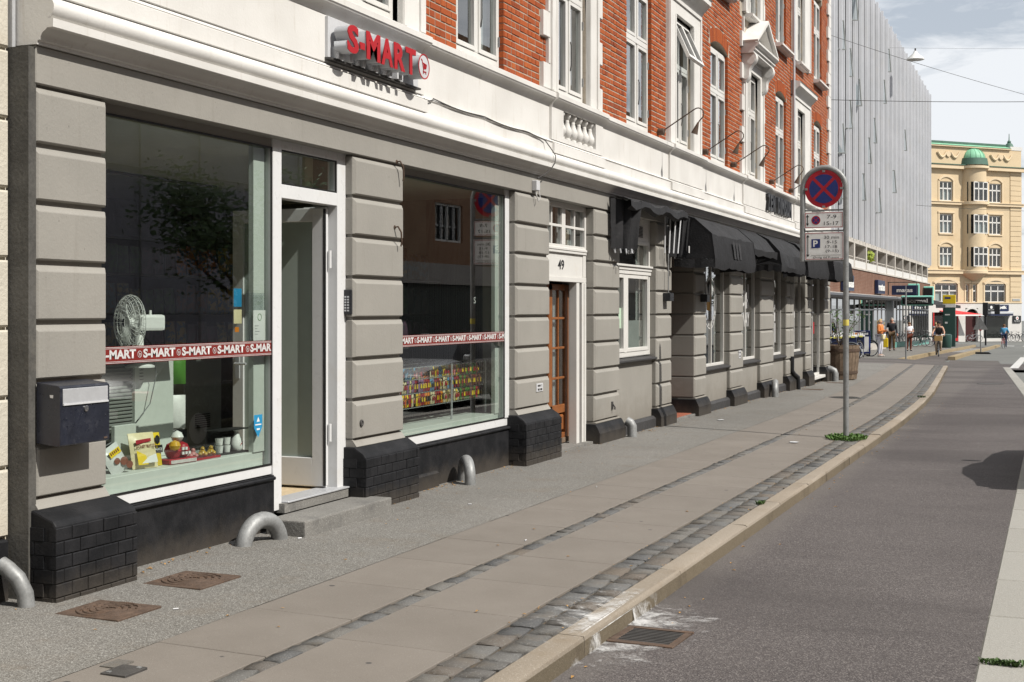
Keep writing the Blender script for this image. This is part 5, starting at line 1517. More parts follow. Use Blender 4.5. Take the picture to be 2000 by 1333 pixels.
for k, (y, lab, mm) in enumerate(((7.82, 'clear box with red and white sweets on the window ledge', 'pink'), (7.93, 'clear box with gold ornament on the window ledge', 'gold'), (8.03, 'clear box with gold figure on a red base by the cups', 'gold'))):
    e = empty('gift_box', (-.18, y, ZL), rad(-5), lab, 'gift box', 'clear gift boxes on the ledge')
    MB().box(-.045, .045, -.055, .055, .0, .014).build('base', PK['red'], e)
    MB().box(-.043, .043, -.053, .053, .014, .095).build('cover', M['clear'], e)
    q = MB()
    for (dx, dy, dz, r) in ((0, 0, .04, .026), (.01, .02, .03, .018), (0, -.022, .032, .018), (0, .003, .068, .016)): q.lathe([(.003, -r), (r * .75, -r * .6), (r, 0), (r * .75, r * .6), (.003, r)], (dx, dy, dz), 10)
    q.build('ornament', PK[mm], e, smooth=True)
# sake set in its box
e = empty('sake_set', (-.22, 8.30, ZL), rad(-6), 'white sake bottle and cups in a black display box', 'sake set')
q = MB(); rect_frame(q, -.06, -.054, -.17, .16, 0, .175, .006); q.box(-.06, .06, -.17, .16, 0, .012); q.box(-.06, .06, -.17, .16, .168, .176); q.box(-.06, -.056, -.17, .16, .0, .17)
q.build('box', PK['black'], e)
MB().lathe([(.034, .013), (.046, .03), (.048, .06), (.038, .10), (.018, .135), (.015, .148), (.025, .163), (.022, .163), (.012, .145)], (.01, .085, 0), 18).build('bottle', PK['white'], e, smooth=True)
patch(e, [(.060, .07, .05), (.060, .10, .075), (.060, .098, .082), (.060, .068, .056)], PK['red'], 'blossom_print')
for (dy, dz) in ((-.11, .013), (-.03, .013), (-.11, .068), (-.03, .068)):
    MB().lathe([(.024, 0), (.030, .05), (.027, .05), (.022, .006)], (.015, dy, dz), 14).build('cup', PK['white'], e, smooth=True)
# back board, white cabinet, slatted panel, fan
FIX = empty('display_cabinet', (-.57, 7.80, ZL), 0, 'tall pale green white cabinet panel behind the snack bags', 'cabinet')
MB().box(-.05, .02, -.10, .31, 0, .69).build('panel', M['mint'], FIX); MB().box(-.06, .03, -.14, -.10, 0, .66).build('edge_strip', M['mint'], FIX)
q = MB()
for k in range(5):
    for j in range(3): q.lathe([(.004, 0), (.004, .002)], (.02, -.07 + j * .015, .55 + .022 * k), 6, axis='x')
q.build('peg_holes', M['darker'], FIX)
SP = empty('ribbed_panel', (-.57, 7.42, ZL), 0, 'grey green ribbed display panel behind the letter box pier', 'panel')
for k in range(26):
    zz_ = .02 + k * .025
    MB().extr_y([(0, zz_), (.012, zz_ + .006), (.012, zz_ + .016), (0, zz_ + .022)], -.45, .24).build('rib', M['shopwall'], SP)
MB().box(-.02, .0, -.45, .24, 0, .68).build('board', M['shopwall'], SP)
tag(MB().box(-.36, -.33, 7.18, 7.40, ZL, ZL + .28).build('price_board', M['mint'], bevel=.003), 'blank pale board leaning behind the honey butter bag', 'board')
FN = empty('desk_fan', (-.50, 7.66, 1.205), rad(-25), 'white desk fan with wire guard standing above the window display', 'fan')
MB().lathe([(.10, 0), (.10, .012), (.05, .03), (.028, .06), (.026, .20), (.018, .22)], (0, 0, 0), 18).build('stand', PK['white'], FN, smooth=True)
q = MB(); q.box(-.05, .05, -.02, .17, .25, .36); FNm = q.build('motor_housing', PK['white'], FN, bevel=.02, seg=2)
MB().tube([(0, .08, .36), (0, .08, .39)], .009, 8).build('knob', PK['white'], FN)
q = MB(); c = (0, -.07, .305)
for dy, r in ((-.045, .10), (-.04, .16), (-.02, .185), (.0, .19), (.02, .185), (.035, .15), (.04, .08)):
    q.tube([(r * math.cos(a * math.pi / 14), c[1] + dy, c[2] + r * math.sin(a * math.pi / 14)) for a in range(28)], .0022, 4, closed=True)
for a in range(36):
    t = 2 * math.pi * a / 36; P = [(r * math.cos(t), c[1] + dy, c[2] + r * math.sin(t)) for dy, r in ((-.047, .03), (-.045, .10), (-.038, .165), (.0, .192), (.034, .155), (.042, .04))]
    q.tube(P, .0014, 3)
q.build('guard', PK['white'], FN)
q = MB()
for a in range(3):
    t = 2 * math.pi * a / 3; pts = []
    for (r, w, z) in ((.03, .02, .01), (.09, .055, .02), (.15, .06, .015), (.16, .02, .0)): pts.append((r, w, z))
    L = [Vector((r * math.cos(t + w / .2), c[1] + z, c[2] + r * math.sin(t + w / .2))) for r, w, z in pts]; Rr = [Vector((r * math.cos(t - w / .2), c[1] - z, c[2] + r * math.sin(t - w / .2))) for r, w, z in pts]
    for k in range(3): q.poly([L[k], L[k+1], Rr[k+1], Rr[k]])
q.lathe([(.035, -.02), (.035, .02)], c, 14, axis='y'); q.build('blades', PK['white'], FN)
tag(MB().box(-.66, -.40, 7.2, 8.05, 1.258, 1.275).build('fan_shelf', M['mint']), 'pale shelf board carrying the desk fan', 'shelf')
q = MB().tube([(-.46, 7.75, 1.3), (-.48, 7.82, 1.15), (-.49, 7.76, .95), (-.50, 7.55, .78), (-.5, 7.3, .7)], .004, 6)
tag(q.build('power_cord', M['steel']), 'grey cord hanging from the desk fan', 'cord')
# hanging bags, fridge, notices
bag('snack_bag', (-.60, 8.22, 1.06), .13, .22, .06, rad(-40), 0, PK['green'], 'bright green snack bag hanging beside the white cabinet', seed=9)
bag('snack_bag', (-.62, 8.22, .74), .16, .24, .06, rad(-40), 0, PK['white'], 'white snack bag hanging below the green one', seed=10)
bag('snack_bag', (-.62, 8.22, .57), .18, .16, .06, rad(-40), 0, PK['black'], 'black snack bag low beside the white cabinet', seed=11)
FR = empty('drinks_fridge', (-1.75, 9.78, .172), 0, 'grey drinks fridge in the shadow of the shop', 'fridge')
M['fridge'] = mat('grey_fridge_enamel', (.14, .15, .145), .5, .06, 3, .03, 40)
MB().box(-.3, .3, -.28, .28, 0, 1.02).build('cabinet', M['fridge'], FR, bevel=.01)
q = MB()
for k in range(7): q.box(.30, .304, -.12, .10, .42 + k * .018, .43 + k * .018)
q.build('vent_slots', M['darker'], FR)
tag(MB().box(-2.9, -2.86, 11.9, 12.3, .85, 1.3).build('poster', PK['pink'], bevel=.002), 'small pinkish poster deep inside the shop', 'poster')
# shelves with packets deep in the shop
def shelf_unit(x, y0, y1, label, seed, rows, grp):
    r = random.Random(seed)
    o = empty('shop_shelf', (x, (y0 + y1) / 2, .172), 0, label, 'shelf', grp)
    O = (x, (y0 + y1) / 2, .172)
    MB().box(x - .42, x - .40, y0, y1, .172, 2.3).build('back', M['dark'], o, origin=O)
    for z in rows: MB().box(x - .40, x, y0, y1, z - .02, z).build('shelf_board', M['dark'], o, origin=O)
    return o
ROWS = (.5, .85, 1.20, 1.55, 1.93)
shelf_unit(-2.45, 9.6, 12.6, 'dark shelf unit full of packets behind the first shop window', 3, ROWS, 'shop shelves')
shelf_unit(-1.15, 12.5, 13.9, 'dark shelf unit full of packets behind the second shop window', 4, ROWS, 'shop shelves')
r = random.Random(5); pk_me = {}
keys = ['brown', 'orange', 'yellow', 'red', 'green', 'cream', 'purple', 'blue', 'black']
for k in keys:
    base_c = {'brown': (.08, .03, .02), 'orange': (.20, .06, .015), 'yellow': (.20, .14, .03), 'red': (.14, .015, .015), 'green': (.035, .08, .025), 'cream': (.20, .17, .10), 'purple': (.06, .03, .05), 'blue': (.05, .09, .12), 'black': (.02, .02, .02)}[k]
    t = NT('shelf_packet_' + k); x_, y_, z_ = t.xyz()
    pm = t.fin(t.mix(t.rng(t.noise(22, 3, .6), .46, .54, 0, 1), base_c, tuple(v * .35 + .02 for v in base_c[::-1])), .45)
    pk_me[k] = pillow(.16, .24, .08, 4, 5, 3).mesh('packet', pm, smooth=True, ang=60)
n = 0
for (x, y0, y1, gl, rows_) in ((-2.50, 9.62, 12.5, 'shelf packets behind the first window', ROWS[2:]), (-1.20, 12.5, 13.85, 'shelf packets behind the second window', ROWS[2:])):
    for z in rows_:
        y = y0 + .1; k = r.choice(keys); run = 0
        while y < y1 - .1:
            if run <= 0: k = r.choice(keys); run = r.randint(2, 4)
            o = put('shelf_packet', pk_me[k], None, (x, y, z + .002), (1, r.uniform(.9, 1.1), r.uniform(.95, 1.2)), (0, r.uniform(-.1, .0), r.uniform(-.08, .08)))
            tag(o, '%s snack packet on the %s shelf behind the %s shop window' % ({'purple': 'mauve'}.get(k, k), {1.20: 'lowest', 1.55: 'middle', 1.93: 'highest'}[z], 'first' if x < -2 else 'second'), 'packet', gl); y += .175; run -= 1
# wire rack with snack bags in the second window
WRK = empty('wire_rack', (-.40, 12.1, .522), 0, 'chrome wire rack holding rows of small snack bags', 'rack')
WO = (-.40, 12.1, .522)
y0, y1, xa, xb_ = 11.0, 13.06, -.58, -.22
q = MB()
for zt in (.69, .82, .95, 1.06):
    for x in (xa, xb_): q.tube([(x, y0, zt), (x, y1, zt)], .005, 5)
    for y in (y0, y1): q.tube([(xa, y, zt), (xb_, y, zt)], .005, 5)
q.build('rails', M['chrome'], WRK, origin=WO)
q = MB(); y = y0
while y < y1:
    q.tube([(xb_, y, .68), (xb_, y, 1.07)], .0022, 4); y += .05
q.build('front_wires', M['chrome'], WRK, origin=WO)
for y in (y0 + .02, 12.18, y1 - .02): MB().tube([(xb_ + .01, y, .522), (xb_ + .01, y, 1.07)], .011, 8).build('post', M['alu'], WRK, origin=WO)
bmesh_ = {}
for k in ('yellow', 'red', 'purple', 'blue', 'cream', 'brown', 'green', 'orange', 'pink', 'white'):
    bmesh_[k] = pillow(.060, .115, .038, 4, 5, 7).mesh('packet', PK[k], smooth=True, ang=60)
    lab_me = MB().poly([(.0215, -.020, .035), (.0215, .020, .035), (.0215, .017, .078), (.0215, -.017, .078)]).mesh('print', PK['red' if k in ('yellow', 'cream', 'green', 'white') else ('yellow' if k in ('purple', 'red', 'brown') else 'black')])
    bmesh_[k + '_p'] = lab_me
r = random.Random(21)
for row, z in enumerate((.69, .82, .935)):
    for dep, xx in ((0, -.275), (1, -.36)):
        if dep == 1 and row != 2: continue
        y = y0 + .06
        while y < y1 - .04:
            right = y > 12.5
            k = r.choice(('green', 'brown', 'brown', 'green', 'red')) if right else r.choice((('yellow', 'cream', 'orange', 'red', 'yellow'), ('purple', 'red', 'blue', 'cream', 'purple'), ('yellow', 'orange', 'cream', 'blue', 'pink'))[row])
            o = put('small_snack_bag', bmesh_[k], None, (xx + r.uniform(-.01, .01), y, z), None, (r.uniform(-.1, .1), r.uniform(-.12, .05), r.uniform(-.2, .2)))
            tag(o, 'small %s snack bag in the %s of the wire rack' % ({'purple': 'mauve'}.get(k, k), ('bottom row', 'middle row', 'top row')[row] if dep == 0 else 'rear top row'), 'snack bag', 'snack bags in the wire rack')
            put('print', bmesh_[k + '_p'], o); y += r.uniform(.052, .062)
# notices on the glass of the first window
def notice(name, y0, y1, z0, z1, mat_, label, x=-.055):
    return tag(MB().box(x - .004, x - .0015, y0, y1, z0, z1).build(name, mat_), label, 'notice')
NT1 = empty('paper_notice', (-.055, 8.45, 1.44), 0, 'white inspection notice with green ring taped inside the glass', 'notice')
MB().box(-.003, 0, -.07, .09, -.065, .155).build('sheet', PK['white'], NT1)
q = MB(); q.lathe([(.026, 0), (.026, .001), (.022, .001), (.022, 0)], (0.0005, .012, .105), 18, axis='x', caps=False); q.build('green_ring', PK['green'], NT1)
q = MB()
for k, w in enumerate((.05, .03, .06, .04)): q.box(.0, .0008, -.05, -.05 + w, .04 - k * .02, .044 - k * .02)
q.build('text_lines', M['steel'], NT1)
notice('plastic_sleeve', 8.30, 8.545, 1.375, 1.72, M['clear'], 'clear plastic sleeve behind the inspection notice', -.060)
BL = empty('alarm_sticker', (-.040, 8.42, .76), 0, 'blue shield shaped alarm sticker low on the shop glass', 'sticker')
M['stickerblue'] = cm('sticker_blue', (.02, .22, .42))
MB().poly([(0, -.055, .08), (0, .055, .08), (0, .055, -.01), (0, .0, -.085), (0, -.055, -.01)][::1]).build('shield', M['stickerblue'], BL)
MB().poly([(.001, -.02, .03), (.001, .02, .03), (.001, .0, .065)]).build('warning_triangle', PK['white'], BL)
q = MB(); q.box(.0, .001, -.04, .04, .005, .013); q.box(0, .001, -.02, .02, -.03, -.018); q.build('text_lines', PK['white'], BL)
notice('window_sticker', 8.20, 8.30, 1.62, 1.75, M['stickerblue'], 'square blue sticker on the shop door glass side', -.10)
notice('window_sticker', 8.20, 8.30, 1.50, 1.60, PK['cream'], 'round edged grey green sticker below the blue one', -.10)
notice('window_sticker', 8.215, 8.265, 1.44, 1.475, PK['orange'], 'small orange sticker below the other door stickers', -.10)
# ---------------------------------------------------------------- sign post on the kerb
SP_ = empty('sign_post', (2.73, 18.37, zp(2.73, 18.37)), rad(-3), 'grey hooped steel sign post carrying the no stopping disc', 'sign post')
zb = -.4; zc0 = 3.17 + .15
P = [(.0, 0, zb), (.0, 0, zc0)]
for k in range(1, 17):
    a = math.pi * k / 16; P.append((-.288 + .288 * math.cos(a), 0, zc0 + .288 * math.sin(a)))
P.append((-.576, 0, 2.36))
MB().tube(P, .037, 14).build('pole', M['steel'], SP_, smooth=True, ang=60)
for zz_ in (2.37, 2.765, 2.99 + .05): MB().tube([(-.576, 0, zz_), (0, 0, zz_)], .012, 8).build('cross_bar', M['steel'], SP_)
M['signblue'] = cm('sign_blue', (.015, .028, .16), .35); M['signred'] = cm('traffic_red', (.36, .006, .02), .35)
M['plate'] = mat('sign_plate_white', (.80, .80, .79), .4, .05, 5, .02, 40, dirt=((.35, .33, .3), .35, 14))
def disc_y(r0, r1, c, y, mat_, par, name, n=40):
    q = MB(); q.lathe([(r0, 0), (r1, 0)], (c[0], y, c[1]), n, axis='y', caps=False); return q.build(name, mat_, par)
DS = empty('no_stopping_sign', (-.288, -.03, 3.325), 0, None, None)
DS.parent = SP_
def fsign(parent, y=0.0):
    pass
zc = 3.325; cx_ = -.288
NS = MB().lathe([(.252, -.026), (.252, -.03)], (cx_, 0, zc), 44, axis='y').build('sign_disc', M['signred'], SP_)
q = MB(); n = 44
for k in range(n):
    a, b = 2 * math.pi * k / n, 2 * math.pi * (k + 1) / n
    q.poly([(cx_, -.0315, zc), (cx_ + .193 * math.cos(b), -.0315, zc + .193 * math.sin(b)), (cx_ + .193 * math.cos(a), -.0315, zc + .193 * math.sin(a))][::-1])
q.build('disc_field', M['signblue'], NS)
for s_ in (1, -1):
    d = Vector((math.cos(rad(45)), 0, s_ * math.sin(rad(45)))); n_ = Vector((-d.z, 0, d.x)) * .020
    c = Vector((cx_, -.033 - .0006 * s_, zc))
    MB().poly([c - d * .2 - n_, c + d * .2 - n_, c + d * .2 + n_, c - d * .2 + n_]).build('disc_bar', M['signred'], NS)
bpy.data.objects.remove(DS)
for dx, dz in ((0, .235), (0, -.24), (-.235, 0), (.235, 0)): MB().box(cx_ + dx - .018, cx_ + dx + .018, -.04, .0, zc + dz - .014, zc + dz + .014).build('clamp', M['steel'], SP_)
def plate(x0, x1, z0, z1, name):
    b = MB().box(x0, x1, -.030, -.024, z0, z1).build(name, M['plate'], SP_)
    q = MB()
    for a, c in ((x0 + .008, x0 + .015), (x1 - .015, x1 - .008)): q.poly([(a, -.0315, z0 + .008), (c, -.0315, z0 + .008), (c, -.0315, z1 - .008), (a, -.0315, z1 - .008)])
    for a, c in ((z0 + .008, z0 + .015), (z1 - .015, z1 - .008)): q.poly([(x0 + .015, -.0315, a), (x1 - .015, -.0315, a), (x1 - .015, -.0315, c), (x0 + .015, -.0315, c)])
    q.build('plate_border', M['signred'], b); return b
p1 = plate(-.545, -.030, 2.800, 3.015, 'time_plate'); p2 = plate(-.540, -.022, 2.375, 2.745, 'parking_plate')
def ptxt(par, s_, x, z, w, h_): lettering('plate_letters', s_, M['black'], (x, -.0318, z), (1, 0, 0), (0, 0, 1), par, width=w, height=h_, bold=.006)
ptxt(p1, '7-9', -.245, 2.925, .125, .050); ptxt(p1, '15-17', -.285, 2.838, .195, .048)
ptxt(p2, '30 min', -.285, 2.655, .200, .042); ptxt(p2, '9-15', -.245, 2.592, .130, .040); ptxt(p2, '17-18', -.265, 2.532, .155, .038); ptxt(p2, '(9-15)', -.262, 2.468, .172, .044); ptxt(p2, 'Øvrig tid P-zone', -.43, 2.388, .345, .034)
MB().box(-.455, -.06, -.0318, -.031, 2.437, 2.441).build('rule', M['black'], p2)
def arrow(par, x, z0, z1):
    q = MB(); q.poly([(x - .006, -.0318, z0 + .03), (x + .006, -.0318, z0 + .03), (x + .006, -.0318, z1 - .03), (x - .006, -.0318, z1 - .03)])
    q.poly([(x - .022, -.0318, z1 - .035), (x + .022, -.0318, z1 - .035), (x, -.0318, z1)]); q.poly([(x + .022, -.0318, z0 + .035), (x - .022, -.0318, z0 + .035), (x, -.0318, z0)])
    q.build('arrow', M['black'], par)
arrow(p1, -.505, 2.832, 2.985); arrow(p2, -.500, 2.415, 2.715)
q = MB(); q.poly([(-.452, -.0319, 2.535), (-.335, -.0319, 2.535), (-.335, -.0319, 2.655), (-.452, -.0319, 2.655)]); q.build('parking_square', M['signblue'], p2)
lettering('parking_letter', 'P', M['plate'], (-.428, -.0325, 2.552), (1, 0, 0), (0, 0, 1), p2, width=.062, height=.086, bold=.03)
def fan_disc(r, c, y, mat_, name, par):
    q = MB(); q.poly([(c[0] + r * math.cos(2 * math.pi * k / 28), y, c[1] + r * math.sin(2 * math.pi * k / 28)) for k in range(28)]); q.build(name, mat_, par)
fan_disc(.060, (-.392, 2.907), -.0318, M['signred'], 'small_disc', p1); fan_disc(.046, (-.392, 2.907), -.0322, M['signblue'], 'small_field', p1)
for s_ in (1, -1):
    d = Vector((.7071, 0, s_ * .7071)); n_ = Vector((-d.z, 0, d.x)) * .005; c = Vector((-.392, -.0326, 2.907))
    MB().poly([c - d * .048 - n_, c + d * .048 - n_, c + d * .048 + n_, c - d * .048 + n_]).build('small_bar', M['signred'], p1)
M['tape'] = cm('yellow_tape', (.62, .52, .12))
MB().lathe([(.039, 1.50), (.039, 1.58)], (0, 0, 0), 14, caps=False).build('tape_band', M['tape'], SP_, smooth=True)

# ---------------------------------------------------------------- neighbouring cream house
NB = empty('cream_house', (0, 3, 0), 0, 'cream rendered house at the left edge with black plinth', 'building'); NO = (0, 3, 0)
gs = [.34 + .385 * k for k in range(20)]
MB().box(-8, -.085, -6, 5.93, -.4, 13.5).build('wall', M['cream'], NB, origin=NO)  # wall carried up out of view to cut sky light
for g, h_ in zip(gs, gs[1:]):
    off = 0.0
    for a, b in ((-6, -2.1), (-2.1, 1.9), (1.9, 5.92)):
        MB().cbox(-.10, -.052, a + .004, b - .004 + (.004 if b > 5 else 0), g + .008, h_ - .008, .012).build('render_course', M['cream'], NB, origin=NO)
MB().box(-.3, -.030, -6, 5.90, -.4, .338).build('plinth', M['plinth'], NB, origin=NO, bevel=.012)
MB().box(-.12, -.045, 5.935, 5.96, .4, 10.2).build('joint_strip', M['alu'], NB, origin=NO)
q = MB().tube([(.0, 4.2, .20), (.0, 5.72, .215), (.03, 5.80, .215)], .024, 10)
tag(q.build('handrail_pipe', M['black'], smooth=True), 'flaking black pipe running along the cream house plinth', 'pipe')
tag(MB().lathe([(.075, 0), (.075, .006), (.001, .006)], (-.05, 5.60, .78), 28, axis='x').build('round_sign', M['red']), 'round red sign cut off at the left edge', 'sign')
tag(MB().lathe([(.05, -.05), (.05, .06), (.03, .07), (.001, .07)], (.42, 5.02, zp(.4, 5)), 14).build('valve_cap', M['steel'], smooth=True), 'round grey pipe cap in the asphalt at the left edge', 'pipe')

# ---------------------------------------------------------------- planter, bicycles, racks
def bend_loc(x, y): return (x, y, zp(x, y))
PL = empty('wooden_planter', (.20, 35.35, zp(0, 35.3)), 0, 'half barrel planter of weathered staves at the building corner', 'planter')
n = 26
for k in range(n):
    a0, a1 = 2 * math.pi * (k + .04) / n, 2 * math.pi * (k + .96) / n
    q = MB(); prof = ((.42, 0), (.47, .45), (.49, .86))
    for r_, z in prof:
        for rr in (r_ - .03, r_):
            for a in (a0, a1): q.v.append((rr * math.cos(a), rr * math.sin(a), z))
    for j in range(2):
        b0 = j * 4; b1 = b0 + 4
        q.f += [[b0 + 2, b0 + 3, b1 + 3, b1 + 2], [b0 + 1, b0, b1, b1 + 1], [b0, b0 + 2, b1 + 2, b1], [b0 + 3, b0 + 1, b1 + 1, b1 + 3]]; q.m += [0] * 4
    q.f += [[8, 10, 11, 9]]; q.m += [0]
    q.build('stave', M['woodgrey'], PL)
for z, r_ in ((.14, .440), (.70, .488)):
    MB().lathe([(r_, z), (r_ + .008, z), (r_ + .012, z + .07), (r_ + .004, z + .07)], (0, 0, 0), 26, caps=False).build('hoop', M['rust'], PL, smooth=True)
MB().lathe([(.455, .78), (.001, .80)], (0, 0, 0), 20, caps=False).build('soil', M['bark'], PL)
def twig_plant(loc, h_, n, spread, label, name='potted_shrub', leafm='foliage', dens=26):
    o = empty(name, loc, 0, label, 'plant'); q = MB(); lf_ = MB(); r = random.Random(int(h_ * 1000) + n)
    for k in range(n):
        a = r.uniform(0, 6.28); p = Vector((0, 0, 0)); P = [p.copy()]
        d = Vector((math.cos(a) * spread, math.sin(a) * spread, 1)).normalized()
        for j in range(6):
            d = (d + Vector((r.uniform(-.2, .2), r.uniform(-.2, .2), .05))).normalized(); p = p + d * h_ / 6; P.append(p.copy())
        q.tube(P, [.016 * (1 - j / 8) for j in range(7)], 5)
        for j in range(dens):
            t = r.uniform(.3, 1); i = min(5, int(t * 6)); c = P[i].lerp(P[i+1], t * 6 - i) + Vector((r.gauss(0, .05), r.gauss(0, .05), r.gauss(0, .04)))
            s_ = r.uniform(.02, .05); u = Vector((r.uniform(-1, 1), r.uniform(-1, 1), r.uniform(-.6, .6))).normalized(); w = u.orthogonal().normalized() * .5
            lf_.poly([c - u * s_, c - w * s_, c + u * s_, c + w * s_])
    q.build('stems', M['bark'], o); lf_.build('leaves', M[leafm], o); return o
twig_plant((.20, 35.35, zp(0, 35.3) + .8), 1.05, 6, .35, 'sparse leggy shrub growing in the wooden planter')
def bicycle(loc, rz, label, col, basket=None, grp='bicycles by the far shops', lean=0.0):
    o = empty('bicycle', loc, rz, label, 'bicycle', grp)
    if lean: o.rotation_euler[1] = lean
    R_ = .34; wb = 1.06
    for k, y in enumerate((0, wb)):
        w = MB().tube([(0, y + R_ * math.cos(a * math.pi / 16), R_ + R_ * math.sin(a * math.pi / 16)) for a in range(32)], .019, 6, closed=True).build('wheel', M['rubber'], o, smooth=True)
        MB().tube([(0, y + (R_ - .025) * math.cos(a * math.pi / 16), R_ + (R_ - .025) * math.sin(a * math.pi / 16)) for a in range(32)], .011, 5, closed=True).build('rim', M['alu'], w)
        q = MB()
        for a in range(18):
            t = 2 * math.pi * a / 18; q.tube([(.012 * (1 if a % 2 else -1), y, R_), (0, y + (R_ - .03) * math.cos(t), R_ + (R_ - .03) * math.sin(t))], .0022, 3)
        q.lathe([(.022, -.04), (.022, .04)], (0, y, R_), 8, axis='x'); q.build('spokes', M['alu'], w)
        q = MB(); pts = [(0, y + (R_ + .035) * math.cos(rad(t)), R_ + (R_ + .035) * math.sin(rad(t))) for t in (range(20, 190, 15) if k == 0 else range(5, 140, 15))]
        q.tube(pts, .02, 5); q.build('mudguard', col, w)
    bb = (0, .45, .30); seat = (0, .28, .80); head = (0, .88, .86); hb = (0, .915, .72)
    q = MB()
    for a, b, r_ in ((bb, seat, .018), (bb, hb, .021), ((0, .33, .66), head, .018), ((.04, 0, R_), (.03, .44, .30), .010), ((-.04, 0, R_), (-.03, .44, .30), .010), ((.035, 0, R_), (.0, .31, .68), .009), ((-.035, 0, R_), (.0, .31, .68), .009), (hb, head, .022)): q.tube([a, b], r_, 8)
    q.build('frame', col, o, smooth=True)
    q = MB(); q.tube([(.05, wb, R_), (.05, .96, .66), (0, .925, .72)], .012, 6); q.tube([(-.05, wb, R_), (-.05, .96, .66), (0, .925, .72)], .012, 6); q.build('fork', col, o)
    q = MB(); q.tube([head, (0, .86, 1.02)], .013, 6); q.tube([(-.28, .66, 1.06), (-.27, .78, 1.09), (-.12, .87, 1.06), (0, .87, 1.03), (.12, .87, 1.06), (.27, .78, 1.09), (.28, .66, 1.06)], .012, 6); q.build('handlebar', M['alu'], o)
    q = MB()
    for s_ in (-1, 1): q.tube([(s_ * .28, .66, 1.06), (s_ * .275, .73, 1.075)], .018, 6)
    q.build('grips', M['rubber'], o)
    q = MB().tube([seat, (0, .26, .92)], .013, 6); q.build('seat_post', M['alu'], o)
    q = MB()
    for y, w, z in ((.13, .085, .955), (.20, .09, .95), (.30, .05, .94), (.40, .02, .935)):
        for a in range(8): q.v.append((w * math.cos(a * math.pi / 4), y, z + .028 * math.sin(a * math.pi / 4)))
    for j in range(3):
        for a in range(8): q.f.append([j*8 + a, j*8 + (a+1) % 8, j*8 + 8 + (a+1) % 8, j*8 + 8 + a]); q.m.append(0)
    q.f += [list(range(8)), list(range(24, 32))]; q.m += [0, 0]
    q.build('saddle', M['black'], o, smooth=True)
    q = MB(); q.lathe([(.09, -.006), (.09, .006), (.07, .006), (.07, -.006)], (.045, .45, .30), 18, axis='x', caps=False); q.tube([(.06, .45, .30), (.06, .52, .15)], .010, 5); q.tube([(-.06, .45, .30), (-.06, .38, .45)], .010, 5)
    q.box(.06, .14, .48, .56, .135, .155); q.box(-.14, -.06, .34, .42, .445, .465); q.build('crank', M['iron'], o)
    q = MB(); q.tube([(.0, .02, R_ + R_ + .06), (.0, -.30, R_ * 2 + .05)], .006, 5); q.box(-.06, .06, -.30, .16, R_ * 2 + .055, R_ * 2 + .065); q.build('rear_rack', M['iron'], o)
    if basket:
        q = MB(); q.box(-.18, .18, .98, 1.26, .78, .80); q.box(-.18, .18, .98, .995, .80, 1.02); q.box(-.18, .18, 1.245, 1.26, .80, 1.02); q.box(-.18, -.165, .995, 1.245, .80, 1.02); q.box(.165, .18, .995, 1.245, .80, 1.02)
        q.build('basket', basket, o)
    return o
M['bikeblack'] = cm('bike_black', (.015, .016, .018), .3); M['bikegrey'] = cm('bike_grey', (.12, .13, .14), .35); M['bikegreen'] = cm('bike_green', (.03, .07, .06), .35); M['bikered'] = cm('bike_red', (.25, .03, .03), .35); M['wicker'] = mat('wicker', (.38, .24, .10), .8, .2, 40, .5, 120)
bicycle((-1.80, 43.0, g0(43)), rad(-97), 'black bicycle standing behind the wooden planter', M['bikeblack'])
bicycle((-2.5, 56.0, g0(56) - .02), rad(-20), 'black bicycle parked between the blue racks', M['bikeblack'])
bicycle((-3.2, 60.5, g0(60.5) - .02), rad(-75), 'dark bicycle leaning by the far shop window', M['bikegrey'])
bicycle((-2.6, 50.5, g0(50)), rad(-100), 'dark bicycle with white lower frame near the side street', M['bikegrey'])
bicycle((-3.7, 98.0, g0(98)), rad(-60), 'dark green bicycle parked by the teal shopfront', M['bikegreen'])
bicycle((-3.3, 101.0, g0(101)), rad(-70), 'grey bicycle parked beside the bus stop pillar', M['bikegrey'])
# display trolleys of the chemist
M['navy'] = cm('navy_panel', (.012, .02, .06), .45); M['fluor'] = cm('yellow_label', (.70, .66, .15)); 
def trolley(x, y, label, rz=0):
    o = empty('display_trolley', (x, y, g0(y) - .02), rz, label, 'trolley', 'navy display trolleys outside the chemist')
    MB().box(-.30, .30, -.22, .22, .36, .88).build('bin', M['navy'], o, bevel=.01)
    MB().box(-.32, .32, -.24, .24, .88, .94).build('tray', PK['white'], o, bevel=.005)
    q = MB()
    for k in range(7): q.box(-.28 + k * .08, -.23 + k * .08, -.2, .2, .94, .97 + .05 * ((k * 7) % 3))
    q.build('goods', PK['white'], o)
    q = MB()
    for k in range(3): q.box(-.30 + k * .2, -.16 + k * .2, -.245, -.235, .86, .93)
    q.build('labels', M['fluor'], o)
    for dx in (-.26, .26):
        for dy in (-.18, .18): MB().tube([(dx, dy, .06), (dx, dy, .36)], .014, 6).build('leg', M['alu'], o); MB().lathe([(.05, -.015), (.05, .015)], (dx, dy, .05), 12, axis='x').build('castor', M['rubber'], o)
    return o
trolley(-2.45, 52.8, 'navy display trolley nearest the sign post, white topped', .1); trolley(-2.35, 55.4, 'navy display trolley in the middle of the row', .1); trolley(-2.45, 58.6, 'navy display trolley with orange goods beside the pavement board', .1)
tag(MB().box(-2.6, -2.3, 58.42, 58.75, g0(58.6) + .95, g0(58.6) + 1.03).build('orange_box', PK['orange']), 'orange carton lying on the display trolley by the pavement board', 'box')
AB = empty('pavement_board', (-2.50, 60.6, g0(60.6) - .02), rad(4), 'navy topped pavement advertising board reading matas', 'sign')
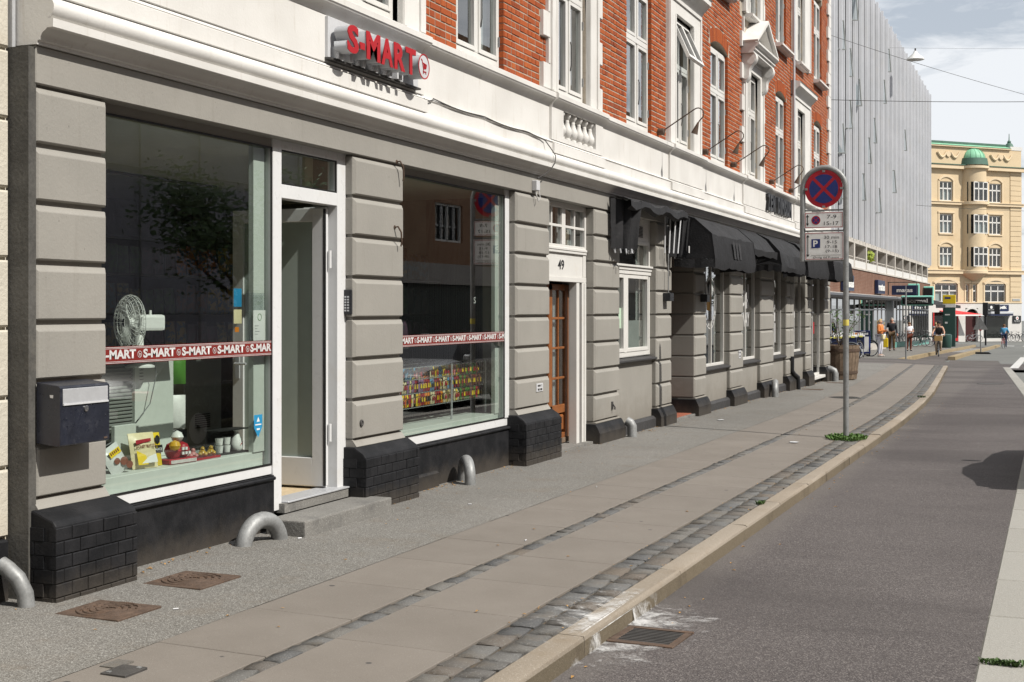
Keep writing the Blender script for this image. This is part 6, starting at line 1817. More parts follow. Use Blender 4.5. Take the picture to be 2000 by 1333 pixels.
MB().box(-.36, .36, -.04, .04, .12, 1.12).build('board', M['signblue'], AB, bevel=.01); MB().box(-.29, .29, -.045, -.04, .20, .86).build('poster', M['bluepale'] if 'bluepale' in M else PK['white'], AB)
MB().box(-.36, .36, -.047, -.041, .88, 1.11).build('header', M['navy'], AB); lettering('board_letters', 'matas', PK['white'], (-.27, -.049, .94), (1, 0, 0), (0, 0, 1), AB, width=.54, height=.11, bold=.03)
for s_ in (-1, 1): MB().lathe([(.06, -.03), (.06, .03)], (s_ * .32, 0, .06), 12, axis='x').build('wheel', M['rubber'], AB)
MB().box(-.30, .30, -.12, .12, .05, .10).build('foot', M['iron'], AB)
# post of the pavement corner, bus pillar, signals, island sign, litter bin
q = MB().tube([(0, 0, -.3), (0, 0, 2.72)], .034, 10)
o = empty('corner_post', (-.33, 57.35, g0(57.3)), 0, 'slim grey post at the kerb corner before the walkers', 'post'); q.build('pole', M['steel'], o, smooth=True); MB().box(-.02, .02, -.02, .02, 2.72, 2.95).build('cap', M['steel'], o)
BP_ = empty('bus_stop_pillar', (-1.55, 99.5, g0(99.5) - .02), 0, 'dark green bus stop pillar with yellow top', 'bus stop')
MB().box(-.42, .42, -.12, .12, 0, 2.75).build('body', M['bikegreen'], BP_, bevel=.02); MB().box(-.43, .43, -.13, .13, 3.0, 3.62).build('yellow_head', PK['yellow'], BP_, bevel=.02); MB().box(-.42, .42, -.125, .125, 2.75, 3.0).build('white_band', PK['white'], BP_)
q = MB(); q.box(-.3, .1, -.135, -.13, 3.35, 3.47); q.build('line_number', M['signblue'], BP_)
q = MB(); q.box(-.28, .05, -.125, -.12, 2.2, 2.28); q.box(-.28, -.1, -.125, -.12, 1.62, 1.74); q.build('text_lines', PK['white'], BP_)
LBN = empty('litter_bin', (-1.25, 92.5, g0(92.5) - .02), 0, 'dark green litter bin behind the cyclist with the wicker basket', 'bin')
MB().lathe([(.30, 0), (.33, .1), (.35, .80), (.33, .86), (.2, .9), (.19, .88)], (0, 0, 0), 20).build('drum', M['bikegreen'], LBN, smooth=True)
TL = empty('traffic_signal', (.30, 112.0, g0(112) - .05), 0, 'black traffic signal post in front of the cream building', 'traffic light')
MB().tube([(0, 0, 0), (0, 0, 3.0)], .07, 10).build('pole', M['black'], TL, smooth=True)
for dx in (-.02, .85):
    MB().box(dx - .2, dx + .2, -.12, .18, 2.35 if dx < .1 else 2.45, 3.35 if dx < .1 else 3.2).build('signal_head', M['black'], TL, bevel=.03)
MB().tube([(0, 0, 2.7), (.85, 0, 2.75)], .03, 6).build('bracket', M['black'], TL)
IS = empty('island_sign', (1.52, 79.2, zr(9, 79)), 0, 'grey back of a triangular sign on a plate foot at the traffic island', 'road sign')
MB().tube([(0, 0, 0), (-.05, 0, 1.9)], .035, 10).build('pole', M['steel'], IS, smooth=True)
q = MB().prism([(-.42, -.03, 1.32), (.38, -.03, 1.32), (-.07, -.03, 2.06)], (0, .015, 0)); q.build('triangle', M['steel'], IS)
MB().box(-.1, .04, -.035, -.03, 1.28, 1.33).build('red_edge', M['signred'], IS); MB().box(-.12, .0, -.035, -.03, 2.03, 2.10).build('red_edge', M['signred'], IS)
MB().extr_y([(-.55, 0), (.55, 0), (.42, .09), (-.42, .09)], -.35, .35).build('foot_plate', M['rubber'], IS)
# overhead wires and hanging street lamp
def wire(a, b, sag, name, label, r=.012):
    P = [Vector(a).lerp(Vector(b), t / 24) + Vector((0, 0, -sag * 4 * (t / 24) * (1 - t / 24))) for t in range(25)]
    return tag(MB().tube(P, r, 5).build(name, M['iron']), label, 'wire')
wire((-4.2, 62.0, 11.05), (18.5, 66.5, 10.9), .3, 'span_wire', 'nearly level span wire crossing the sky at the right', .014)
wire((-4.2, 60.5, 13.8), (5.05, 64.2, 10.78), .1, 'guy_wire', 'thin slanting wire running down to the level wire', .010)
wire((-4.2, 104, 9.3), (14, 112, 9.0), .3, 'span_wire', 'faint far span wire before the cream building', .014)
HL = empty('hanging_lamp', (-2.78, 88.0, 17.2), rad(20), 'white hanging street lamp against the sky beside the grey slats', 'lamp')
MB().lathe([(.03, .55), (.10, .52), (.14, .40), (.52, .06), (.55, .0), (.50, -.02), (.1, .25)], (0, 0, 0), 24, caps=False).build('shade', PK['white'], HL, smooth=True)
MB().lathe([(.05, .55), (.05, .70)], (0, 0, 0), 10).build('hanger', M['iron'], HL)
wire((-4.3, 87.6, 17.98), (17, 93.5, 17.6), .1, 'lamp_wire', 'thin wire carrying the hanging street lamp', .006)
# ---------------------------------------------------------------- grey slatted office block
M['slat'] = mat('grey_aluminium_slat', (.50, .51, .54), .5, .07, .35, .05, 20, spec=.4, dirt=((.5, .48, .45), .35, .6))
M['slatgap'] = mat('slat_shadow_gap', (.055, .055, .06), .7, .1, 1, 0, 20)
M['slat_back'] = mat('bronze_infill', (.33, .305, .28), .6, .12, .6, .05, 20)
M['concrete'] = mat('pale_concrete', (.46, .43, .39), .8, .12, 1.5, .3, 20, dirt=((.2, .18, .16), .45, .9))
def m_brownbrick(name, c1, c2, mo, bw, rh, msize):
    t = NT(name); x, y, z = t.xyz()
    br = t.n.new('ShaderNodeTexBrick'); t.l.new(t.comb(t.math('ADD', y, x), z, 0.0), br.inputs['Vector'])
    br.inputs['Color1'].default_value = c1 + (1,); br.inputs['Color2'].default_value = c2 + (1,); br.inputs['Mortar'].default_value = mo + (1,)
    br.inputs['Scale'].default_value = 1.0; br.inputs['Brick Width'].default_value = bw; br.inputs['Row Height'].default_value = rh; br.inputs['Mortar Size'].default_value = msize
    c = t.mix(t.rng(t.noise(1.2, 5), .35, .7, 0, .5), br.outputs['Color'], tuple(v * .75 for v in c1))
    return t.fin(c, .9, 0, .2)
M['brownbrick'] = m_brownbrick('brown_brick', (.135, .062, .042), (.185, .088, .058), (.21, .15, .115), .24, .075, .012)
XM = -4.3; MO = (XM, 90, -.8)
MD = empty('slatted_office_block', MO, 0, 'grey office block with tall vertical metal slats above brick shops', 'building')
MB().box(-22, XM - .35, 57.5, 117.5, 5.2, 19.2).build('core_wall', M['slat_back'], MD, origin=MO)
MB().box(-22, XM - .02, 57.5, 117.5, 5.05, 5.28).build('soffit', M['concrete'], MD, origin=MO)
fin_me = {}
y = 117.3; k = 0
fin = MB(); fin.prism([(-.05, -.03, 0), (.10, .02, 0), (.10, .14, 0), (-.05, .16, 0)], (0, 0, 14.2), 0); fin.prism([(-.34, .0, .02), (-.05, .0, .02), (-.05, .12, .02), (-.34, .12, .02)], (0, 0, 14.1), 1)
fin_mesh = fin.mesh('slat', [M['slat'], M['slatgap']])
half_ = MB(); half_.prism([(-.06, -.04, 0), (.075, .01, 0), (.075, .13, 0), (-.06, .15, 0)], (0, 0, 14.1), 0); half_.prism([(-.34, .0, .02), (-.06, .0, .02), (-.06, .12, .02), (-.34, .12, .02)], (0, 0, 14.0), 1); half = half_.mesh('infill_panel', [M['slat'], M['slatgap']])
WIN = MB(); rect_frame(WIN, -.02, .02, -.30, .30, 0, 1.5, .05); win_mesh = WIN.mesh('window', M['fridge'])
WP = MB().poly([(-.01, -.26, .04), (-.01, .26, .04), (-.01, .26, 1.46), (-.01, -.26, 1.46)]).mesh('pane', M['glass_up'])
WO_ = MB().box(-.06, .0, -.28, .28, 0, 1.5).mesh('reveal', M['curtain'])
while y > 58:
    put('slat', fin_mesh, MD, (0.0 , y - MO[1], 5.24 - MO[2]))
    for j, dy in enumerate((-1.21,)):
        put('infill_panel', half, MD, (-.02, y + dy - MO[1], 5.26 - MO[2]))
    for fl in range(4):
        zb_ = 6.6 + fl * 3.3
        for dy in (-.60, -1.80):
            w = put('window', win_mesh, MD, (-.22, y + dy - MO[1], zb_ - MO[2])); put('reveal', WO_, w, (-.015, 0, 0)); put('pane', WP, w)
    y -= 2.42; k += 1
for (yy, zz_) in ((66.5, 14.1), (69.0, 13.2), (68.9, 10.6), (66.4, 9.1), (72.3, 12.2), (76.4, 9.6), (71.0, 16.4), (78.8, 11.0), (66.3, 6.9), (74.0, 7.4), (83.5, 13.9), (89.0, 9.0), (81.0, 7.2), (95.6, 12.4), (86.0, 16.2)):
    w = put('open_window', win_mesh, MD, (.03, yy - MO[1], zz_ - MO[2]), None, (0, rad(-9), rad(-55))); put('pane', WP, w)
q = MB()
for fl in range(5): q.box(-.26, -.18, 58 - MO[1], 117.3 - MO[1], 5.5 + fl * 3.3 - MO[2], 5.62 + fl * 3.3 - MO[2])
q.build('floor_rails', M['slat'], MD)
# open gallery with concrete piers
MB().box(-22, XM - 1.6, 57.5, 117.4, 3.7, 5.06).build('gallery_back', M['darker'], MD, origin=MO)
for k in range(12):
    yy = 115.3 - 4.83 * k
    MB().box(XM - 1.5, XM - .02, yy - .22, yy + .22, 3.79, 5.051).build('gallery_pier', M['concrete'], MD, origin=MO)
    MB().box(XM - .16, XM - .03, yy - 4.58, yy - .24, 3.79, 4.17).build('gallery_parapet', M['frame'], MD, origin=MO)
    MB().tube([(XM - .09, yy - 4.58, 4.33), (XM - .09, yy - .24, 4.33)], .03, 6).build('handrail', M['concrete'], MD, origin=MO)
    for j in range(1, 4): MB().tube([(XM - .09, yy - .24 - 1.085 * j, 4.17), (XM - .09, yy - .24 - 1.085 * j, 4.33)], .02, 5).build('rail_post', M['concrete'], MD, origin=MO)
MB().box(XM - 1.6, XM + .05, 57.5, 117.45, 3.70, 3.785).build('gallery_floor', M['concrete'], MD, origin=MO)
MB().box(-22, XM, 57.5, 117.4, 2.30, 3.70).build('brick_band', M['brownbrick'], MD, origin=MO)
MB().box(-22, XM - .9, 57.5, 117.4, -1.6, 2.30).build('shop_back', M['dark'], MD, origin=MO)
MB().box(XM - .9, XM - .02, 86.2, 90.2, -1.6, 2.30).build('entrance_pier', M['black'], MD, origin=MO)
MB().box(XM - .6, XM - .05, 87.7, 88.9, -1.2, 2.1).build('entrance_side', M['concrete'], MD, origin=MO)
M['teal'] = cm('teal_glazing', (.10, .30, .26))
def shopfront(y0, y1, n, zb_, base_mat, name):
    zg = g0((y0 + y1) / 2)
    mb = MB()
    for k in range(n + 1):
        yy = y0 + (y1 - y0) * k / n; mb.box(XM - .1, XM - .02, yy - .04, yy + .04, g0(yy) - .1, 2.25)
    mb.box(XM - .1, XM - .02, y0, y1, 1.55, 1.63); mb.box(XM - .1, XM - .02, y0, y1, 2.18, 2.28)
    f = mb.build(name, M['alu'], MD, origin=MO)
    for k in range(n):
        a, b = y0 + (y1 - y0) * k / n + .05, y0 + (y1 - y0) * (k + 1) / n - .05
        MB().poly([(XM - .06, a, g0(a)), (XM - .06, b, g0(b)), (XM - .06, b, 1.55), (XM - .06, a, 1.55)]).build('pane', M['glass'], f, origin=MO)
        MB().poly([(XM - .06, a, 1.63), (XM - .06, b, 1.63), (XM - .06, b, 2.18), (XM - .06, a, 2.18)]).build('pane', M['glass_up'], f, origin=MO)
    ys_ = frange(y0, y1, 3)
    q = MB()
    for a, b in zip(ys_, ys_[1:]): q.box(XM - .14, XM - .01, a, b, g0(b) - .2, g0(b) + .35)
    q.build('stall_riser', base_mat, f, origin=MO)
    return f
f1 = shopfront(58.0, 86.0, 14, 0, M['concrete'], 'chemist_shopfront'); f2 = shopfront(90.3, 116.4, 13, 0, M['teal'], 'variety_shopfront')
M['poster'] = cm('red_poster', (.45, .03, .03))
for (a, b, mm, z0, z1) in ((64.2, 65.4, 'poster', .1, 1.45), (65.8, 66.8, 'film', .1, 1.45), (73.6, 74.1, 'poster', -.1, .5), (84, 85.2, 'film', .3, 1.3)):
    MB().box(XM - .30, XM - .25, a, b, z0, z1).build('window_poster', M[mm], f1, origin=MO)
for (a, b) in ((71.5, 72.3), (73.4, 74.2)): MB().box(XM - .5, XM - .45, a, b, 1.35, 1.95).build('window_poster', PK['yellow'], f1, origin=MO)
r = random.Random(3)
for k in range(26):
    yy = 59.5 + k * 1.02; MB().box(XM - .85, XM - .5, yy, yy + .5, g0(yy), g0(yy) + r.uniform(.6, 1.7)).build('display_stand', PK[r.choice(['white', 'white', 'pink', 'blue', 'cream'])], f1, origin=MO)
for k in range(24):
    yy = 91 + k * 1.05; MB().box(XM - .85, XM - .6, yy, yy + .5, .9, 1.45).build('light_panel', PK['white'], f2, origin=MO)
# signs, canopies of the shops
def box_sign(y, z0, z1, w, label, body, mat_, tmat, rim=None):
    o = empty('projecting_sign', (XM, y, z0), 0, label, 'sign'); 
    MB().box(.03, .75, -.14, .14, 0, z1 - z0).build('box', mat_, o, bevel=.02)
    if rim: q = MB(); rect_frame(q, 0, .02, 0, .72, 0, z1 - z0, .09); q.xf(Matrix.Translation((.03, -.145, 0)) @ Matrix.Rotation(rad(-90), 4, 'Z') @ Matrix.Translation((0, 0, 0))); q.build('rim', rim, o)
    if body: lettering('sign_letters', body, tmat, (.07, -.150, (z1 - z0) * .28), (1, 0, 0), (0, 0, 1), o, width=.62, height=(z1 - z0) * .36, bold=.03)
    return o
def wall_sign(y0, y1, z0, z1, body, label):
    o = empty('wall_sign', (XM, y0, z0), 0, label, 'sign')
    MB().box(.02, .22, 0, y1 - y0, 0, z1 - z0).build('box', M['navy'], o, bevel=.02)
    lettering('sign_letters', body, PK['white'], (.225, .12, (z1 - z0) * .22), (0, 1, 0), (0, 0, 1), o, width=(y1 - y0) * .86, height=(z1 - z0) * .48, extrude=.03, bold=.04)
wall_sign(66.6, 69.9, 2.52, 3.3, 'matas', 'navy wall sign reading matas partly behind the awning'); wall_sign(79.9, 83.3, 2.52, 3.3, 'matas', 'navy wall sign reading matas in the middle of the brick band')
o = empty('projecting_sign', (XM, 86.6, 2.5), 0, 'navy projecting sign reading matas on a black bracket', 'sign')
MB().box(.25, 1.75, -.08, .08, 0, .58).build('box', M['navy'], o, bevel=.02); q = MB(); q.tube([(0, 0, .78), (1.7, 0, .78)], .03, 6); q.tube([(.06, 0, 0), (.06, 0, .78)], .03, 6); q.tube([(1.72, 0, .58), (1.72, 0, .78)], .02, 6); q.build('bracket', M['iron'], o)
lettering('sign_letters', 'matas', PK['white'], (.55, -.085, .17), (1, 0, 0), (0, 0, 1), o, width=.95, height=.22, bold=.03)
M['mintrim'] = cm('mint_sign_rim', (.25, .62, .52))
o = empty('projecting_sign', (XM, 92.5, 1.85), 0, 'rounded black projecting sign with mint rim reading normal', 'sign')
MB().box(.2, 2.25, -.10, .10, 0, .66).build('rim', M['mintrim'], o, bevel=.09, seg=3); MB().box(.29, 2.16, -.112, .112, .08, .58).build('box', M['black'], o, bevel=.05, seg=2)
lettering('sign_letters', 'normal', PK['white'], (.55, -.116, .18), (1, 0, 0), (0, 0, 1), o, width=1.35, height=.28, bold=.03)
for y, lab in ((98.4, 'upright black sign with mint rim left on the brick band'), (110.5, 'upright black sign with mint rim right on the brick band')):
    o = empty('projecting_sign', (XM, y, 2.42), 0, lab, 'sign')
    MB().box(.05, .85, -.10, .10, 0, .98).build('rim', M['mintrim'], o, bevel=.05); MB().box(.05, .77, -.112, .112, .10, .88).build('box', M['black'], o, bevel=.03); MB().box(.0, .05, .2, 2.2, .1, .8).build('wall_letters', M['concrete'], o)
M['canopy'] = cm('dark_grey_canopy', (.06, .062, .07), .6)
o = empty('shop_canopy', (XM, 75, 2.3), 0, 'dark grey rolled canopy over the chemist windows', 'canopy')
MB().extr_y([(.0, -.16), (.55, -.16), (.62, -.05), (.55, .06), (.0, .08)], -16.5, 14).build('cassette', M['canopy'], o); MB().extr_y([(.0, .082), (.56, .062), (.56, .085), (.0, .11)], -16.5, 14).build('top_flashing', M['frame'], o)
o = empty('shop_canopy', (XM, 103, 2.2), 0, 'wide black awning over the teal shopfront', 'canopy')
MB().extr_y([(.0, .25), (2.5, -.28), (2.5, -.50), (2.48, -.50), (2.47, -.30), (.0, .20)], -11.5, 13).build('canvas', M['awning'], o)
HB = empty('hanging_basket', (XM - .15, 78.6, 4.55), 0, 'round yellow green hanging plant in the concrete gallery', 'plant')
q = MB(); r = random.Random(8)
for k in range(240):
    u = Vector((r.gauss(0, 1), r.gauss(0, 1), r.gauss(0, 1))).normalized(); c = u * r.uniform(.18, .36); w = u.orthogonal().normalized() * .09; v = u.cross(w)
    q.poly([c - w, c - v * .6, c + w + u * .05, c + v * .6])
M['limeleaf'] = mat('lime_leaves', (.24, .30, .03), .6, .25, 8, .1, 40)
q.build('leaves', M['limeleaf'], HB)

# ---------------------------------------------------------------- cream corner building across the junction
FA_ = Vector((-6.74, 149.4, 0)); fd = Vector((.7, .714, 0)).normalized(); fang = math.atan2(fd.y, fd.x)
FB = empty('cream_corner_building', (FA_.x, FA_.y, 0), fang, 'cream corner building with green copper dome and white windows', 'building')
# local frame: x along the facade, -y towards the street, z up
M['sand'] = mat('cream_stone', (.55, .435, .285), .8, .06, .5, .15, 6, dirt=((.46, .32, .17), .35, .6))
M['sandlight'] = mat('pale_cream_stone', (.60, .48, .325), .8, .06, .5, .15, 6)
M['copper'] = mat('green_copper', (.19, .42, .27), .6, .15, 1.5, .1, 10)
M['copperdark'] = mat('dark_copper', (.06, .12, .09), .6, .2, 1.5, .1, 10)
M['whitepaint'] = mat('white_shop_render', (.55, .535, .51), .8, .05, .6, .1, 8)
W0, W1 = -6.0, 12.3
fw = [(1.04, 2.80), (5.12, 6.95), (7.81, 9.57)]
rows = [(6.18, 8.25, True), (9.69, 11.72, False), (13.14, 15.2, True)]
hl = [(a, b, c, d) for a, b in fw for c, d, _ in rows] + [(.40, 3.46, 2.40, 4.3), (7.21, 10.11, 2.38, 4.3), (4.61, 5.03, 2.4, 4.28), (5.56, 6.09, 2.4, 4.28), (-3.2, -1.6, 6.2, 8.2), (-3.2, -1.6, 9.7, 11.7), (-3.2, -1.6, 13.1, 15.1)]
xc = sorted({W0, W1} | {v for h_ in hl for v in h_[:2]}); zc_ = sorted({2.28, 19.0} | {v for h_ in hl for v in h_[2:]})
mb = MB()
for a, b in zip(xc, xc[1:]):
    for c, d in zip(zc_, zc_[1:]):
        if not any(h_[0] < (a + b) / 2 < h_[1] and h_[2] < (c + d) / 2 < h_[3] for h_ in hl): mb.box(a, b, 0, .5, c, d)
mb.box(W0, W1, .45, 9, -2.5, 18.9, skip=('-y',)); mb.build('wall', M['sand'], FB)
MB().box(W0 + .05, W1 - .05, .42, .46, 2.0, 18).build('dark_rooms', M['darker'], FB)
def far_window(x0, x1, z0, z1, arch, cols=3, y=.12):
    mb = MB(); w = .10
    def f(a, b, c, d): mb.box(a, b, y, y + .12, c, d)
    f(x0, x0 + w, z0, z1); f(x1 - w, x1, z0, z1); f(x0 + w, x1 - w, z0, z0 + w); f(x0 + w, x1 - w, z1 - w, z1)
    for k in range(1, cols): xx_ = x0 + (x1 - x0) * k / cols; f(xx_ - .06, xx_ + .06, z0 + w, z1 - w)
    zt = z0 + (z1 - z0) * .64; f(x0 + w, x1 - w, zt - .07, zt + .07)
    o = mb.build('window', M['frame'], FB)
    for k in range(cols):
        a, b = x0 + (x1 - x0) * k / cols + .05, x0 + (x1 - x0) * (k + 1) / cols - .05
        for c, d in ((z0 + .08, zt - .06), (zt + .06, z1 - .08)): MB().poly([(a, y + .06, c), (b, y + .06, c), (b, y + .06, d), (a, y + .06, d)]).build('pane', M['glass_up'], o)
    if RND.random() < .4: MB().poly([(x0 + .1, y + .2, z0), (x1 - .1, y + .2, z0), (x1 - .1, y + .2, z0 + 1.2), (x0 + .1, y + .2, z0 + 1.2)]).build('blind', M['curtain'], o)
    MB().box(x0 - .12, x1 + .12, -.10, .1, z0 - .14, z0 - .002).build('sill', M['sandlight'], o)
    if arch:
        rise = .38; wv = (x1 - x0) / 2; R_ = (wv * wv + rise * rise) / (2 * rise); c = (x0 + x1) / 2; zc2 = z1 + .05 + rise - R_; half_ = math.asin(min(1, (wv + .02) / R_)); q = MB(); n = 10
        for k in range(n):
            t0, t1 = -half_ + 2 * half_ * k / n, -half_ + 2 * half_ * (k + 1) / n
            q.prism([(c + rr * math.sin(t), -.10, zc2 + rr * math.cos(t)) for rr, t in ((R_ + .02, t0), (R_ + .02, t1), (R_ + .26, t1), (R_ + .26, t0))], (0, .15, 0))
        q.build('arch_moulding', M['sandlight'], o)
    else:
        q = MB(); q.box(x0 - .25, x1 + .25, -.10, .05, z1 + .12, z1 + .30); q.build('lintel', M['sandlight'], o)
    q = MB(); q.box(x0 - .22, x0 - .02, -.06, .1, z0, z1 + .05); q.box(x1 + .02, x1 + .22, -.06, .1, z0, z1 + .05); q.build('side_moulding', M['sandlight'], o)
for a, b in fw:
    for c, d, ar in rows: far_window(a, b, c, d, ar)
for c, d, ar in rows: far_window(-3.2, -1.6, c, d, ar)
def arch_window(x0, x1, z0, z1):
    far_window(x0, x1, z0, z1, False); rise = .46; c = (x0 + x1) / 2; wv = (x1 - x0) / 2; R_ = (wv * wv + rise * rise) / (2 * rise); zc2 = z1 + rise - R_; half_ = math.asin(wv / R_); q = MB(); g = MB(); n = 12
    for k in range(n):
        t0, t1 = -half_ + 2 * half_ * k / n, -half_ + 2 * half_ * (k + 1) / n
        q.prism([(c + rr * math.sin(t), -.12, zc2 + rr * math.cos(t)) for rr, t in ((R_, t0), (R_, t1), (R_ + .3, t1), (R_ + .3, t0))], (0, .2, 0))
        g.poly([(c + R_ * math.sin(t0), .0 - .004, z1), (c + R_ * math.sin(t1), -.004, z1), (c + R_ * math.sin(t1), -.004, zc2 + R_ * math.cos(t1)), (c + R_ * math.sin(t0), -.004, zc2 + R_ * math.cos(t0))])
    q.build('arch_moulding', M['sandlight'], FB); g.build('arch_pane', M['glass_up'], FB)
arch_window(.40, 3.46, 2.40, 4.28); arch_window(7.21, 10.11, 2.38, 4.26)
far_window(4.61, 5.03, 2.4, 4.28, False, 1); far_window(5.56, 6.09, 2.4, 4.28, False, 1)
# string courses, cornice, parapet, bay and dome
for z0, z1, pr in ((5.40, 5.75, .28), (12.75, 13.02, .22), (16.55, 16.95, .45)):
    MB().box(W0 - .1, W1 + pr, -pr, .02, z0, z1).build('string_course', M['sandlight'], FB); MB().box(W0 - .1, W1 + pr + .05, -pr - .08, .02, z1 + .001, z1 + .08).build('course_cap', M['copperdark'] if z0 > 16 else M['sandlight'], FB)
MB().box(W0, W1 - .02, -.06, .6, 17.04, 18.9).build('parapet', M['sand'], FB); MB().box(W0, 10.7, -.3, .8, 18.9, 19.05).build('parapet_cornice', M['sandlight'], FB)
q = MB(); q.extr_y([(0, 0)] * 3, 0, 0) if False else None
MB().prism([(W0, -.35, 19.051), (10.65, -.35, 19.051), (10.65, .9, 19.45), (W0, .9, 19.45)], (0, .1, .001)).build('copper_roof_edge', M['copper'], FB); MB().box(W0, 10.6, .4, 8, 19.3, 19.55).build('roof', M['copperdark'], FB)
MB().box(10.72, W1 + .1, -.1, 1.4, 18.9, 19.3).build('corner_block', M['whitepaint'], FB)
MB().lathe([(.5, 0), (.35, .35), (.18, .5), (.22, .62), (.06, .8), (.03, 1.5)], (11.2, .6, 19.3), 14).build('corner_finial', M['copperdark'], FB, smooth=True)
for k, x0 in enumerate((.35, 7.6)):
    for j in range(2):
        q = MB(); pts = [(x0 + .3 + j * 1.75 + 1.2 * t / 10, -.14, 18.3 - .55 * math.sin(math.pi * t / 10)) for t in range(11)]
        q.tube(pts, .12, 6); q.build('garland', M['sandlight'], FB, smooth=True)
    MB().lathe([(.30, 0), (.30, .12), (.18, .14), (.05, .05)], (x0 + 1.75, -.2, 18.1), 16, axis='y').build('rosette', M['sandlight'], FB, smooth=True)
bx = 5.62; br_ = 1.62
MB().lathe([(.15, 4.55), (.5, 4.75), (1.25, 5.15), (br_ + .05, 5.45), (br_ + .05, 5.75), (br_ - .1, 5.80)], (bx, .25, 0), 28, arc=(math.pi, 2 * math.pi), caps=False).build('bay_corbel', M['sandlight'], FB, smooth=True)
q = MB(); n = 28
for (z0, z1) in ((5.76, 6.18), (8.25, 9.69), (11.72, 13.14), (15.2, 17.05)):
    MB().lathe([(br_ - .12, z0), (br_ - .12, z1)], (bx, .25, 0), n, arc=(math.pi, 2 * math.pi), caps=False).build('bay_wall', M['sand'], FB, smooth=True)
pass
for z0, z1 in ((6.18, 8.25), (9.69, 11.72), (13.14, 15.2)):
    q = MB()
    for a0, a1 in ((math.pi, 1.25 * math.pi), (1.75 * math.pi, 2 * math.pi)): MB().lathe([(br_ - .12, z0), (br_ - .12, z1)], (bx, .25, 0), 8, arc=(a0, a1), caps=False).build('bay_wall', M['sand'], FB, smooth=True)
    far_window(bx - .95, bx + .95, z0, z1, z0 != 9.69, 3, -1.16)
    MB().box(bx - 1.3, bx + 1.3, -.6, .1, z0, z1).build('bay_room', M['darker'], FB)
for z0 in (12.75, 16.6): MB().lathe([(br_ - .12, z0), (br_ + .18, z0 + .05), (br_ + .18, z0 + .3), (br_ - .1, z0 + .34)], (bx, .25, 0), 28, arc=(math.pi, 2 * math.pi), caps=False).build('bay_course', M['sandlight'], FB, smooth=True)
MB().lathe([(br_ + .1, 17.02), (br_ - .02, 17.75), (.01, 17.76)], (bx, .25, 0), 28, arc=(math.pi, 2 * math.pi), caps=False).build('dome_drum', M['copperdark'], FB)
prof = [(br_ * .86 * math.cos(rad(t)), 17.75 + 1.15 * math.sin(rad(t))) for t in range(0, 91, 10)]
MB().lathe(prof, (bx, .25, 0), 28, caps=False).build('dome', M['copper'], FB, smooth=True)
for k in range(9):
    a = math.pi + math.pi * k / 8; MB().tube([(bx + (rr + .01) * math.cos(a), .25 + (rr + .01) * math.sin(a), z) for rr, z in prof], .03, 4).build('dome_rib', M['copper'], FB)
# rusticated corner strip
for k in range(26):
    z = 2.4 + k * .55
    if z < 16.3: MB().box(10.75, W1 + .04, -.07, .3, z + .02, z + .53).build('quoin_block', M['sand'], FB)
# street level: white render, arch, optician's front
zg = g0(150) - .1
mb = MB(); mb.box(W0, 0.0, -.05, .4, zg - .3, 2.28); mb.box(3.55, 4.5, -.05, .4, zg - .3, 2.28); mb.box(6.25, 7.0, -.05, .4, zg - .3, 2.28); mb.box(10.42, W1 + .06, -.06, .4, zg - .3, 2.28); mb.box(0, 10.42, -.049, .4, 1.75, 2.28); mb.box(0, 3.55, -.048, .4, 1.3, 1.75); mb.box(7.0, 10.42, -.048, .4, .85, 1.75)
mb.build('street_level_wall', M['whitepaint'], FB); MB().box(0, 10.4, .38, .44, zg, 2.2).build('shop_dark', M['darker'], FB)
MB().box(W0, W1 + .1, -.12, .1, 2.281, 2.40).build('street_course', M['sandlight'], FB)
q = MB(); n = 12
for k in range(n):
    t0, t1 = math.pi * k / n, math.pi * (k + 1) / n; c = 5.375
    q.prism([(c + rr * .82 * math.cos(t), -.12, 1.05 + rr * .62 * math.sin(t)) for rr, t in ((1.0, t0), (1.0, t1), (1.3, t1), (1.3, t0))], (0, .2, 0))
q.build('gateway_arch', M['whitepaint'], FB); MB().box(4.55, 6.2, .30, .36, zg, 1.4).build('gateway', cm('dark_red_gate', (.05, .012, .012)), FB)
MB().poly([(7.05, -.01, zg + .25), (10.4, -.01, zg + .25), (10.4, -.01, .80), (7.05, -.01, .80)]).build('shop_pane', M['glass'], FB); MB().box(7.0, 10.45, -.06, .02, zg - .1, zg + .25).build('shop_riser', M['whitepaint'], FB)
MB().poly([(.2, -.01, zg + .25), (3.46, -.01, zg + .25), (3.46, -.01, 1.28), (.2, -.01, 1.28)]).build('shop_pane', M['glass'], FB)
q = MB(); q.box(.15, .28, -.06, .02, zg, 1.3); q.box(3.4, 3.53, -.06, .02, zg, 1.3); q.box(.28, 3.4, -.06, .02, zg, zg + .3); q.build('red_frame', M['poster'], FB)
for (a, b, mm, z0, z1) in ((1.9, 3.1, 'white', -.4, .3), (2.2, 3.2, 'green', -1.2, -.5), (1.8, 2.6, 'yellow', -.6, -.3), (.5, 1.2, 'red', -.6, .4)): MB().box(a, b, .06, .10, z0, z1).build('window_poster', PK[mm], FB)
def far_loc(x, y, z): v = Matrix.Rotation(fang, 4, 'Z') @ Vector((x, y, z)); return (FA_.x + v.x, FA_.y + v.y, v.z)
o = empty('optician_sign', far_loc(7.0, -.08, 1.42), fang, 'dark sign reading synoptik above the far shop window', 'sign')
MB().box(.6, 3.4, -.12, 0, 0, .68).build('panel', M['navy'], o); MB().box(-.35, .75, -.9, -.8, -.05, .75).build('flag_panel', M['black'], o); lettering('sign_letters', 'synoptik', PK['white'], (.82, -.13, .16), (1, 0, 0), (0, 0, 1), o, width=2.3, height=.42, bold=.05)
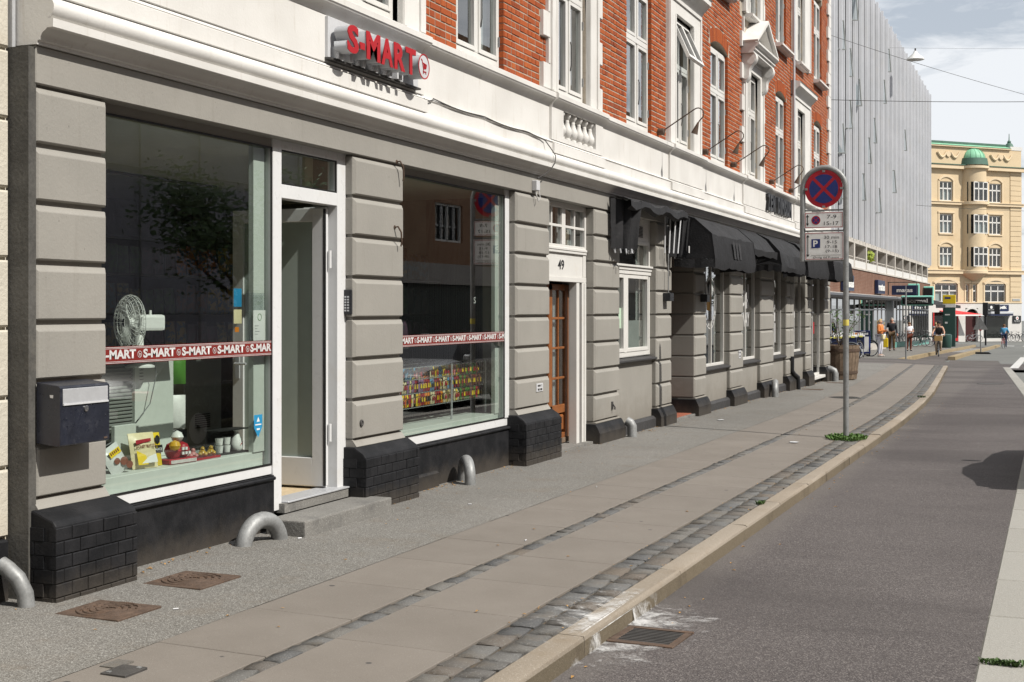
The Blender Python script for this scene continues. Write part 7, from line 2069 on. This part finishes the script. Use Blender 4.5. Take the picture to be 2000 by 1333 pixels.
MB().lathe([(.16, 0), (.16, .01), (.001, .01)], (.2, -.92, .42), 16, axis='y').build('eye_mark', PK['white'], o); lettering('flag_letters', 'Synoptik', PK['white'], (-.2, -.905, .06), (1, 0, 0), (0, 0, 1), o, width=.8, height=.14)
o = empty('optician_plate', far_loc(11.05, -.08, .18), fang, 'square black plate with an eye mark on the white corner', 'sign')
MB().box(0, 1.1, -.1, 0, 0, .74).build('panel', M['black'], o); MB().lathe([(.2, 0), (.2, .01), (.001, .01)], (.55, -.115, .48), 16, axis='y').build('eye_mark', PK['white'], o); MB().lathe([(.08, 0), (.08, .01), (.001, .01)], (.55, -.13, .48), 12, axis='y').build('eye_pupil', M['poster'], o); lettering('plate_letters', 'Synoptik', PK['white'], (.15, -.11, .08), (1, 0, 0), (0, 0, 1), o, width=.8, height=.16)
o = empty('shop_canopy', far_loc(8.9, -.05, 1.1), fang, 'grey roller canopy above the optician window', 'canopy'); MB().box(-1.85, 1.8, -.55, 0, 0, .28).build('cassette', M['alu'], o, bevel=.08, seg=2); MB().box(-1.85, 1.8, -.5, -.02, -.16, -.002).build('valance', M['navy'], o)
o = empty('red_awning', far_loc(2.6, -.05, .95), fang, 'bright red sloping awning over the far left shop', 'awning'); M['brightred'] = cm('red_canvas', (.60, .02, .025))
MB().prism([(-1.6, 0, .55), (.6, 0, .55), (2.9, -1.6, .12), (-1.6, -1.6, .12)], (0, 0, -.02)).build('canvas', M['brightred'], o); MB().box(-1.6, 2.9, -1.62, -1.58, -.02, .12).build('valance', PK['white'], o)
o = empty('street_name_plate', far_loc(11.0, -.09, 2.55), fang, 'pale street name plate on the cream corner', 'sign'); MB().box(0, 1.1, -.03, 0, 0, .22).build('plate', M['curtain'], o); q = MB(); q.box(.1, 1.0, -.034, -.031, .07, .15); q.build('name_line', M['steel'], o)
# neighbours seen past its corner
CB = empty('grey_corner_house', far_loc(12.6, 6, 0), fang + rad(20), 'pale grey house with dark roof at the right edge beyond the cream corner', 'building')
MB().box(0, 12, 2, 14, -4, 10.5).build('wall', M['whitepaint'], CB); MB().box(-.2, 12, 1.8, 14, 10.5, 14.5).build('roof', M['redtile'], CB)
for k in range(3):
    for j in range(3): w = MB().box(1 + j * 2.6, 2.2 + j * 2.6, 1.96, 2.05, -.5 + k * 3.3, 1.4 + k * 3.3).build('window', M['frame'], CB); MB().box(1.1 + j * 2.6, 2.1 + j * 2.6, 1.94, 1.955, -.4 + k * 3.3, 1.3 + k * 3.3).build('pane', M['darker'], w)
for k, (x, y, lab) in enumerate(((4.0, -1.2, 'white bicycle leaning beside the gateway'), (8.4, -1.6, 'dark bicycle in front of the optician window'), (9.4, -1.4, 'grey bicycle in front of the optician window'), (10.2, -1.6, 'black bicycle in the row by the white corner'), (10.9, -1.8, 'last bicycle of the row by the white corner'))):
    L = far_loc(x, y, 0); bicycle((L[0], L[1], g0(150) - .15), fang + rad(-90 + 10 * k - 20), lab, [M['alu'], M['bikeblack'], M['bikegrey'], M['bikeblack'], M['bikegrey']][k], grp='bicycles before the cream building')
# ---------------------------------------------------------------- people
M['skin'] = mat('skin', (.46, .27, .19), .6, .06, 12, .05, 60); M['skin2'] = mat('weathered_skin', (.40, .20, .14), .6, .06, 12, .05, 60)
def skin_mesh(name, nodes, edges, mats, root=0, sub_=1, noise=0):
    me = bpy.data.meshes.new(name); me.from_pydata([n[0] for n in nodes], edges, [])
    ob = bpy.data.objects.new(name, me); COL.objects.link(ob)
    ob.modifiers.new('s', 'SKIN'); ob.modifiers.new('u', 'SUBSURF').levels = sub_
    lay = me.skin_vertices[0].data
    for i, n in enumerate(nodes):
        r = n[1]; lay[i].radius = r if isinstance(r, tuple) else (r, r); lay[i].use_root = (i == root)
    dg = bpy.context.evaluated_depsgraph_get(); dg.update()
    out = bpy.data.meshes.new_from_object(ob.evaluated_get(dg)); out.name = name
    bpy.data.objects.remove(ob); bpy.data.meshes.remove(me)
    out.materials.clear(); out.materials.append(mats)
    out.polygons.foreach_set('use_smooth', [True] * len(out.polygons))
    return out
def lerp3(a, b, t): return tuple(a[i] + (b[i] - a[i]) * t for i in range(3))
def person(loc, rz, label, H, J, cloth, hair, sleeve=1.0, legs=1.0, skin='skin', bulk=1.0, group=None, scale=1):
    # figure faces local -y; J overrides joints, given for a height of 1.70 m
    s = H / 1.70
    D_ = dict(pel=(0, 0, .93), spi=(0, .0, 1.12), che=(0, 0, 1.30), nek=(0, .005, 1.44), hed=(0, -.015, 1.52), top=(0, -.005, 1.62),
              shl=(.17, 0, 1.38), ell=(.22, .02, 1.10), wrl=(.22, -.06, .86), shr=(-.17, 0, 1.38), elr=(-.22, .02, 1.10), wrr=(-.22, -.06, .86),
              hpl=(.09, 0, .90), knl=(.10, -.02, .49), anl=(.10, .02, .085), tol=(.11, -.14, .035), hpr=(-.09, 0, .90), knr=(-.10, -.02, .49), anr=(-.10, .02, .085), tor=(-.11, -.14, .035))
    D_.update(J); D_ = {k: tuple(c * s for c in v) for k, v in D_.items()}
    R_ = dict(pel=.125, spi=.115, che=.135, nek=.055, hed=.082, top=.075, shl=.065, ell=.042, wrl=.028, shr=.065, elr=.042, wrr=.028, hpl=.088, knl=.056, anl=.038, tol=.026, hpr=.088, knr=.056, anr=.038, tor=.026)
    o = empty('person', loc, rz, label, 'person', group)
    E_ = [('pel', 'spi'), ('spi', 'che'), ('che', 'nek'), ('nek', 'hed'), ('hed', 'top'), ('che', 'shl'), ('shl', 'ell'), ('ell', 'wrl'), ('che', 'shr'), ('shr', 'elr'), ('elr', 'wrr'), ('pel', 'hpl'), ('hpl', 'knl'), ('knl', 'anl'), ('anl', 'tol'), ('pel', 'hpr'), ('hpr', 'knr'), ('knr', 'anr'), ('anr', 'tor')]
    def chain(keys, grow, name, mt, cut=None):
        ks = [k for k in D_ if k in keys]; idx = {k: i for i, k in enumerate(ks)}
        nodes = []
        for k in ks:
            p = D_[k]
            if cut and k in cut: par, t = cut[k]; p = lerp3(D_[par], p, t)
            g = grow if not isinstance(grow, dict) else grow.get(k, 1.1)
            r = R_[k] * s * g
            if k in ('pel', 'spi', 'che'): r = (r * 1.12 * bulk, r * .86 * bulk)
            nodes.append((p, r))
        return put(name, skin_mesh(name, nodes, [(idx[a], idx[b]) for a, b in E_ if a in idx and b in idx], mt), o)
    body = chain(set(D_), .96, 'body', M[skin])
    # hands with five fingers each
    for w, el in (('wrl', 'ell'), ('wrr', 'elr')):
        d = (Vector(D_[w]) - Vector(D_[el])).normalized(); sd = d.cross(Vector((0, 0, 1))); sd = sd.normalized() if sd.length > .1 else Vector((1, 0, 0)); up = sd.cross(d)
        q = MB(); c = Vector(D_[w])
        q.tube([c, c + d * .045 * s, c + d * .085 * s], [.024 * s, .036 * s, .030 * s], 6)
        for k, L in enumerate((.060, .072, .068, .052)):
            b = c + d * .080 * s + sd * (-.027 + .018 * k) * s; q.tube([b, b + d * L * .5 * s - up * .008 * s, b + d * L * .85 * s - up * .030 * s], [.009 * s, .008 * s, .006 * s], 5)
        b = c + d * .03 * s - sd * .03 * s; q.tube([b, b + d * .03 * s - sd * .022 * s, b + d * .055 * s - sd * .018 * s - up * .01 * s], [.011 * s, .010 * s, .007 * s], 5)
        q.build('hand', M[skin], body, smooth=True, ang=80)
    hd = Vector(D_['hed']); tp = Vector(D_['top']); ax = (tp - hd).normalized(); cc = hd.lerp(tp, .45)
    fwd = Vector((0, -1, 0)); fwd = (fwd - ax * fwd.dot(ax)).normalized(); rt = fwd.cross(ax)
    q = MB(); q.tube([cc + fwd * .075 * s + ax * .015 * s, cc + fwd * .098 * s - ax * .022 * s], [.008 * s, .015 * s], 6)
    for k in (-1, 1): q.tube([cc + rt * k * .078 * s + ax * .01 * s, cc + rt * k * .088 * s - ax * .03 * s], [.015 * s, .012 * s], 6)
    q.build('nose_and_ears', M[skin], body, smooth=True)
    q = MB(); q.tube([cc + fwd * .081 * s - ax * .05 * s - rt * .022 * s, cc + fwd * .086 * s - ax * .052 * s, cc + fwd * .081 * s - ax * .05 * s + rt * .022 * s], .006 * s, 5)
    q.build('mouth', M['mouth'], body)
    q = MB()
    for k in (-1, 1): q.lathe([(.003, -.007), (.010, 0), (.003, .007)], tuple(cc + fwd * .076 * s + rt * k * .03 * s + ax * .012 * s), 8)
    q.build('eyes', M['darker'], body)
    # hair: cap over the back and crown of the head
    hm, long_, cap = hair
    q = MB(); n = 14
    for j in range(8):
        ph = rad(90 - 15.5 * j)
        for k in range(n):
            a = 2 * math.pi * k / n; rr = .098 * s
            v = ax * math.sin(ph) * rr * 1.12 + (rt * math.cos(a) + fwd * math.sin(a)) * rr * math.cos(ph)
            if math.sin(a) > .25 and ph < rad(32): v = v * .62
            q.v.append(tuple(cc + ax * .012 * s + v - fwd * .014 * s))
    for j in range(7):
        for k in range(n): q.f.append([j*n + k, j*n + (k+1) % n, (j+1)*n + (k+1) % n, (j+1)*n + k]); q.m.append(0)
    if long_ == 'long': q.tube([cc - fwd * .07 * s, cc - fwd * .085 * s - ax * .14 * s, cc - fwd * .06 * s - ax * .26 * s], [.08 * s, .085 * s, .05 * s], 8)
    if long_ == 'tail': q.tube([cc - fwd * .09 * s, cc - fwd * .14 * s + ax * .0 * s, cc - fwd * .15 * s - ax * .06 * s, cc - fwd * .14 * s - ax * .16 * s], [.035 * s, .05 * s, .045 * s, .02 * s], 8)
    q.build('hair', hm, o, smooth=True)
    if cap: MB().lathe([(.10 * s, -.02 * s), (.105 * s, .03 * s), (.08 * s, .085 * s), (.005, .11 * s)], tuple(cc + ax * .035 * s), 14).build('cap', cap, o, smooth=True)
    top_m, leg_m, shoe_m = cloth
    cutA = {'wrl': ('ell', sleeve), 'wrr': ('elr', sleeve)}
    ks = {'pel', 'spi', 'che', 'shl', 'shr', 'nek'} | ({'ell', 'elr'} if sleeve >= 0 else set()) | ({'wrl', 'wrr'} if sleeve > .05 else set())
    if 0 <= sleeve <= .05: cutA = {'ell': ('shl', .55), 'elr': ('shr', .55)}
    gr = {k: 1.22 for k in ks}; gr.update(wrl=1.5, wrr=1.5, ell=1.42, elr=1.42, nek=.98, shl=1.2, shr=1.2, pel=1.2)
    D0 = dict(D_); D_['nek'] = lerp3(D_['che'], D_['nek'], .62)
    chain(ks, gr, 'top', top_m, cutA); D_.update(D0)
    kl = {'pel', 'hpl', 'hpr', 'knl', 'knr'} | ({'anl', 'anr'} if legs > .6 else set())
    chain(kl, {k: (1.12 if k in ('pel', 'hpl', 'hpr') else 1.34) for k in kl}, 'trousers', leg_m)
    for a, t in (('anl', 'tol'), ('anr', 'tor')):
        A, T = Vector(D_[a]), Vector(D_[t]); q = MB(); bk = A + (A - T).normalized() * .045 * s; bk.z = T.z
        q.tube([bk, Vector((A.x, A.y, T.z + .01 * s)), A.lerp(T, .55) - Vector((0, 0, .018 * s)), T], [.034 * s, .046 * s, .044 * s, .028 * s], 8); q.tube([Vector((A.x, A.y, T.z)), A + Vector((0, 0, .02 * s))], [.045 * s, .044 * s], 8)
        q.build('shoe', shoe_m, o, smooth=True)
    return o
M['mouth'] = cm('lips', (.28, .09, .08))
C = dict(orange=cm('orange_knit', (.56, .20, .06), .9), whitej=cm('white_denim', (.62, .62, .68), .8), blackj=cm('black_jacket', (.012, .013, .018), .8), brownt=cm('brown_trousers', (.10, .062, .03), .8), whitet=cm('white_tshirt', (.66, .67, .72), .85), rust=cm('rust_trousers', (.14, .04, .022), .8),
         black=cm('black_cloth', (.018, .018, .02), .8), sand=cm('sand_cloth', (.42, .34, .26), .8), navy=cm('navy_cloth', (.02, .035, .09), .8), blue=cm('blue_cloth', (.08, .30, .52), .8), shoe=cm('black_shoes', (.015, .015, .015), .5), wshoe=cm('pale_shoes', (.55, .48, .44), .6), blond=cm('blond_hair', (.56, .42, .22), .7), grey=cm('grey_hair', (.45, .42, .38), .7), brown=cm('brown_hair', (.14, .07, .03), .7), greys=cm('grey_shirt', (.30, .30, .30), .8))
# woman in orange, turned to the right, looking at a phone
W_ = person((-1.75, 60.8, g0(60.8) - .02), rad(72), 'woman in orange jumper and white trousers looking at her phone', 1.66, dict(elr=(-.23, -.02, 1.11), wrr=(-.10, -.26, 1.18), ell=(.23, -.02, 1.11), wrl=(.09, -.24, 1.14), top=(0, -.03, 1.61), hed=(0, -.03, 1.515)), (C['orange'], C['whitej'], C['wshoe']), (C['blond'], 'tail', None), bulk=1.12)
q = empty('phone', (0, 0, 0), 0, 'small pale phone held by the woman in orange', 'phone'); q.parent = None
v = Matrix.Rotation(rad(72), 4, 'Z') @ Vector((-.0, -.33, 1.19)); q.location = (-1.75 + v.x, 60.8 + v.y, g0(60.8) + v.z - .02); MB().box(-.035, .035, -.006, .006, -.07, .07).build('case', PK['white'], q, bevel=.004)
hb = empty('shoulder_bag', (-1.60, 60.55, g0(60.8) + .74), rad(72), 'small cream shoulder bag at the hip of the woman in orange', 'bag'); MB().box(-.10, .10, -.05, .05, 0, .20).build('pouch', PK['cream'], hb, bevel=.03, seg=2)
# man in black jacket walking towards us
person((-2.75, 74.6, g0(74.6) - .02), rad(8), 'grey haired man in black jacket and brown trousers walking closer', 1.80, dict(knl=(.10, -.14, .50), anl=(.10, -.10, .12), tol=(.11, -.24, .08), knr=(-.09, .03, .49), anr=(-.09, .18, .10), tor=(-.09, .06, .035), wrl=(.25, -.14, .88), wrr=(-.25, .05, .84)), (C['blackj'], C['brownt'], C['shoe']), (C['grey'], 'long', None), skin='skin2', bulk=1.02)
sh = empty('carrier_bag', (-3.05, 74.4, g0(74.6) + .18), 0, 'yellow carrier bag beside the man in the black jacket', 'bag'); MB().box(-.13, .13, -.05, .05, 0, .50).build('sack', PK['yellow'], sh, bevel=.04, seg=2); MB().tube([(-.06, 0, .48), (-.03, 0, .62), (.03, 0, .62), (.06, 0, .48)], .012, 6).build('handles', PK['yellow'], sh)
# woman in white T-shirt looking down at her hands
person((-2.05, 76.5, g0(76.5) - .02), rad(20), 'woman in white T-shirt and rust trousers looking down at her hands', 1.60, dict(elr=(-.25, -.03, 1.10), wrr=(-.09, -.24, 1.14), ell=(.25, -.03, 1.10), wrl=(.07, -.25, 1.13), hed=(0, -.05, 1.50), top=(0, -.08, 1.59)), (C['whitet'], C['rust'], C['shoe']), (C['brown'], 'short', None), sleeve=.04, bulk=1.25)
# cyclist with basket, riding towards us
cy = bicycle((-.02, 70.2, zr(9, 70) + .0), rad(183), 'black bicycle with wicker basket ridden by the woman in a dark top', M['bikeblack'], M['wicker'], 'ridden bicycles')
ride = dict(pel=(0, .12, .99), spi=(0, .09, 1.17), che=(0, .05, 1.34), nek=(0, .03, 1.48), hed=(0, .01, 1.555), top=(0, .015, 1.655), shl=(.17, .05, 1.42), shr=(-.17, .05, 1.42), ell=(.27, -.10, 1.18), elr=(-.27, -.10, 1.18), wrl=(.27, -.34, 1.08), wrr=(-.27, -.34, 1.08), hpl=(.09, .10, .96), hpr=(-.09, .10, .96), knl=(.11, -.26, .72), knr=(-.11, -.16, .56), anl=(.10, -.12, .36), anr=(-.10, -.10, .13), tol=(.11, -.26, .30), tor=(-.11, -.25, .13))
person((.0, 70.5 - .62, zr(9, 70) - .0), rad(0), 'woman cyclist in dark sleeveless top riding the basket bicycle', 1.70, ride, (C['black'], C['sand'], C['shoe']), (C['brown'], 'short', C['black']), sleeve=-1)
# person with back to us by the bus pillar
person((-2.6, 101.5, g0(101.5) - .02), rad(190), 'person in white shirt and dark backpack seen from behind at the bus stop', 1.72, {}, (C['whitet'], C['navy'], C['wshoe']), (C['blond'], 'short', None), sleeve=.04)
# rider in blue from behind, beyond the island sign
bicycle((1.75, 106.0, zr(9, 106)), rad(-8), 'red bicycle ridden away beyond the island sign', M['bikered'], None, 'ridden bicycles')
rb = {k: (v[0], v[1], v[2]) for k, v in ride.items()}
person((1.84, 106.6, zr(9, 106)), rad(172), 'cyclist in navy and blue riding away beyond the island sign', 1.75, rb, (C['blue'], C['navy'], C['shoe']), (C['brown'], 'short', None), sleeve=1.0)

# ---------------------------------------------------------------- other side of the street (seen in the glass) and parked cars
M['redbrick_far'] = m_brownbrick('yellow_brown_brick', (.26, .13, .075), (.31, .165, .095), (.32, .24, .17), .24, .072, .013)
OB = empty('opposite_brick_house', (20.5, 62, 0), 0, 'brown brick house with dark shopfront across the street', 'building'); OO = (20.5, 62, 0)
hl2 = [(47 + k * 6.2, 49.8 + k * 6.2, 4.6 + j * 3.3, 6.3 + j * 3.3) for k in range(8) for j in range(3)]
yc_ = sorted({44.0, 98.0} | {v for h_ in hl2 for v in h_[:2]}); z2 = sorted({3.6, 14.5} | {v for h_ in hl2 for v in h_[2:]}); mb = MB()
for a, b in zip(yc_, yc_[1:]):
    for c, d in zip(z2, z2[1:]):
        if not any(h_[0] < (a + b) / 2 < h_[1] and h_[2] < (c + d) / 2 < h_[3] for h_ in hl2): mb.box(20.5, 20.9, a, b, c, d)
mb.box(20.9, 32, 44, 98, -1, 14.4); mb.build('wall', M['redbrick_far'], OB, origin=OO)
for a, b, c, d in hl2:
    q = MB(); rect_frame(q, 20.6, 20.7, a, b, c, d, .1); q.box(20.6, 20.7, (a + b) / 2 - .05, (a + b) / 2 + .05, c, d); w = q.build('window', M['frame'], OB, origin=OO); MB().poly([(20.66, a, c), (20.66, a, d), (20.66, b, d), (20.66, b, c)]).build('pane', M['glass_up'], w, origin=OO); MB().box(20.78, 20.82, a, b, c, d).build('room', M['darker'], w, origin=OO)
MB().box(20.2, 20.9, 44, 98, 2.7, 3.6).build('fascia', M['slat_back'], OB, origin=OO); MB().box(20.4, 20.9, 44, 98, -1, 2.7).build('shopfront', M['grille'], OB, origin=OO)
o = empty('crest_sign', (20.19, 61.6, 2.9), 0, 'white letter crest on the fascia across the street', 'sign'); q = MB(); q.lathe([(.33, -.01), (.33, .01), (.27, .01), (.27, -.01)], (0, 0, .3), 20, axis='x', caps=False); q.box(-.01, .01, -.12, .12, .66, .76); q.build('ring', PK['white'], o); lettering('crest_letter', 'S', PK['white'], (-.015, .12, .1), (0, -1, 0), (0, 0, 1), o, width=.24, height=.4, bold=.03)
OW = empty('sheeted_house', (20.5, 30, 0), 0, 'house wrapped in grey scaffold sheeting across the street', 'building')
M['sheet'] = mat('scaffold_sheeting', (.34, .34, .38), .7, .15, .8, .5, 3, bdist=.1); MB().box(0, 11, -12, 13.8, -1, 14).build('sheeting', M['sheet'], OW)
for k in range(9): MB().tube([(-.15, -11.5 + k * 3.1, -.5), (-.15, -11.5 + k * 3.1, 14)], .04, 6).build('scaffold_pole', M['steel'], OW)
for k in range(6): MB().tube([(-.15, -12, 1.5 + k * 2.2), (-.15, 13.7, 1.5 + k * 2.2)], .03, 6).build('scaffold_ledger', M['steel'], OW)
def street_tree(x, y, h_, rad_, label, seed, nl=5200):
    r = random.Random(seed); o = empty('street_tree', (x, y, g0(y) - .15), 0, label, 'tree', 'street trees across the road')
    q = MB(); q.tube([(0, 0, 0), (.03, .02, 1.2), (.0, .05, 2.4), (.08, .0, h_ * .55)], [.15, .12, .10, .07], 10); tips = []
    for k in range(11):
        a = r.uniform(0, 6.28); z0 = r.uniform(1.9, h_ * .55); L = r.uniform(.6, 1.0) * rad_; e_ = Vector((math.cos(a) * L, math.sin(a) * L, z0 + r.uniform(.4, 1.0) * rad_)); m_ = Vector((math.cos(a) * L * .5, math.sin(a) * L * .5, z0 + .35 * rad_))
        q.tube([(0, 0, z0), m_, e_], [.06, .04, .015], 6); tips += [m_, e_, (m_ + e_) / 2]
    q.build('trunk', M['bark'], o, smooth=True)
    lf_ = MB()
    cl = [t + Vector((r.gauss(0, .3), r.gauss(0, .3), r.gauss(.2, .3))) for t in tips for _ in range(2)]
    for k in range(nl):
        c = r.choice(cl) + Vector((r.gauss(0, .36), r.gauss(0, .36), r.gauss(0, .28))); s_ = r.uniform(.05, .11); u = Vector((r.uniform(-1, 1), r.uniform(-1, 1), r.uniform(-.5, .5))).normalized(); w = u.orthogonal().normalized() * .55
        lf_.poly([c - u * s_, c - w * s_, c + u * s_, c + w * s_])
    lf_.build('crown', M['leafy'], o); return o
street_tree(13.2, 28.5, 6.5, 1.9, 'leafy street tree across the road in front of the sheeted house', 4)
street_tree(14.0, 88.0, 7.0, 2.2, 'leafy street tree far up the other side of the road', 9, 3500)
M['carsilver'] = mat('silver_car_paint', (.42, .43, .44), .25, .04, 3, 0, 40, metal=.5, spec=.6); M['cargrey'] = mat('dark_grey_car_paint', (.07, .075, .08), .25, .04, 3, 0, 40, metal=.4, spec=.6)
def car(loc, rz, label, paint, L=4.35):
    o = empty('parked_car', loc, rz, label, 'car', 'cars parked at the kerb')
    # side outline stations: y, z bottom, z waist, z roof, half width low, half width roof
    S_ = [(-2.17, .42, .66, .66, .70, .60), (-2.08, .24, .78, .80, .80, .72), (-1.5, .20, .88, .92, .86, .70), (-.75, .20, .93, .97, .875, .68), (-.15, .20, .95, 1.36, .88, .56), (.35, .20, .95, 1.45, .88, .56), (1.0, .20, .95, 1.42, .88, .56), (1.55, .22, .96, 1.20, .86, .58), (1.98, .26, .95, .98, .82, .68), (2.15, .42, .74, .76, .74, .66)]
    q = MB(); k = 10
    for y, zb_, zw, zr_, wl_, wr_ in S_:
        for x, z in ((-wl_ * .9, zb_), (-wl_, zb_ + .18), (-wl_, zw - .1), (-wl_ * .96, zw), (-wr_, zr_), (wr_, zr_), (wl_ * .96, zw), (wl_, zw - .1), (wl_, zb_ + .18), (wl_ * .9, zb_)): q.v.append((x, y, z))
    glass_f = []
    for j in range(len(S_) - 1):
        for i in range(k):
            f_ = [j*k + i, j*k + (i+1) % k, (j+1)*k + (i+1) % k, (j+1)*k + i]
            isg = (i in (3, 5) and 3 <= j <= 7) or (i == 4 and j in (3, 6, 7))
            q.f.append(f_); q.m.append(1 if isg else 0)
    q.f += [list(range(k))[::-1], list(range(len(S_) * k - k, len(S_) * k))]; q.m += [0, 0]
    me = q.mesh('body', [paint, M['black']], smooth=True, ang=28); b = put('body', me, o)
    for sx in (-1, 1):
        for y in (-1.32, 1.30):
            w = MB().lathe([(.20, -.10), (.31, -.10), (.33, -.06), (.33, .06), (.31, .10), (.20, .10)], (sx * .80, y, .33), 24, axis='x').build('wheel', M['rubber'], o, smooth=True); MB().lathe([(.21, -.105), (.16, -.09), (.05, -.105), (.001, -.105)], (sx * .80, y, .33), 16, axis='x').build('rim', M['alu'], w, smooth=True); MB().lathe([(.001, .105), (.05, .105), (.16, .09), (.21, .105)], (sx * .80, y, .33), 16, axis='x').build('rim', M['alu'], w, smooth=True)
        MB().box(sx * .55 - .16, sx * .55 + .16, -2.16, -2.04, .60, .72).build('headlight', PK['white'], o, bevel=.03); MB().box(sx * .62 - .14, sx * .62 + .14, 2.05, 2.16, .72, .86).build('tail_light', M['signred'], o, bevel=.02); MB().box(sx * .93 - .08, sx * .93 + .08, -.62, -.50, .92, 1.06).build('mirror', paint, o, bevel=.03)
    MB().tube([(0, 1.1, 1.44), (0, 1.35, 1.62)], .006, 5).build('aerial', M['black'], o); MB().box(-.27, .27, -2.19, -2.17, .42, .53).build('number_plate', PK['white'], o); MB().box(-.27, .27, 2.15, 2.175, .50, .61).build('number_plate', PK['white'], o)
    return o
zc3 = zr(9, 16) - .10
car((6.12, 16.55, zc3), rad(180), 'dark grey car parked right of the cycle track, casting a shadow on it', M['cargrey'])
car((6.65, 25.2, zr(9, 25) - .10), rad(0), 'silver car parked further along, mirrored in the shop glass', M['carsilver'])

# added houses out of view, blocking sky light from the pier sides
def added_house(name, x0, x1, y0, y1, h_, face, mat_, label):
    o = empty(name, ((x0 + x1) / 2, (y0 + y1) / 2, 0), 0, label, 'building', 'added unseen houses that block sky light'); O = ((x0 + x1) / 2, (y0 + y1) / 2, 0)
    MB().box(x0, x1, y0, y1, -1, h_).build('wall', mat_, o, origin=O)
    xf = x0 if face < 0 else x1
    MB().box(xf - .12, xf + .12, y0 + .1, y1 - .1, 3.4, 3.7).build('string_course', M['white'], o, origin=O); MB().box(xf - .3, xf + .3, y0, y1, h_, h_ + .35).build('cornice', M['white'], o, origin=O)
    y = y0 + 1.6
    while y < y1 - 2:
        for z in (.6, 4.4, 7.6, 10.8):
            if z + 2 < h_:
                w = MB().box(xf - .05, xf + .05, y, y + 1.3, z, z + 1.9).build('window', M['frame'], o, origin=O); MB().box(xf - .06, xf + .06, y + .1, y + 1.2, z + .1, z + 1.8).build('pane', M['black'], w, origin=O)
        y += 3.0
    return o
added_house('added_house', 20.5, 31, -6, 17.5, 15, -1, M['redbrick_far'], 'added brown brick house across the street opposite the shop, blocking sky light')
added_house('added_house', 20.5, 31, -34, -6.2, 15.5, -1, M['cream'], 'added cream house across the street behind the viewpoint, blocking sky light')
added_house('added_house', -11, -.1, -34, -6.2, 15, 1, M['redbrick_far'], 'added brown brick house next to the cream house behind the viewpoint, blocking sky light')
added_house('added_house', -12, 34, -62, -50, 16, -1, M['cream'], 'added cream block closing the street behind the viewpoint, blocking sky light')
